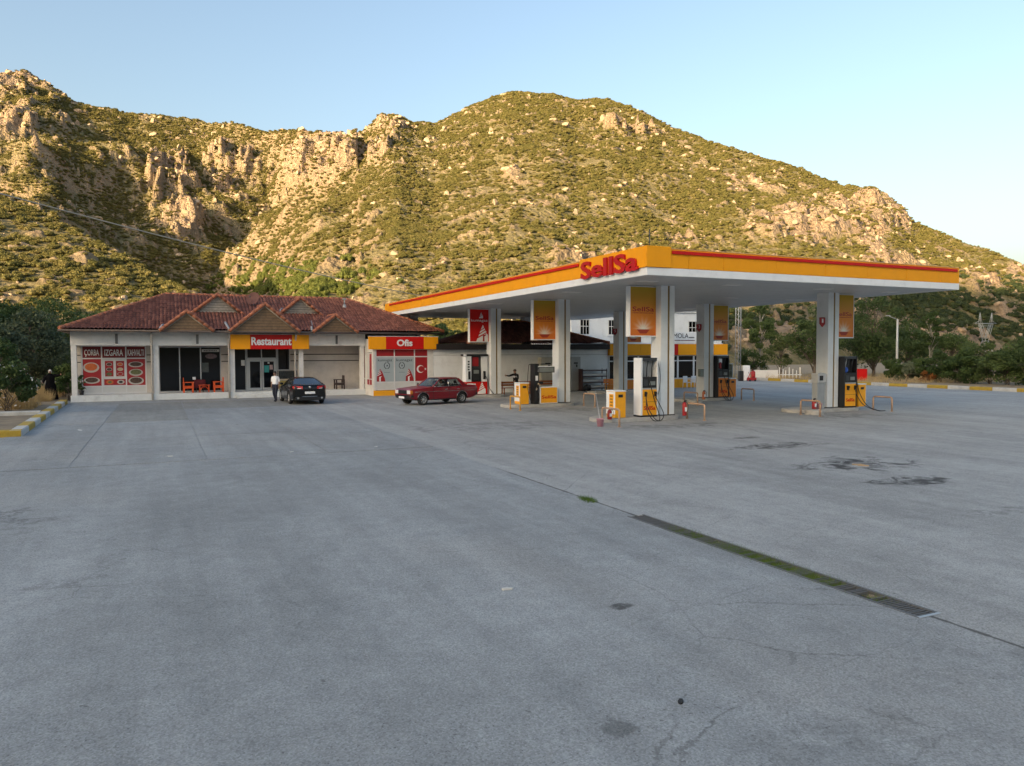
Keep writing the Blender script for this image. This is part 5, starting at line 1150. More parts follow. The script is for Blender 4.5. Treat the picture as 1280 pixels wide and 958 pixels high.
# porch furniture
def plank_chair(x, y, z, rz, m_, label, s=1.0):
    t = thing('plank_armchair', label, 'chair', S(x, y, z), PHI+rz, 'plank armchairs on the porch')
    bx(-.30, .30, -.28, .28, .36, .41).build('seat', m_, t, bevel=.006)
    for k in range(4): bx(-.29+.15*k, -.155+.15*k, .245, .285, .415, .90).build('back_plank', m_, t, bevel=.005)
    for a in (-.345, .302):
        bx(a-.02, a+.065, -.32, .29, .60, .64).build('armrest', m_, t, bevel=.006)
        for b_ in (-.30, .20): bx(a, a+.045, b_, b_+.09, 0, .599).build('leg', m_, t)
        bx(a+.005, a+.04, -.205, .195, .26, .36).build('side_rail', m_, t)
    return t
ocm = M('orange_chair_paint', (0.66, 0.08, 0.008), .5, var=.12, dirt=.08)
plank_chair(-13.72, 28.15, FL, math.pi/2, ocm, 'orange plank armchair on the porch beside the dark shop glass mullion')
plank_chair(-12.0, 28.15, FL, -math.pi/2, ocm, 'orange plank armchair on the porch near the beige wall pier')
plank_chair(-4.55, 28.3, FL, -math.pi/2, M('brown_chair_paint', (0.045, 0.028, 0.026), .55, var=.2), 'dark brown plank armchair on the empty porch bay behind the black car')
t = thing('low_table', 'low orange wooden table between the two orange armchairs', 'table', S(-12.82, 28.15, FL), PHI)
for k in range(3): bx(-.32, .32, -.24+.165*k, -.09+.165*k, .42, .455).build('top_plank', ocm, t, bevel=.005)
for a in (-.28, .23):
    for b_ in (-.22, .17): bx(a, a+.05, b_, b_+.05, 0, .419).build('leg', ocm, t)
m = MB(); m.tube([(-.25, -.2, .14), (-.1, -.2, .34), (.1, -.2, .34), (.25, -.2, .14)], .022, 4); m.build('arched_brace', ocm, t)
t = thing('clothed_table', 'small table under a dark red cloth against the shop glass', 'table', S(-13.05, 28.78, FL), PHI)
clo = M('wine_cloth', (0.11, 0.012, 0.018), .85, var=.25, scale=5)
m = MB(); n = 40; vs = []; 
for k in range(n):
    a = 6.2832*k/n; c_, s_ = math.cos(a), math.sin(a); q = .40/max(abs(c_), abs(s_)); q = min(q, .50); w_ = 1+.05*math.sin(7*a)
    vs += [(c_*q*.62, s_*q*.62, .76), (c_*q*.8, s_*q*.55, .75), (c_*q*.85*w_, s_*q*.62*w_, .25)]
m.add(vs, [(3*k+j, 3*((k+1) % n)+j, 3*((k+1) % n)+j+1, 3*k+j+1) for k in range(n) for j in range(2)]+[tuple(3*k for k in range(n))]); m.build('cloth', clo, t)
for a in (-.2, .2): bx(a-.02, a+.02, -.02, .02, 0, .74).build('leg', darkm, t)
bx(-.10, .08, -.09, .09, 0, .16).build('napkin_box', white, None, S(-13.35, 28.72, FL+.762), PHI, bevel=.01)
tag(bpy.data.objects['napkin_box'], 'white napkin box on the red clothed table', 'box')
t = thing('food_counter', 'glass topped food counter with a printed front beside the entrance', 'counter', S(-8.40, 28.35, FL), PHI)
bx(0, 1.15, 0, .6, .0, .66).build('base', greym, t, bevel=.01); bx(.02, 1.13, -.012, -.001, .06, .62).build('front_print', M('food_print', (0.26, 0.20, 0.055), .6, var=.8, scale=7), t)
bx(-.03, 1.18, -.05, .62, .662, .72).build('worktop', M('worktop', (0.42, 0.34, 0.25), .5), t, bevel=.01)
m = MB(); [m.box(a, a+.03, b_, b_+.03, .721, 1.22) for a in (0, 1.12) for b_ in (0, .55)]; m.box(-.01, 1.16, -.01, .59, 1.221, 1.25); m.build('case_frame', darkm, t)
bx(.031, 1.119, .008, .016, .721, 1.22).build('pane', glass_mat('case_glass', (0.02, 0.025, 0.03), .5), t)
for k in range(4): bx(.12+.24*k, .30+.24*k, .2, .42, .721, .80+.05*(k % 2)).build('dish', [white, steel][k % 2], t)
# pot plant by the first column
t = thing('potted_plant', 'leafy plant in a black pot at the end of the porch', 'plant', S(RX+.42, RY+.75, FL), PHI)
m = MB(); m.lathe([(.001, 0), (.10, 0), (.14, .26), (.12, .26), (.001, .24)], (0, 0, 0), 12); m.build('pot', black, t)
r_ = np.random.default_rng(5); cs = np.stack([r_.normal(0, .10, 90), r_.normal(0, .10, 90), r_.uniform(.3, 1.15, 90)], -1); v_, f_ = leaf_quads(cs, np.tile([0., 0, 1], (90, 1)), .10, r_)
link(bpy.data.objects.new('leaves', fast_mesh('leaves', v_, f_, leaf_mat('pot_leaf', (0.03, 0.06, 0.02), (0.06, 0.10, 0.03)))), t); MB().tube([(0, 0, .24), (.02, 0, .7), (0, .02, 1.05)], .012, 5).build('stem', bark, t)

# ================================================================== KERBS AND BEDS
kyel = M('kerb_yellow', (0.40, 0.27, 0.03), .75, var=.2, scale=4, bump=.3, bscale=30, dirt=.35); kwht = M('kerb_white', (0.48, 0.48, 0.46), .75, var=.15, scale=4, bump=.3, bscale=30, dirt=.4)
def kerb(pts, seg, h, wd, first, side, name='kerb'):
    """chain of painted kerb stones along a polyline given in the station frame; one object per stone"""
    root = bpy.data.objects.new(name, None); col.objects.link(root); root['kind'] = 'structure'; c = first
    for a, b_ in zip(pts[:-1], pts[1:]):
        a, b_ = Vector(a), Vector(b_); n = max(1, round((b_-a).length/seg)); d = (b_-a)/n; u = d.normalized(); q = Vector((-u.y, u.x))*side
        for k in range(n):
            p0 = a+d*k+u*.008; p1 = a+d*(k+1)-u*.008; m = MB(); ch = .035
            sec = [(0, -.1), (0, h-ch), (ch, h), (wd, h), (wd, -.1)]
            vs = [(p.x+q.x*s_, p.y+q.y*s_, z_+random.uniform(-.004, .004)) for p in (p0, p1) for s_, z_ in sec]
            m.add(vs, [(0, 1, 2, 3, 4), (9, 8, 7, 6, 5)]+[(i, (i+1) % 5, 5+(i+1) % 5, 5+i) for i in range(5)])
            vs2 = m; o = m.build('kerb_stone', kwht if c else kyel, root, S(0, 0, 0), PHI); c = not c
    return root
kerb([(-19.45, 7.75), (-19.9, 26.3)], 1.9, .22, .35, True, 1)
kerb([(-19.47, 7.73), (-28.0, 7.73)], 4.2, .22, .35, False, -1)
kerb([(36.5, -26.0), (36.5, 36.0)], 1.62, .24, .32, True, -1)
kerb([(-19.95, 16.1), (-31.0, 16.1)], 3.7, .30, .30, True, -1, 'bed_edging')
for k in bpy.data.objects['bed_edging'].children: k.data.materials[0] = kwht
bed = MB(); poly = [(-60, 8.1), (-19.82, 8.1), (-20.2, 26.4), (-20.4, 60), (-60, 60)]
bed.add([(a, b_, .13) for a, b_ in poly], [(0, 1, 2, 3, 4)]); tag(bed.build('planting_bed', M('bed_soil', (0.21, 0.165, 0.11), .95, var=.4, scale=1.2, bump=.9, bscale=10), None, S(0, 0, 0), PHI), None, kind='structure')
vg = MB(); vg.add([(36.8, -40, .13), (120, -40, .13), (120, 90, .13), (36.8, 90, .13)], [(0, 1, 2, 3)]); vg.add([(-8, 45, .02), (36.79, 45, .02), (36.79, 90, .02), (-8, 90, .02)], [(0, 1, 2, 3)]); tag(vg.build('roadside_verge', M('verge_soil', (0.27, 0.21, 0.135), .95, var=.4, scale=.9, bump=.9, bscale=8), None, S(0, 0, 0), PHI), None, kind='structure')

# ================================================================== TREES AND PLANTS
def tree(name, label, loc, h, rx, rz_, trunk_h, nclump, nleaf, ls, lm, bk=bark, tr=.14, seed=1, cat='tree', group=None, flat=1.0, lean=0.0, stems=1):
    """tapered trunk and limbs that reach leaf clumps spread through the crown's volume"""
    r = np.random.default_rng(seed); t = thing(name, label, cat, loc, 0, group)
    cz = trunk_h+(h-trunk_h)*.5; hz = (h-trunk_h)*.5
    cl = []
    while len(cl) < nclump:
        d = r.normal(size=3); d /= np.linalg.norm(d); q = r.uniform(.35, 1.0)**.6
        p = np.array([d[0]*rx*q, d[1]*rx*q, cz+d[2]*hz*q]); tp = 1-.35*max(0, d[2]*q) if flat == 1 else flat
        p[0] *= tp; p[1] *= tp; p[0] += lean*(p[2]/h); cl.append(p)
    m = MB(); top = Vector((lean*.8, 0, h*.80)); 
    for s_ in range(stems):
        o_ = Vector((r.normal(0, .12), r.normal(0, .12), 0)) if stems > 1 else Vector((0, 0, 0))
        pth = [o_+Vector((r.normal(0, .04)*k, r.normal(0, .04)*k, 0))+(top-o_)*(k/6) for k in range(7)]; pth[0].z = -.1
        m.tube(pth, [tr/stems**.5*(1-.125*k) for k in range(7)], 8)
    for p in cl[:min(len(cl), 26)]:
        z0 = max(trunk_h*.55, p[2]-r.uniform(.25, .5)*(h-trunk_h)); z0 = min(z0, h*.75); a = pth[0]+(top-pth[0])*(z0/(h*.8)); b_ = Vector(p)
        m.tube([a, a.lerp(b_, .5)+Vector((0, 0, .12*rx)), b_], [tr*.38, tr*.22, tr*.07], 5)
    m.build('trunk', bk, t)
    cs = []; ns = []; per = nleaf//nclump; cr = max(.28, rx*.34)
    for p in cl:
        d = r.normal(size=(per, 3)); d /= np.linalg.norm(d, axis=1, keepdims=True); q = r.uniform(.25, 1, (per, 1))**.5*cr*r.uniform(.6, 1.25)
        c = p+d*q*np.array([1, 1, .75]); c = c[c[:, 2] > .05]; cs.append(c); ns.append(d[:len(c)])
    cs = np.concatenate(cs); ns = np.concatenate(ns); v, f_ = leaf_quads(cs, ns, ls, r)
    link(bpy.data.objects.new('crown', fast_mesh('crown', v, f_, lm)), t); return t
dk = leaf_mat('leaf_dark', (0.046, 0.080, 0.026), (0.090, 0.130, 0.044)); md = leaf_mat('leaf_mid', (0.055, 0.092, 0.027), (0.105, 0.150, 0.048)); gy = leaf_mat('leaf_grey', (0.080, 0.105, 0.060), (0.13, 0.155, 0.09)); lg = leaf_mat('leaf_light', (0.06, 0.095, 0.03), (0.10, 0.13, 0.045)); br = leaf_mat('leaf_brown', (0.075, 0.065, 0.03), (0.12, 0.10, 0.05))
def W(px, Y, z=0.0): return (Y*(px-640)/950.13, Y, z)
# left grove
for k, (px, Y, h_, rx, lm, lab) in enumerate(((-45, 55, 7.0, 3.4, dk, 'big dark tree at the edge of the left grove'), (5, 60, 6.8, 3.3, dk, 'dark round tree at the back of the left grove'), (60, 66, 7.2, 3.6, md, 'mid green tree rising behind the restaurant corner'), (38, 52, 5.2, 2.5, gy, 'grey green feathery tree above the dry grass'), (95, 62, 6.2, 2.6, dk, 'dark tree touching the restaurant roof corner'), (-10, 47, 4.6, 2.2, gy, 'low grey green tree left of the dry grass'), (125, 72, 6.8, 2.8, md, 'mid green tree mostly hidden behind the restaurant roof'))):
    tree('grove_tree', lab, W(px, Y, .1), h_, rx, 0, .8, 30, 6500, .13, lm, tr=.16, seed=10+k, group='trees of the left grove')
tree('oleander_bush', 'dark oleander bush with white blossom inside the yellow kerb', W(8, 34.5, .12), 2.3, 1.15, 0, .2, 22, 4200, .085, dk, tr=.04, seed=30, cat='bush', stems=4)
r_ = np.random.default_rng(8); n = 130; d = r_.normal(size=(n, 3)); d /= np.linalg.norm(d, axis=1, keepdims=True); v_, f_ = leaf_quads(np.stack([d[:, 0]*1.2, d[:, 1]*1.2, 1.15+d[:, 2]*1.0], -1), d, .06, r_)
link(bpy.data.objects.new('blossom', fast_mesh('blossom', v_, f_, M('blossom_white', (0.6, 0.58, 0.55), .7))), bpy.data.objects['oleander_bush'])
tree('oleander_bush', 'green bush between the woman in black and the restaurant', W(78, 45.5, .12), 2.0, .85, 0, .2, 16, 2600, .09, md, tr=.035, seed=31, cat='bush', stems=3)
tree('oleander_bush', 'thin bush beside the restaurant corner column', W(86, 44.2, .12), 1.5, .45, 0, .2, 10, 1200, .08, md, tr=.03, seed=32, cat='bush', stems=3)
tree('bare_sapling', 'dark leaning sapling behind the oleander in the bed', W(-12, 36, .12), 4.0, 1.2, 0, .9, 16, 2200, .09, dk, tr=.07, seed=33, lean=.7)
dgm = leaf_mat('dry_grass', (0.42, 0.30, 0.14), (0.56, 0.42, 0.21), .35)
vs = []; fs = []
a_, b_ = blades(15000, -31, -22.3, 35.5, 50, .12, .25, .75, .6, lambda x, y: max(0, min(1, (float(vnoise(np.array([x*.7]), np.array([y*.5]), 3)[0])-.25)*2))*(1 if (x-AX)*CP+(y-AY)*SP < -20.7 else 0), .012)
o = bpy.data.objects.new('dry_grass', fast_mesh('dry_grass', a_, b_, dgm)); link(o); tag(o, 'tall dry golden grass in the bed by the restaurant', 'grass', kind='stuff')
# behind the wall
tree('fig_tree', 'glossy dark tree above the outbuilding roof behind the gas sign', W(561, 66, 0), 5.5, 1.9, 0, .8, 26, 4200, .16, dk, tr=.12, seed=40)
# right-hand roadside
tree('poplar_tree', 'slender light green poplar with a pale trunk by the lattice mast', W(950, 82, 0), 8.4, 1.55, 0, 3.0, 30, 6000, .12, md, palebark, .10, seed=41)
tree('small_tree', 'small open brownish tree behind the white pickets', W(976, 77, 0), 4.3, 1.7, 0, 1.0, 20, 2600, .10, lg, bark, .09, seed=42)
tree('small_tree', 'low green shrub tree next to the white cabinet', W(942, 80, 0), 3.4, 1.5, 0, .5, 18, 2600, .11, md, bark, .08, seed=43)
tree('broad_tree', 'broad dark tree behind the column with the payment post', W(1018, 72, 0), 7.0, 2.4, 0, 1.2, 34, 8500, .12, dk, bark, .16, seed=44)
tree('broad_tree', 'large dark spreading tree beside the red container', W(1092, 75, .1), 7.8, 3.4, 0, 1.4, 44, 12000, .12, dk, bark, .18, seed=45)
tree('broad_tree', 'dark leafy tree behind the lamp post', W(1135, 84, .1), 5.8, 2.8, 0, 1.0, 34, 8500, .12, dk, bark, .14, seed=46)
tree('young_tree', 'young narrow tree with a thin pale trunk right of the lamp post', W(1163, 72, .1), 6.6, 1.0, 0, 2.9, 22, 2600, .11, md, palebark, .06, seed=47)
tree('broad_tree', 'dense dark tree between the young tree and the pylon', W(1190, 88, .1), 4.8, 2.6, 0, .7, 30, 7000, .12, md, bark, .12, seed=48)
for k, (px, Y, h_, rx, lm) in enumerate(((1118, 66.5, 1.9, 1.1, md), (1136, 65.5, 1.7, 1.1, gy), (1156, 65, 2.1, 1.2, md), (1176, 63.5, 2.5, 1.4, dk), (1196, 62, 2.2, 1.3, md), (1216, 60.5, 2.9, 1.5, md), (1238, 59.5, 3.3, 1.6, dk), (1260, 58, 3.2, 1.6, md), (1284, 56.5, 3.4, 1.7, dk), (1310, 55, 3.2, 1.7, md), (1345, 54, 3.2, 1.7, dk), (1224, 66, 3.4, 1.8, dk), (1272, 64, 3.6, 1.9, dk))):
    lab = ['low green bush at the foot of the lamp post', 'grey green bush right of the lamp post along the striped kerb', 'bush under the young tree along the striped kerb', 'dark bush before the dense dark tree along the kerb', 'bush by the dry stalk along the striped kerb', 'tall oleander before the foot of the pylon', 'darkest tall oleander along the kerb near the pylon', 'tall leafy oleander past the pylon along the kerb', 'dense dark oleander near the end of the striped kerb', 'oleander at the last striped kerb stones', 'oleander beyond the last striped kerb stones', 'second row oleander behind the pylon foot bushes', 'second row dark oleander behind the tall kerb oleanders'][k]
    tree('kerb_bush', lab, W(px, Y, .12), h_, rx, 0, .25, 20, 3600, .10, lm, tr=.05, seed=60+k, cat='bush', group='bushes along the striped kerb', stems=4)
tree('dead_shrub', 'small rusty brown dead shrub at the kerb under the young tree', W(1158, 63.5, .12), .9, .7, 0, .1, 10, 900, .07, leaf_mat('rust_leaf', (0.25, 0.09, 0.025), (0.34, 0.14, 0.04)), tr=.02, seed=90, cat='bush', stems=3)
a_, b_ = blades(14000, 14, 48, 62, 84, .05, .2, .6, .7, lambda x, y: max(0, (float(vnoise(np.array([x*.4]), np.array([y*.4]), 9)[0])-.4)*2) if (x*CP+y*SP-(AX*CP+AY*SP)) > 37.2 or y > 74 else 0, .014)
o = bpy.data.objects.new('verge_grass', fast_mesh('verge_grass', a_, b_, dgm)); link(o); tag(o, 'dry straw coloured grass on the verge beyond the kerb', 'grass', kind='stuff')

# ================================================================== POLES, PYLON, FENCE
t = thing('lamp_post', 'pale street lamp post with a single arm beyond the striped kerb', 'street lamp', W(1121, 71, .1), 0)
MB().tube([(0, 0, 0), (0, 0, 5.6)], [.13, .075], 10).build('pole', M('lamp_pole', (0.50, 0.51, 0.50), .5, var=.08), t)
MB().tube([(0, 0, 5.58), (-.4, -.05, 5.72), (-.8, -.1, 5.86)], .035, 6).build('arm', steel, t); m = MB(); m.box(-1.15, -.75, -.17, -.03, 5.88, 5.97); m.build('lamp_head', greym, t, bevel=.02)
t = thing('lattice_mast', 'thin grey lattice mast rising behind the third pump', 'mast', W(922.5, 74, 0), .3)
for k in range(3): q = 2.094*k; MB().tube([(.30*math.cos(q), .30*math.sin(q), 0), (.26*math.cos(q), .26*math.sin(q), 11)], .04, 6).build('leg', steel, t)
m = MB()
for k in range(22):
    for j in range(3): a, b_ = 2.094*j, 2.094*(j+1+0*k); z0 = k*.5; m.tube([(.28*math.cos(a), .28*math.sin(a), z0), (.28*math.cos(b_), .28*math.sin(b_), z0+.5)], .014, 4)
m.build('lattice', steel, t)
t = thing('transmission_pylon', 'steel lattice power pylon on the rocky slope above the oleanders', 'pylon', (205*(1231-640)/950.13, 205, max(-.2, min(2.0, float(fz(np.array([(1231-640)/950.13]), np.array([205.0]))[0])-.3))), .35)
def bars(lst, r, nm):
    m = MB(); [m.tube([a, b_], r, 4) for a, b_ in lst]; m.build(nm, M('pylon_steel', (0.40, 0.42, 0.43), .5, metal=.3), t)
lg_ = []; wz = 5.6
for sx in (-1, 1):
    for sy in (-1, 1): lg_.append(((sx*2.1, sy*1.6, 0), (sx*.55, sy*.45, wz)))
bars(lg_, .10, 'leg')
br_ = []
for k in range(3):
    z0, z1 = wz*k/3, wz*(k+1)/3; a0, a1 = 2.1-1.55*k/3, 2.1-1.55*(k+1)/3; c0, c1 = 1.6-1.15*k/3, 1.6-1.15*(k+1)/3
    for sy in (-1, 1): br_ += [((-a0, sy*c0, z0), (a1, sy*c1, z1)), ((a0, sy*c0, z0), (-a1, sy*c1, z1)), ((-a1, sy*c1, z1), (a1, sy*c1, z1))]
    for sx in (-1, 1): br_ += [((sx*a0, -c0, z0), (sx*a1, c1, z1)), ((sx*a0, c0, z0), (sx*a1, -c1, z1))]
bars(br_, .055, 'brace')
hn = []
for sx in (-1, 1):
    for sy in (-1, 1): hn += [((sx*.55, sy*.45, wz), (sx*2.3, sy*.35, 10.2)), ((sx*.1, sy*.45, wz+.6), (sx*1.7, sy*.35, 10.2)), ((sx*2.3, sy*.35, 10.2), (sx*2.2, 0, 13.2)), ((sx*1.7, sy*.35, 10.2), (sx*2.2, 0, 13.2))]
    for k in range(5): f0, f1 = k/5, (k+1)/5; hn.append(((sx*(.55+1.75*f0), .4, wz+4.6*f0), (sx*(.1+1.6*f1), .4, wz+.6+4.0*f1)))
bars(hn, .07, 'horn')
bars([((-4.0, 0, 10.3), (4.0, 0, 10.3)), ((-4.0, 0, 10.3), (-2.25, 0, 11.0)), ((4.0, 0, 10.3), (2.25, 0, 11.0)), ((-2.3, .35, 10.2), (2.3, .35, 10.2)), ((-2.3, -.35, 10.2), (2.3, -.35, 10.2)), ((-2.2, 0, 9.6), (2.2, 0, 9.6))], .06, 'crossarm')
polec = M('pole_concrete', (0.36, 0.35, 0.33), .85, var=.12)
def pole(loc, h_, label):
    t = thing('utility_pole', label, 'pole', loc, 0); MB().tube([(0, 0, 0), (0, 0, h_)], [.16, .10], 10).build('shaft', polec, t); bx(-.6, .6, -.05, .05, h_-.5, h_-.38).build('crossarm', steel, t)
    for a in (-.5, .5): MB().cyl((a, 0, h_-.38), (a, 0, h_-.2), .04, .03, 8).build('insulator', white, t)
pole((-33.0, 45.0, 0), 13.1, 'concrete utility pole by the left grove carrying the cable'); pole((0.0, 132.0, 2.0), 8.2, 'concrete utility pole behind the canopy')
A_, B_ = Vector((-33.0, 45.0, 12.95)), Vector((0, 132.0, 10.1)); tag(MB().tube([A_.lerp(B_, k/24)-Vector((0, 0, 1.0*4*(k/24)*(1-k/24))) for k in range(25)], .05, 5).build('overhead_cable', M('cable', (0.42, 0.36, 0.28), .7), None), 'overhead cable slung across the hillside above the restaurant', 'cable')
t = thing('picket_fence', 'low broken fence of pale wall and white pickets by the small tree', 'fence', W(943, 73.5, 0), 0)
bx(0, 2.3, 0, .15, 0, .95).build('wall_panel', lightplaster, t)
for k, x in enumerate((2.4, 2.75, 3.0, 3.35, 3.7, 4.05, 4.4)): bx(x, x+.09, .02, .07, 0, 1.2-.15*(k % 3)).build('picket', lightplaster, t)
bx(2.31, 4.6, .071, .10, .45, .52).build('rail', white, t)
t = thing('white_cabinet', 'white steel cabinet at the back of the forecourt by the mast', 'cabinet', W(930.5, 70.5, 0), .1); bx(0, .55, 0, .4, .05, 1.45).build('body', white, t, bevel=.01); bx(.06, .49, -.012, -.001, .12, 1.38).build('door', white, t); bx(.4, .44, -.03, -.0125, .7, .85).build('handle', black, t); bx(-.4, -.05, .1, .45, 0, .95).build('side_bin', black, t, bevel=.02)
t = thing('fire_trolley', 'red wheeled fire trolley beside the white cabinet', 'fire trolley', W(936, 69.8, 0), .1); bx(0, .75, 0, .4, .06, .34).build('bed', redp, t, bevel=.02); m = MB(); m.lathe([(.001, 0), (.17, 0), (.19, .05), (.19, .5), (.12, .62), (.001, .64)], (.52, .2, .341), 14); m.build('tank', redp, t); MB().tube([(.05, .2, .34), (.25, .2, .8), (.45, .2, .9)], .03, 6).build('handle', red, t)
for a in (.12, .62): MB().lathe([(.001, -.03), (.09, -.03), (.09, .03), (.001, .03)], (a, -.02, .09), 14, axis='y').build('wheel', rubber, t)
t = thing('red_container', 'square red steel container standing behind the striped kerb', 'container', W(1071.5, 66.8, .12), .05); bx(0, .92, 0, .7, .04, 1.02).build('body', red, t, bevel=.015); bx(-.02, .94, -.02, .72, 1.021, 1.06).build('lid', red, t); bx(.08, .84, -.012, -.001, .1, .95).build('door', red, t)

# ================================================================== CARS
tyre_m = rubber; rimm = M('alloy_rim', (0.52, 0.53, 0.54), .35, metal=.7, var=.08); chrome = M('chrome', (0.6, 0.6, 0.6), .12, metal=1.0, var=.03)
def wheel(t, x, y, r, side, wd=.19):
    m = MB(); w_ = wd/2; m.lathe([(r*.62, -w_), (r*.90, -w_*1.0), (r*.98, -w_*.75), (r, -w_*.4), (r, w_*.4), (r*.98, w_*.75), (r*.90, w_), (r*.62, w_)], (0, 0, 0), 28, axis='y'); wh_ = bpy.data.objects.new('wheel', None); link(wh_, t); wh_.location = (x, y, r); m.build('tyre', tyre_m, wh_)
    m = MB(); o = side*w_; m.lathe([(r*.64, o*.9), (r*.60, o*.95), (r*.56, o*.55), (r*.56, o*.1)], (0, 0, 0), 28, axis='y')
    for k in range(8):
        a = 6.2832*k/8; c_, s_ = math.cos(a), math.sin(a); q = r*.06
        m.hexa([(c_*r*.1-s_*q, o*.62, s_*r*.1+c_*q), (c_*r*.1+s_*q, o*.62, s_*r*.1-c_*q), (c_*r*.58+s_*q*.8, o*.72, s_*r*.58-c_*q*.8), (c_*r*.58-s_*q*.8, o*.72, s_*r*.58+c_*q*.8)], [(c_*r*.1-s_*q, o*.88, s_*r*.1+c_*q), (c_*r*.1+s_*q, o*.88, s_*r*.1-c_*q), (c_*r*.58+s_*q*.8, o*.9, s_*r*.58-c_*q*.8), (c_*r*.58-s_*q*.8, o*.9, s_*r*.58+c_*q*.8)])
    m.lathe([(.001, o*.95), (r*.16, o*.92), (r*.17, o*.5)], (0, 0, 0), 14, axis='y'); m.build('rim', rimm, wh_); m = MB(); m.lathe([(.001, o*.15), (r*.58, o*.15)], (0, 0, 0), 20, axis='y'); m.build('hub_disc', black, wh_)
def car(name, label, loc, rz, P):
    t = thing(name, label, 'car', loc, rz); L_, Wd = P['L'], P['W']; hl = L_/2
    xs = sorted(set(list(np.linspace(-hl, hl, 64))+[w_+P['Ra']*q for w_ in P['wx'] for q in np.linspace(-1, 1, 17)]+[-hl+.03, -hl+.08, hl-.03, hl-.08])); rings = []
    I = lambda tab, x: float(np.interp(x, [a for a, _ in tab], [b_ for _, b_ in tab]))
    for x in xs:
        w_ = Wd/2*I(P['plan'], x); zt = I(P['top'], x); zb = I(P['bot'], x); cab = P['xC0']+.02 < x < P['xA0']-.02
        ar = 0.0
        for wx in P['wx']:
            d = abs(x-wx)
            if d < P['Ra']: ar = max(ar, P['r']+math.sqrt(P['Ra']**2-d*d))
        zl = max(zb, ar); zl = min(zl, zt-.12); lp = lambda f_: zl+(zt-zl)*f_; cr = I(P['crown'], x)
        rings.append([(0, zb), (w_*.60, zb), (w_*.62, zl), (w_*.965, zl), (w_*.995, lp(.15)), (w_*1.0, lp(.45)), (w_*.995, lp(.70)), (w_*.975, lp(.90)), (w_*.945, zt), (w_*.80, zt+(cr*.6 if not cab else -.015)), (0, zt+(cr if not cab else -.02))])
    k = len(rings[0]); m = MB(); vs = []
    for x, rg in zip(xs, rings): vs += [(x, y, z_) for y, z_ in rg]+[(x, -y, z_) for y, z_ in rg[-2:0:-1]]
    n = 2*k-2; o = len(m.v); m.v += vs
    for i in range(len(xs)-1):
        xm = (xs[i]+xs[i+1])/2; cab = P['xC0']+.02 < xm < P['xA0']-.02
        for j in range(n):
            a, b_ = i*n+j, i*n+(j+1) % n; jj = j if j < k-1 else n-1-j
            mi = 1 if jj < 3 else (2 if (cab and jj >= 8) else 0); m.f.append((a, b_, b_+n, a+n)); m.m.append(mi); m.s.append(jj >= 3)
    for i in (0, len(xs)-1): m.f.append(tuple(i*n+j for j in range(n))); m.m.append(0); m.s.append(False)
    body = m.build('body', [P['paint'], black, M('car_interior', (0.03, 0.03, 0.032), .8)], t)
    # glasshouse
    zr_ = P['H']; wt = P['wt']; wb = P['wb']; bz = lambda x: I(P['top'], x)
    m = MB(); nx, ny = 12, 11; vs = []
    for i in range(nx):
        f_ = i/(nx-1); x = P['xC1']+(P['xA1']-P['xC1'])*f_; 
        for j in range(ny): q = -1+2*j/(ny-1); vs.append((x, q*wt, zr_-.035+.035*(1-q**4)-P['rarch']*(2*f_-1)**2-(.04 if abs(q) > .99 else 0)))
    m.add(vs, [(i*ny+j, i*ny+j+1, (i+1)*ny+j+1, (i+1)*ny+j) for i in range(nx-1) for j in range(ny-1)], 0, True); m.add([(a, b_, c_-.03) for a, b_, c_ in vs], [(i*ny+j, i*ny+j+1, (i+1)*ny+j+1, (i+1)*ny+j) for i in range(nx-1) for j in range(ny-1)], 0, True); m.build('roof', P.get('roofpaint', P['paint']), t)
    ze = zr_-.06-P['rarch']
    gl = P['glass']
    for s_ in (-1, 1):
        A0, A1 = Vector((P['xA0'], s_*wb, bz(P['xA0'])-.01)), Vector((P['xA1'], s_*wt, ze)); C1, C0 = Vector((P['xC1'], s_*wt, ze)), Vector((P['xC0'], s_*wb, bz(P['xC0'])-.01))
        B0, B1 = Vector((P['xB'], s_*(wb+.01), bz(P['xB'])-.01)), Vector((P['xB']-.06, s_*(wt+.005), zr_-.055))
        m = MB(); m.tube([A0, A1], [.042, .034], 6); m.build('pillar', P['paint'], t); m = MB(); m.tube([B0, B1], [.035, .03], 6); m.build('pillar', P.get('bpillar', black), t)
        m = MB(); m.tube([A1, Vector((P['xB'], s_*(wt+.004), zr_-.05)), C1], .032, 6); m.build('roof_rail', P['paint'], t)
        Q0, Q1 = Vector((P['xQ'], s_*wb, bz(P['xQ'])-.01)), Vector((P['xC1']+P['q1'], s_*wt, zr_-.065))
        cp = MB(); off = Vector((0, s_*.025, 0)); cp.hexa([Q0, C0, C1, Q1], [Q0+off, C0+off, C1+off, Q1+off]); cp.build('rear_pillar', P['paint'], t)
        m = MB(); m.tube([C0, C1], [.045, .036], 6); m.build('pillar', P['paint'], t)
        for nm, q in (('side_window', (A0, B0, B1, A1)), ('side_window', (B0, Q0, Q1, B1))): g_ = MB(); g_.add(q, [(0, 1, 2, 3)]); g_.build(nm, gl, t)
        m = MB(); m.tube([A0+Vector((-.05, s_*.02, .02)), B0+Vector((0, s_*.02, .02)), Q0+Vector((0, s_*.02, .02))], .012, 4); m.build('window_trim', P['trim'], t)
        mr = MB(); c_ = A0+Vector((-.16, s_*.13, .10)); mr.blob(c_, (.06, .10, .07), 10, 7); mr.build('mirror', P['mirror'], t)
        # door gaps and handles
        for x in P['gaps']:
            dg = MB(); w_ = Wd/2*I(P['plan'], x); zt = bz(x); dg.box(x-.006, x+.006, s_*w_*.99-.012, s_*w_*.99+.012, .30 if abs(x-P['wx'][1]) > P['Ra']+.02 else .75, zt-.03); dg.build('door_gap', black, t)
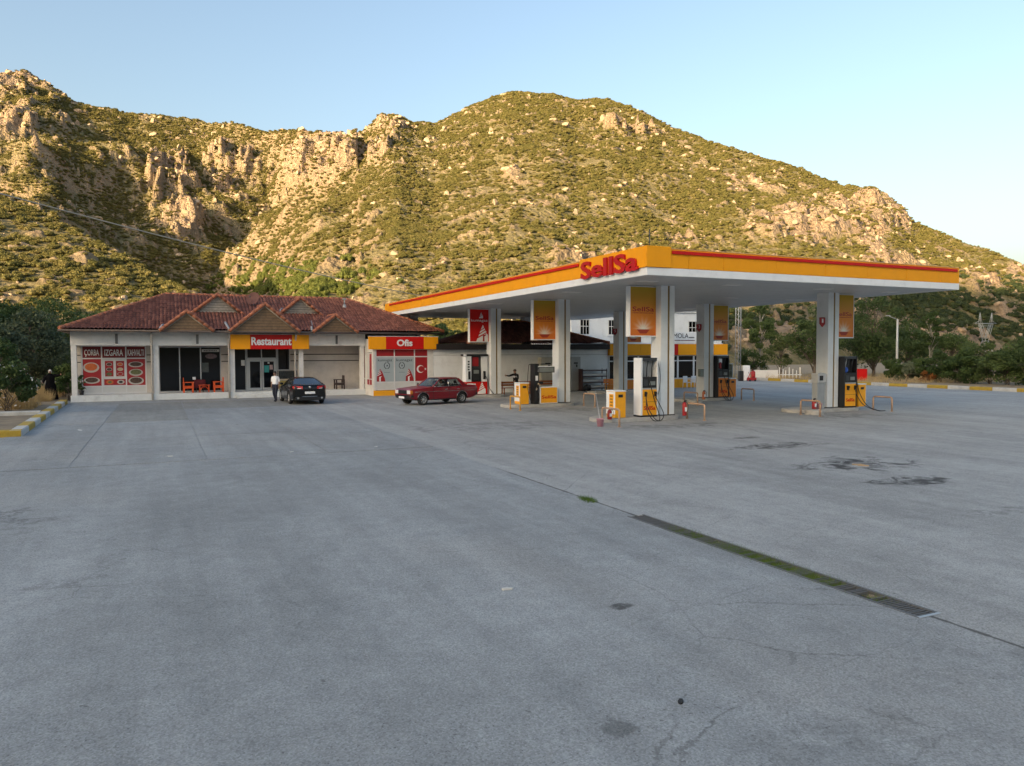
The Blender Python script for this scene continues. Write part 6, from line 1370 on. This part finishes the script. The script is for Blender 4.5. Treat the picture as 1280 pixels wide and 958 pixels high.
        for x in P['handles']:
            dh = MB(); w_ = Wd/2*I(P['plan'], x); dh.box(x-.08, x+.08, s_*w_*.985-.02, s_*w_*.985+.03, bz(x)-.16, bz(x)-.125); dh.build('door_handle', P['trim'], t, bevel=.006)
        st = MB(); pts = [(x, s_*(Wd/2*I(P['plan'], x)*1.0+.004), P['zline']) for x in np.linspace(-hl+.18, hl-.25, 24)]; st.tube(pts, .014, 4); st.build('side_strip', P['trim'], t)
        for wx in P['wx']: wheel(t, wx, s_*(Wd/2-.105), P['r'], s_)
    ws = MB(); nx = 7
    def pane(xb, xt, bulge):
        vs = []
        for j in range(9):
            q = -1+2*j/8
            for i in range(nx): f_ = i/(nx-1); x = xb+(xt-xb)*f_+bulge*(1-q*q); zb_ = bz(xb)+.0; vs.append((x, q*(wb+(wt-wb)*f_)*.985, zb_+(ze+.012-zb_)*f_+.02*(1-q*q)*f_))
        return vs, [(j*nx+i, j*nx+i+1, (j+1)*nx+i+1, (j+1)*nx+i) for j in range(8) for i in range(nx-1)]
    v, f_ = pane(P['xA0'], P['xA1'], .06); ws.add(v, f_, 0, True); ws.build('windscreen', P.get('wglass', gl), t)
    rw = MB(); v, f_ = pane(P['xC0'], P['xC1'], -.05); rw.add(v, f_, 0, True); rw.build('rear_window', P.get('rglass', gl), t)
    seat = M('seat_cloth', (0.05, 0.045, 0.045), .9)
    for x in (P['xB']+.05, P['xC1']+.05):
        for s_ in (-.36, .36): m = MB(); m.box(x-.08, x+.08, s_-.22, s_+.22, bz(x)-.05, bz(x)+.10); m.box(x-.06, x+.04, s_-.11, s_+.11, bz(x)+.14, bz(x)+.28); m.build('seat', seat, t, bevel=.03)
    return t, bz
darkpane = glass_mat('tinted_glass', (0.012, 0.014, 0.016), .72); clearpane = glass_mat('car_glass', (0.02, 0.022, 0.024), .38)
skyglass = glass_mat('windscreen_glass', (0.03, 0.035, 0.04), .55)
redcar = M('red_car_paint', (0.20, 0.004, 0.012), .30, var=.05, coat=.35, spec=.5); blkcar = M('black_car_paint', (0.003, 0.0035, 0.005), .25, var=.05, coat=.25, spec=.35)
hl = 2.17
P = dict(L=4.34, W=1.66, H=1.41, wx=(-1.08, 1.42), r=.295, Ra=.36, plan=[(-2.17, .90), (-2.0, .96), (-1.2, 1), (1.2, 1), (1.9, .965), (2.17, .90)],
         top=[(-2.17, .80), (-2.14, .90), (-2.05, .955), (-1.42, .965), (-1.38, .945), (.78, .93), (.86, .94), (1.6, .885), (2.05, .845), (2.12, .83), (2.17, .78)], bot=[(-2.17, .48), (-2.08, .40), (-1.75, .30), (-1.3, .24), (1.7, .24), (2.05, .34), (2.17, .42)],
         crown=[(-2.17, .0), (-2.0, .02), (1, .03), (2.0, .025), (2.17, 0)], xA0=.80, xA1=.22, xC1=-.98, xC0=-1.42, xB=-.22, xQ=-1.12, q1=.14, wb=.76, wt=.60, rarch=.012, glass=clearpane, wglass=skyglass, paint=redcar, trim=chrome, mirror=black, gaps=(.80, -.22, -1.02), handles=(.0, -.80), zline=.70, bpillar=chrome)
rc, bz = car('red_saloon', 'dark red boxy old saloon car pulling away from the gas dispenser', (-4.05, 41.0, 0), R(-139.6), P)
for nm, a in (('front_bumper', (2.10, 2.24, .42, .54)), ('rear_bumper', (-2.25, -2.11, .44, .56))):
    m = MB(); x0, x1, z0, z1 = a; n = 12; vs = []
    for k in range(n+1): q = -1+2*k/n; dx = -.10*q**4*(1 if x0 > 0 else -1); vs += [(x0+dx, q*.80, z0), (x1+dx, q*.80, z0), (x1+dx, q*.80, z1), (x0+dx, q*.80, z1)]
    m.add(vs, [(4*k+j, 4*k+(j+1) % 4, 4*k+4+(j+1) % 4, 4*k+4+j) for k in range(n) for j in range(4)]+[(0, 1, 2, 3), (4*n+3, 4*n+2, 4*n+1, 4*n)]); m.build(nm, black, rc, bevel=.008)
gr_ = bx(2.155, 2.185, -.40, .40, .60, .79).build('grille', black, rc)
for k in range(5): bx(2.186, 2.194, -.39, .39, .615+.037*k, .625+.037*k).build('grille_bar', darkm, gr_)
for s_ in (-1, 1):
    h_ = bx(2.13, 2.188, s_*.56-.145, s_*.56+.145, .60, .79).build('headlight', M('headlight', (0.75, 0.76, 0.76), .15, var=.05), rc, bevel=.015); bx(2.05, 2.175, s_*.755-.04, s_*.755+.03, .60, .78).build('indicator', M('amber_lens', (0.6, 0.20, 0.02), .3), rc, bevel=.01)
    bx(-2.185, -2.12, s_*.58-.19, s_*.58+.17, .64, .82).build('tail_light', redp, rc, bevel=.01)
    m = MB(); m.tube([(x, s_*.825, .27) for x in (-.62, .98)], .03, 5); m.build('sill_trim', black, rc)
    for wx in P['wx']: m = MB(); m.tube([(wx+.372*math.cos(a), s_*.822, .295+.372*math.sin(a)) for a in np.linspace(.25, 2.89, 13)], .014, 5); m.build('arch_trim', chrome, rc)
bx(2.243, 2.252, -.26, .26, .36, .47).build('number_plate', white, rc); bx(.95, 1.9, -.45, .45, .925, .93)
for s_ in (-.28, .28): m = MB(); m.box(2.245, 2.262, s_-.07, s_+.07, .46, .52); m.build('overrider', black, rc)
P = dict(L=4.80, W=1.86, H=1.42, wx=(-1.32, 1.40), r=.335, Ra=.385, plan=[(-2.4, .84), (-2.25, .93), (-1.8, .985), (-1.2, 1), (1.2, 1), (1.9, .95), (2.25, .86), (2.4, .72)],
         top=[(-2.4, .84), (-2.36, 1.0), (-2.28, 1.05), (-1.75, 1.07), (-1.6, 1.02), (.0, .96), (.95, .93), (1.05, .94), (1.8, .82), (2.3, .68), (2.4, .60)], bot=[(-2.4, .42), (-2.25, .32), (-1.9, .22), (1.9, .20), (2.3, .24), (2.4, .32)],
         crown=[(-2.4, 0), (-2.2, .02), (1.2, .05), (2.2, .04), (2.4, 0)], xA0=1.0, xA1=.30, xC1=-.95, xC0=-1.78, xB=-.12, xQ=-1.20, q1=.10, wb=.80, wt=.56, rarch=.03, glass=darkpane, rglass=M('rear_tint', (0.006, 0.012, 0.03), .05, var=.05, spec=.7), paint=blkcar, trim=chrome, mirror=blkcar, gaps=(.92, -.12, -1.05), handles=(.1, -.85), zline=.30)
bc, bz = car('black_saloon', 'shiny black modern saloon car parked before the restaurant porch', (-11.75, 42.35, 0), R(116), P)
tl = M('tail_lens', (0.50, 0.02, 0.025), .2, var=.25, scale=8)
for s_ in (-1, 1):
    m = MB(); m.hexa([(-2.372, s_*.38, .84), (-2.10, s_*.87, .84), (-2.10, s_*.86, 1.0), (-2.372, s_*.38, .985)], [(-2.44, s_*.38, .84), (-2.34, s_*.85, .84), (-2.33, s_*.84, 1.0), (-2.42, s_*.38, .985)]); m.build('tail_light', tl, bc)
    m = MB(); m.hexa([(-2.39, s_*.46, .87), (-2.28, s_*.74, .87), (-2.28, s_*.74, .905), (-2.39, s_*.46, .905)], [(-2.45, s_*.46, .85), (-2.37, s_*.74, .85), (-2.37, s_*.74, .89), (-2.445, s_*.46, .89)]); m.build('reverse_light', M('lens_clear', (0.6, 0.5, 0.48), .2), bc)
    m = MB(); m.cyl((-2.42, s_*.62, .36), (-2.30, s_*.62, .36), .055, n=12); m.build('exhaust_tip', chrome, bc); bx(2.20, 2.36, s_*.66-.14, s_*.66+.14, .58, .68).build('headlight', M('headlight', (0.75, 0.76, 0.76), .15, var=.05), bc, bevel=.02)
bx(-2.425, -2.408, -.26, .26, .58, .70).build('number_plate', white, bc); m = MB(); m.lathe([(.001, -2.43), (.055, -2.425), (.065, -2.40), (.001, -2.38)], (0, 0, .93), 16, axis='x'); m.build('emblem', chrome, bc)
m = MB(); m.tube([(-2.40+.10*abs(q)**3, q*.82, .44) for q in np.linspace(-1, 1, 13)], .014, 5); m.build('bumper_strip', chrome, bc)
m = MB(); m.tube([(-2.38+.10*abs(q)**3, q*.70, 1.03) for q in np.linspace(-1, 1, 13)], .012, 5); m.build('boot_lip', blkcar, bc)
bx(-2.41, -2.30, -.75, .75, .24, .40).build('diffuser', black, bc, bevel=.02)

# ================================================================== PEOPLE
skin = M('skin', (0.30, 0.17, 0.11), .55, var=.1, scale=9); hair = M('hair_black', (0.012, 0.010, 0.009), .6)
def person(name, label, loc, rz, J, mats, region, hair_m=hair, head=True, hands=True, face=True, cap=None):
    """J: joint name -> (xyz, radius or (rx, ry)); the body is one continuous skinned surface with head and hands grown on"""
    E = [('pelvis', 'belly'), ('belly', 'chest'), ('chest', 'neck'), ('neck', 'skull')]
    for s_ in 'lr': E += [('chest', 'sh'+s_), ('sh'+s_, 'el'+s_), ('el'+s_, 'wr'+s_), ('pelvis', 'hip'+s_), ('hip'+s_, 'kn'+s_), ('kn'+s_, 'an'+s_), ('an'+s_, 'to'+s_)]
    E = [e for e in E if e[0] in J and e[1] in J]; names = list(J); me = bpy.data.meshes.new('sk'); me.from_pydata([J[n][0] for n in names], [(names.index(a), names.index(b_)) for a, b_ in E], [])
    ob = bpy.data.objects.new('sk', me); col.objects.link(ob); md_ = ob.modifiers.new('s', 'SKIN'); md_.use_smooth_shade = True
    for v, n in zip(me.skin_vertices[0].data, names): r_ = J[n][1]; v.radius = r_ if isinstance(r_, tuple) else (r_, r_); v.use_root = (n == 'pelvis')
    ob.modifiers.new('sub', 'SUBSURF').levels = 2
    dg = bpy.context.evaluated_depsgraph_get(); m2 = bpy.data.meshes.new_from_object(ob.evaluated_get(dg)); m = MB()
    vs = [tuple(v.co) for v in m2.vertices]
    for p in m2.polygons: pass
    o = len(m.v); m.v += vs
    for p in m2.polygons: c_ = sum((m2.vertices[i].co for i in p.vertices), Vector())/len(p.vertices); m.f.append(tuple(p.vertices)); m.m.append(region(c_)); m.s.append(True)
    bpy.data.objects.remove(ob); bpy.data.meshes.remove(me); bpy.data.meshes.remove(m2)
    hx, hy, hz = J['skull'][0]; sk = len(mats)-1
    m.blob((hx, hy, hz), (.074, .094, .115), 14, 10, sk)
    if face:
        m.blob((hx, hy-.095, hz-.015), (.013, .022, .022), 6, 5, sk); m.box(hx-.022, hx+.022, hy-.090, hy-.080, hz-.058, hz-.050, sk)
        for s_ in (-1, 1): m.blob((hx+s_*.075, hy+.005, hz-.01), (.012, .022, .032), 6, 5, sk)
    if hands:
        for s_ in 'lr':
            if 'wr'+s_ not in J: continue
            w_ = Vector(J['wr'+s_][0]); d = (w_-Vector(J['el'+s_][0])).normalized(); sd = Vector((0, 1, 0)) if abs(d.y) < .8 else Vector((0, 0, 1)); sd = (sd-d*sd.dot(d)).normalized(); up = d.cross(sd)
            c_ = w_+d*.045; m.hexa([c_-d*.05-sd*.032-up*.013, c_-d*.05+sd*.032-up*.013, c_+d*.045+sd*.042-up*.012, c_+d*.045-sd*.042-up*.012], [c_-d*.05-sd*.032+up*.013, c_-d*.05+sd*.032+up*.013, c_+d*.045+sd*.042+up*.012, c_+d*.045-sd*.042+up*.012], sk)
            for k, ln in enumerate((.072, .082, .078, .06)): b_ = c_+d*.043+sd*(-.031+.0207*k); m.tube([b_, b_+d*ln*.5+up*.006, b_+d*ln*.9+up*.024], [.0095, .009, .007], 6, sk)
            b_ = c_-d*.01-sd*.038; m.tube([b_, b_-sd*.022+d*.03+up*.008, b_-sd*.024+d*.06+up*.014], [.011, .010, .008], 6, sk)
    t = thing(name, label, 'person', loc, rz); bo = m.build('body', mats, t)
    h_ = MB(); 
    if cap is None:
        n, kq = 14, 6; vs = []
        for i in range(kq+1):
            a = math.pi*.56*i/kq
            for j in range(n): q = 6.2832*j/n; fr = 1.0 if math.sin(q) > -.5 else .82; aa = a*fr; vs.append((hx+.082*math.sin(aa)*math.cos(q), hy+.008+.102*math.sin(aa)*math.sin(q), hz+.006+.125*math.cos(aa)))
        h_.add(vs, [(i*n+j, i*n+(j+1) % n, (i+1)*n+(j+1) % n, (i+1)*n+j) for i in range(kq) for j in range(n)], 0, True); h_.build('hair', hair_m, t)
    else: cap(h_, (hx, hy, hz), t)
    if face:
        e = MB(); [e.blob((hx+s_*.03, hy-.084, hz+.012), (.011, .008, .006), 6, 4) for s_ in (-1, 1)]; e.build('eyes', black, t)
    return t
# man in white shirt walking towards the camera
J = {'pelvis': ((0, 0, .95), (.155, .115)), 'belly': ((0, 0, 1.10), (.155, .115)), 'chest': ((0, .0, 1.30), (.165, .115)), 'neck': ((0, -.01, 1.475), .055), 'skull': ((0, -.03, 1.61), .06),
     'shl': ((.19, 0, 1.40), .066), 'ell': ((.245, .03, 1.14), .045), 'wrl': ((.255, -.05, .90), .029), 'shr': ((-.19, 0, 1.40), .066), 'elr': ((-.25, .04, 1.14), .045), 'wrr': ((-.26, .02, .89), .029),
     'hipl': ((.09, 0, .88), .105), 'knl': ((.10, -.10, .49), .070), 'anl': ((.10, -.06, .10), .045), 'tol': ((.105, -.20, .045), .038), 'hipr': ((-.09, 0, .88), .105), 'knr': ((-.095, -.02, .49), .070), 'anr': ((-.10, .14, .11), .045), 'tor': ((-.105, .02, .045), .038)}
shirt = M('white_shirt', (0.82, 0.83, 0.85), .8, var=.08, scale=9); navy = M('navy_trousers', (0.012, 0.016, 0.035), .8, var=.2); shoe = M('black_shoe', (0.01, 0.01, 0.01), .4)
reg = lambda c: 2 if c.z < .10 else (1 if c.z < 1.0 and abs(c.x) < .21 else (0 if c.z > 1.14 and c.z < 1.455 else 3) if abs(c.x) > .18 else (0 if c.z < 1.46 else 3))
man = person('person', 'man in a white short sleeved shirt and navy trousers walking from the entrance', tuple(S(-9.45, 22.0, 0.01)), R(-18), J, [shirt, navy, shoe, skin], reg)
# attendant reaching towards the column
J2 = {'pelvis': ((0, 0, .93), (.14, .11)), 'belly': ((0, -.01, 1.08), (.15, .115)), 'chest': ((0, -.03, 1.29), (.165, .12)), 'neck': ((0, -.05, 1.47), .055), 'skull': ((0, -.08, 1.59), .06),
      'shl': ((.19, -.02, 1.39), .072), 'ell': ((.26, -.06, 1.14), .055), 'wrl': ((.16, -.22, 1.02), .034), 'shr': ((-.18, -.06, 1.39), .072), 'elr': ((-.24, -.32, 1.30), .055), 'wrr': ((-.20, -.58, 1.34), .034),
      'hipl': ((.085, 0, .86), .105), 'knl': ((.09, -.05, .48), .072), 'anl': ((.09, .02, .10), .046), 'tol': ((.10, -.13, .045), .04), 'hipr': ((-.085, 0, .86), .105), 'knr': ((-.09, .0, .48), .072), 'anr': ((-.09, .06, .10), .046), 'tor': ((-.095, -.08, .045), .04)}
jack = M('dark_jacket', (0.010, 0.011, 0.013), .85, var=.2, spec=.1); jgrey = M('jacket_band', (0.28, 0.28, 0.29), .8)
reg2 = lambda c: 2 if c.z < .10 else (1 if c.z < .93 else (3 if c.z > 1.47 else (4 if 1.22 < c.z < 1.30 and abs(c.x) < .19 else 0)))
def capfn(h_, c, t): h_.blob((c[0], c[1]+.01, c[2]+.045), (.084, .104, .088), 12, 7); h_.blob((c[0], c[1]-.10, c[2]+.05), (.06, .06, .012), 10, 5); h_.build('cap', black, t)
J2x = dict(J2)
att = person('person', 'attendant in a dark banded jacket and cap reaching to the gas island column', tuple(S(4.2, 19.6, 0.01)), PHI+R(-70), J2x, [jack, M('dark_trousers', (0.02, 0.02, 0.022), .8), shoe, skin, jgrey, skin], reg2, cap=capfn)
# driver of the red car, from the seat up
J3 = {'pelvis': ((0, .0, .60), (.16, .13)), 'belly': ((0, .03, .74), (.16, .12)), 'chest': ((0, .02, .95), (.17, .12)), 'neck': ((0, -.01, 1.10), .055), 'skull': ((0, -.03, 1.22), .058), 'shl': ((.18, 0, 1.02), .07), 'ell': ((.24, -.20, .90), .05), 'wrl': ((.16, -.42, 1.0), .032), 'shr': ((-.18, 0, 1.02), .07), 'elr': ((-.23, -.20, .90), .05), 'wrr': ((-.12, -.42, 1.0), .032)}
M_ = Matrix.Rotation(R(-139.6), 4, 'Z'); dl = Vector((-4.05, 41.0, 0))+(M_ @ Vector((-.02, .36, 0)))
person('person', 'driver in a pale shirt at the wheel of the red saloon', tuple(dl), R(-139.6)+math.pi/2, J3, [M('pale_shirt', (0.45, 0.44, 0.42), .8, var=.15, scale=8), skin, skin], lambda c: 0 if c.z < 1.08 and abs(c.x) < .21 else 1)
# woman in a long black robe and white head scarf
t = thing('person', 'woman in a long black robe and white headscarf standing by the dry grass', 'person', W(62.5, 43.2, .12), R(25)); robe = M('black_robe', (0.006, 0.006, 0.007), .9, var=.3, scale=6, spec=.08)
m = MB(); n = 40; prof = [(.36, .20, 0.02), (.345, .215, .18), (.30, .20, .50), (.26, .18, .80), (.215, .165, .98), (.21, .155, 1.10), (.235, .155, 1.25), (.225, .14, 1.36), (.15, .11, 1.44), (.075, .08, 1.49), (.06, .065, 1.52)]; vs = []
for rx, ry, z_ in prof:
    for j in range(n): q = 6.2832*j/n; fo = 1+.085*max(0, 1-z_/1.0)*math.sin(9*q+z_*1.5)+.03*math.sin(4*q+2*z_); vs.append((rx*fo*math.cos(q), ry*fo*math.sin(q)-.02, z_))
m.add(vs, [(i*n+j, i*n+(j+1) % n, (i+1)*n+(j+1) % n, (i+1)*n+j) for i in range(len(prof)-1) for j in range(n)]+[tuple(range(n-1, -1, -1))], 0, True)
m.tube(catmull([(-.17, -.01, 1.38), (-.27, -.05, 1.20), (-.33, -.14, 1.02), (-.34, -.24, .98)], 4), [.09, .088, .085, .083, .08, .078, .075, .072, .07, .066, .062, .058, .055], 10, 0); m.tube(catmull([(.17, -.01, 1.38), (.32, -.06, 1.38), (.44, -.16, 1.40), (.50, -.22, 1.42)], 4), [.09, .088, .085, .082, .08, .077, .073, .07, .068, .065, .062, .058, .055], 10, 0)
m.blob((0, -.03, 1.60), (.072, .09, .112), 14, 10, 1); m.blob((0, -.122, 1.585), (.012, .02, .02), 6, 5, 1)
for c_, d in ((Vector((-.345, -.28, .975)), Vector((-.1, -1, -.1))), (Vector((.53, -.25, 1.43)), Vector((.6, -.7, .2)))):
    d.normalize(); sd = Vector((0, 0, 1)); up = d.cross(sd); m.blob(c_+d*.02, (.035, .035, .04), 8, 6, 1)
    for k in range(4): b_ = c_+d*.04+sd*(-.027+.018*k); m.tube([b_, b_+d*.035, b_+d*.06+up*.015], [.009, .008, .006], 5, 1)
    b_ = c_+sd*.04; m.tube([b_, b_+sd*.02+d*.025, b_+sd*.02+d*.05], [.010, .009, .007], 5, 1)
for s_ in (-.1, .1): m.blob((s_, -.16, .035), (.045, .12, .04), 10, 6, 2)
m.build('body', [robe, skin, shoe], t)
h_ = MB(); vs = []; n, kq = 16, 8
for i in range(kq+1):
    a = math.pi*.80*i/kq
    for j in range(n): q = 6.2832*j/n; fr = 1.0 if math.sin(q) > -.45 else .55; aa = a*fr; vs.append((.092*math.sin(aa)*math.cos(q)*(1+.25*max(0, aa-1.9)), -.018+.112*math.sin(aa)*math.sin(q), 1.605+.13*math.cos(aa)))
h_.add(vs, [(i*n+j, i*n+(j+1) % n, (i+1)*n+(j+1) % n, (i+1)*n+j) for i in range(kq) for j in range(n)], 0, True); h_.build('headscarf', M('scarf_white', (0.55, 0.53, 0.50), .85, var=.2, scale=10), t)
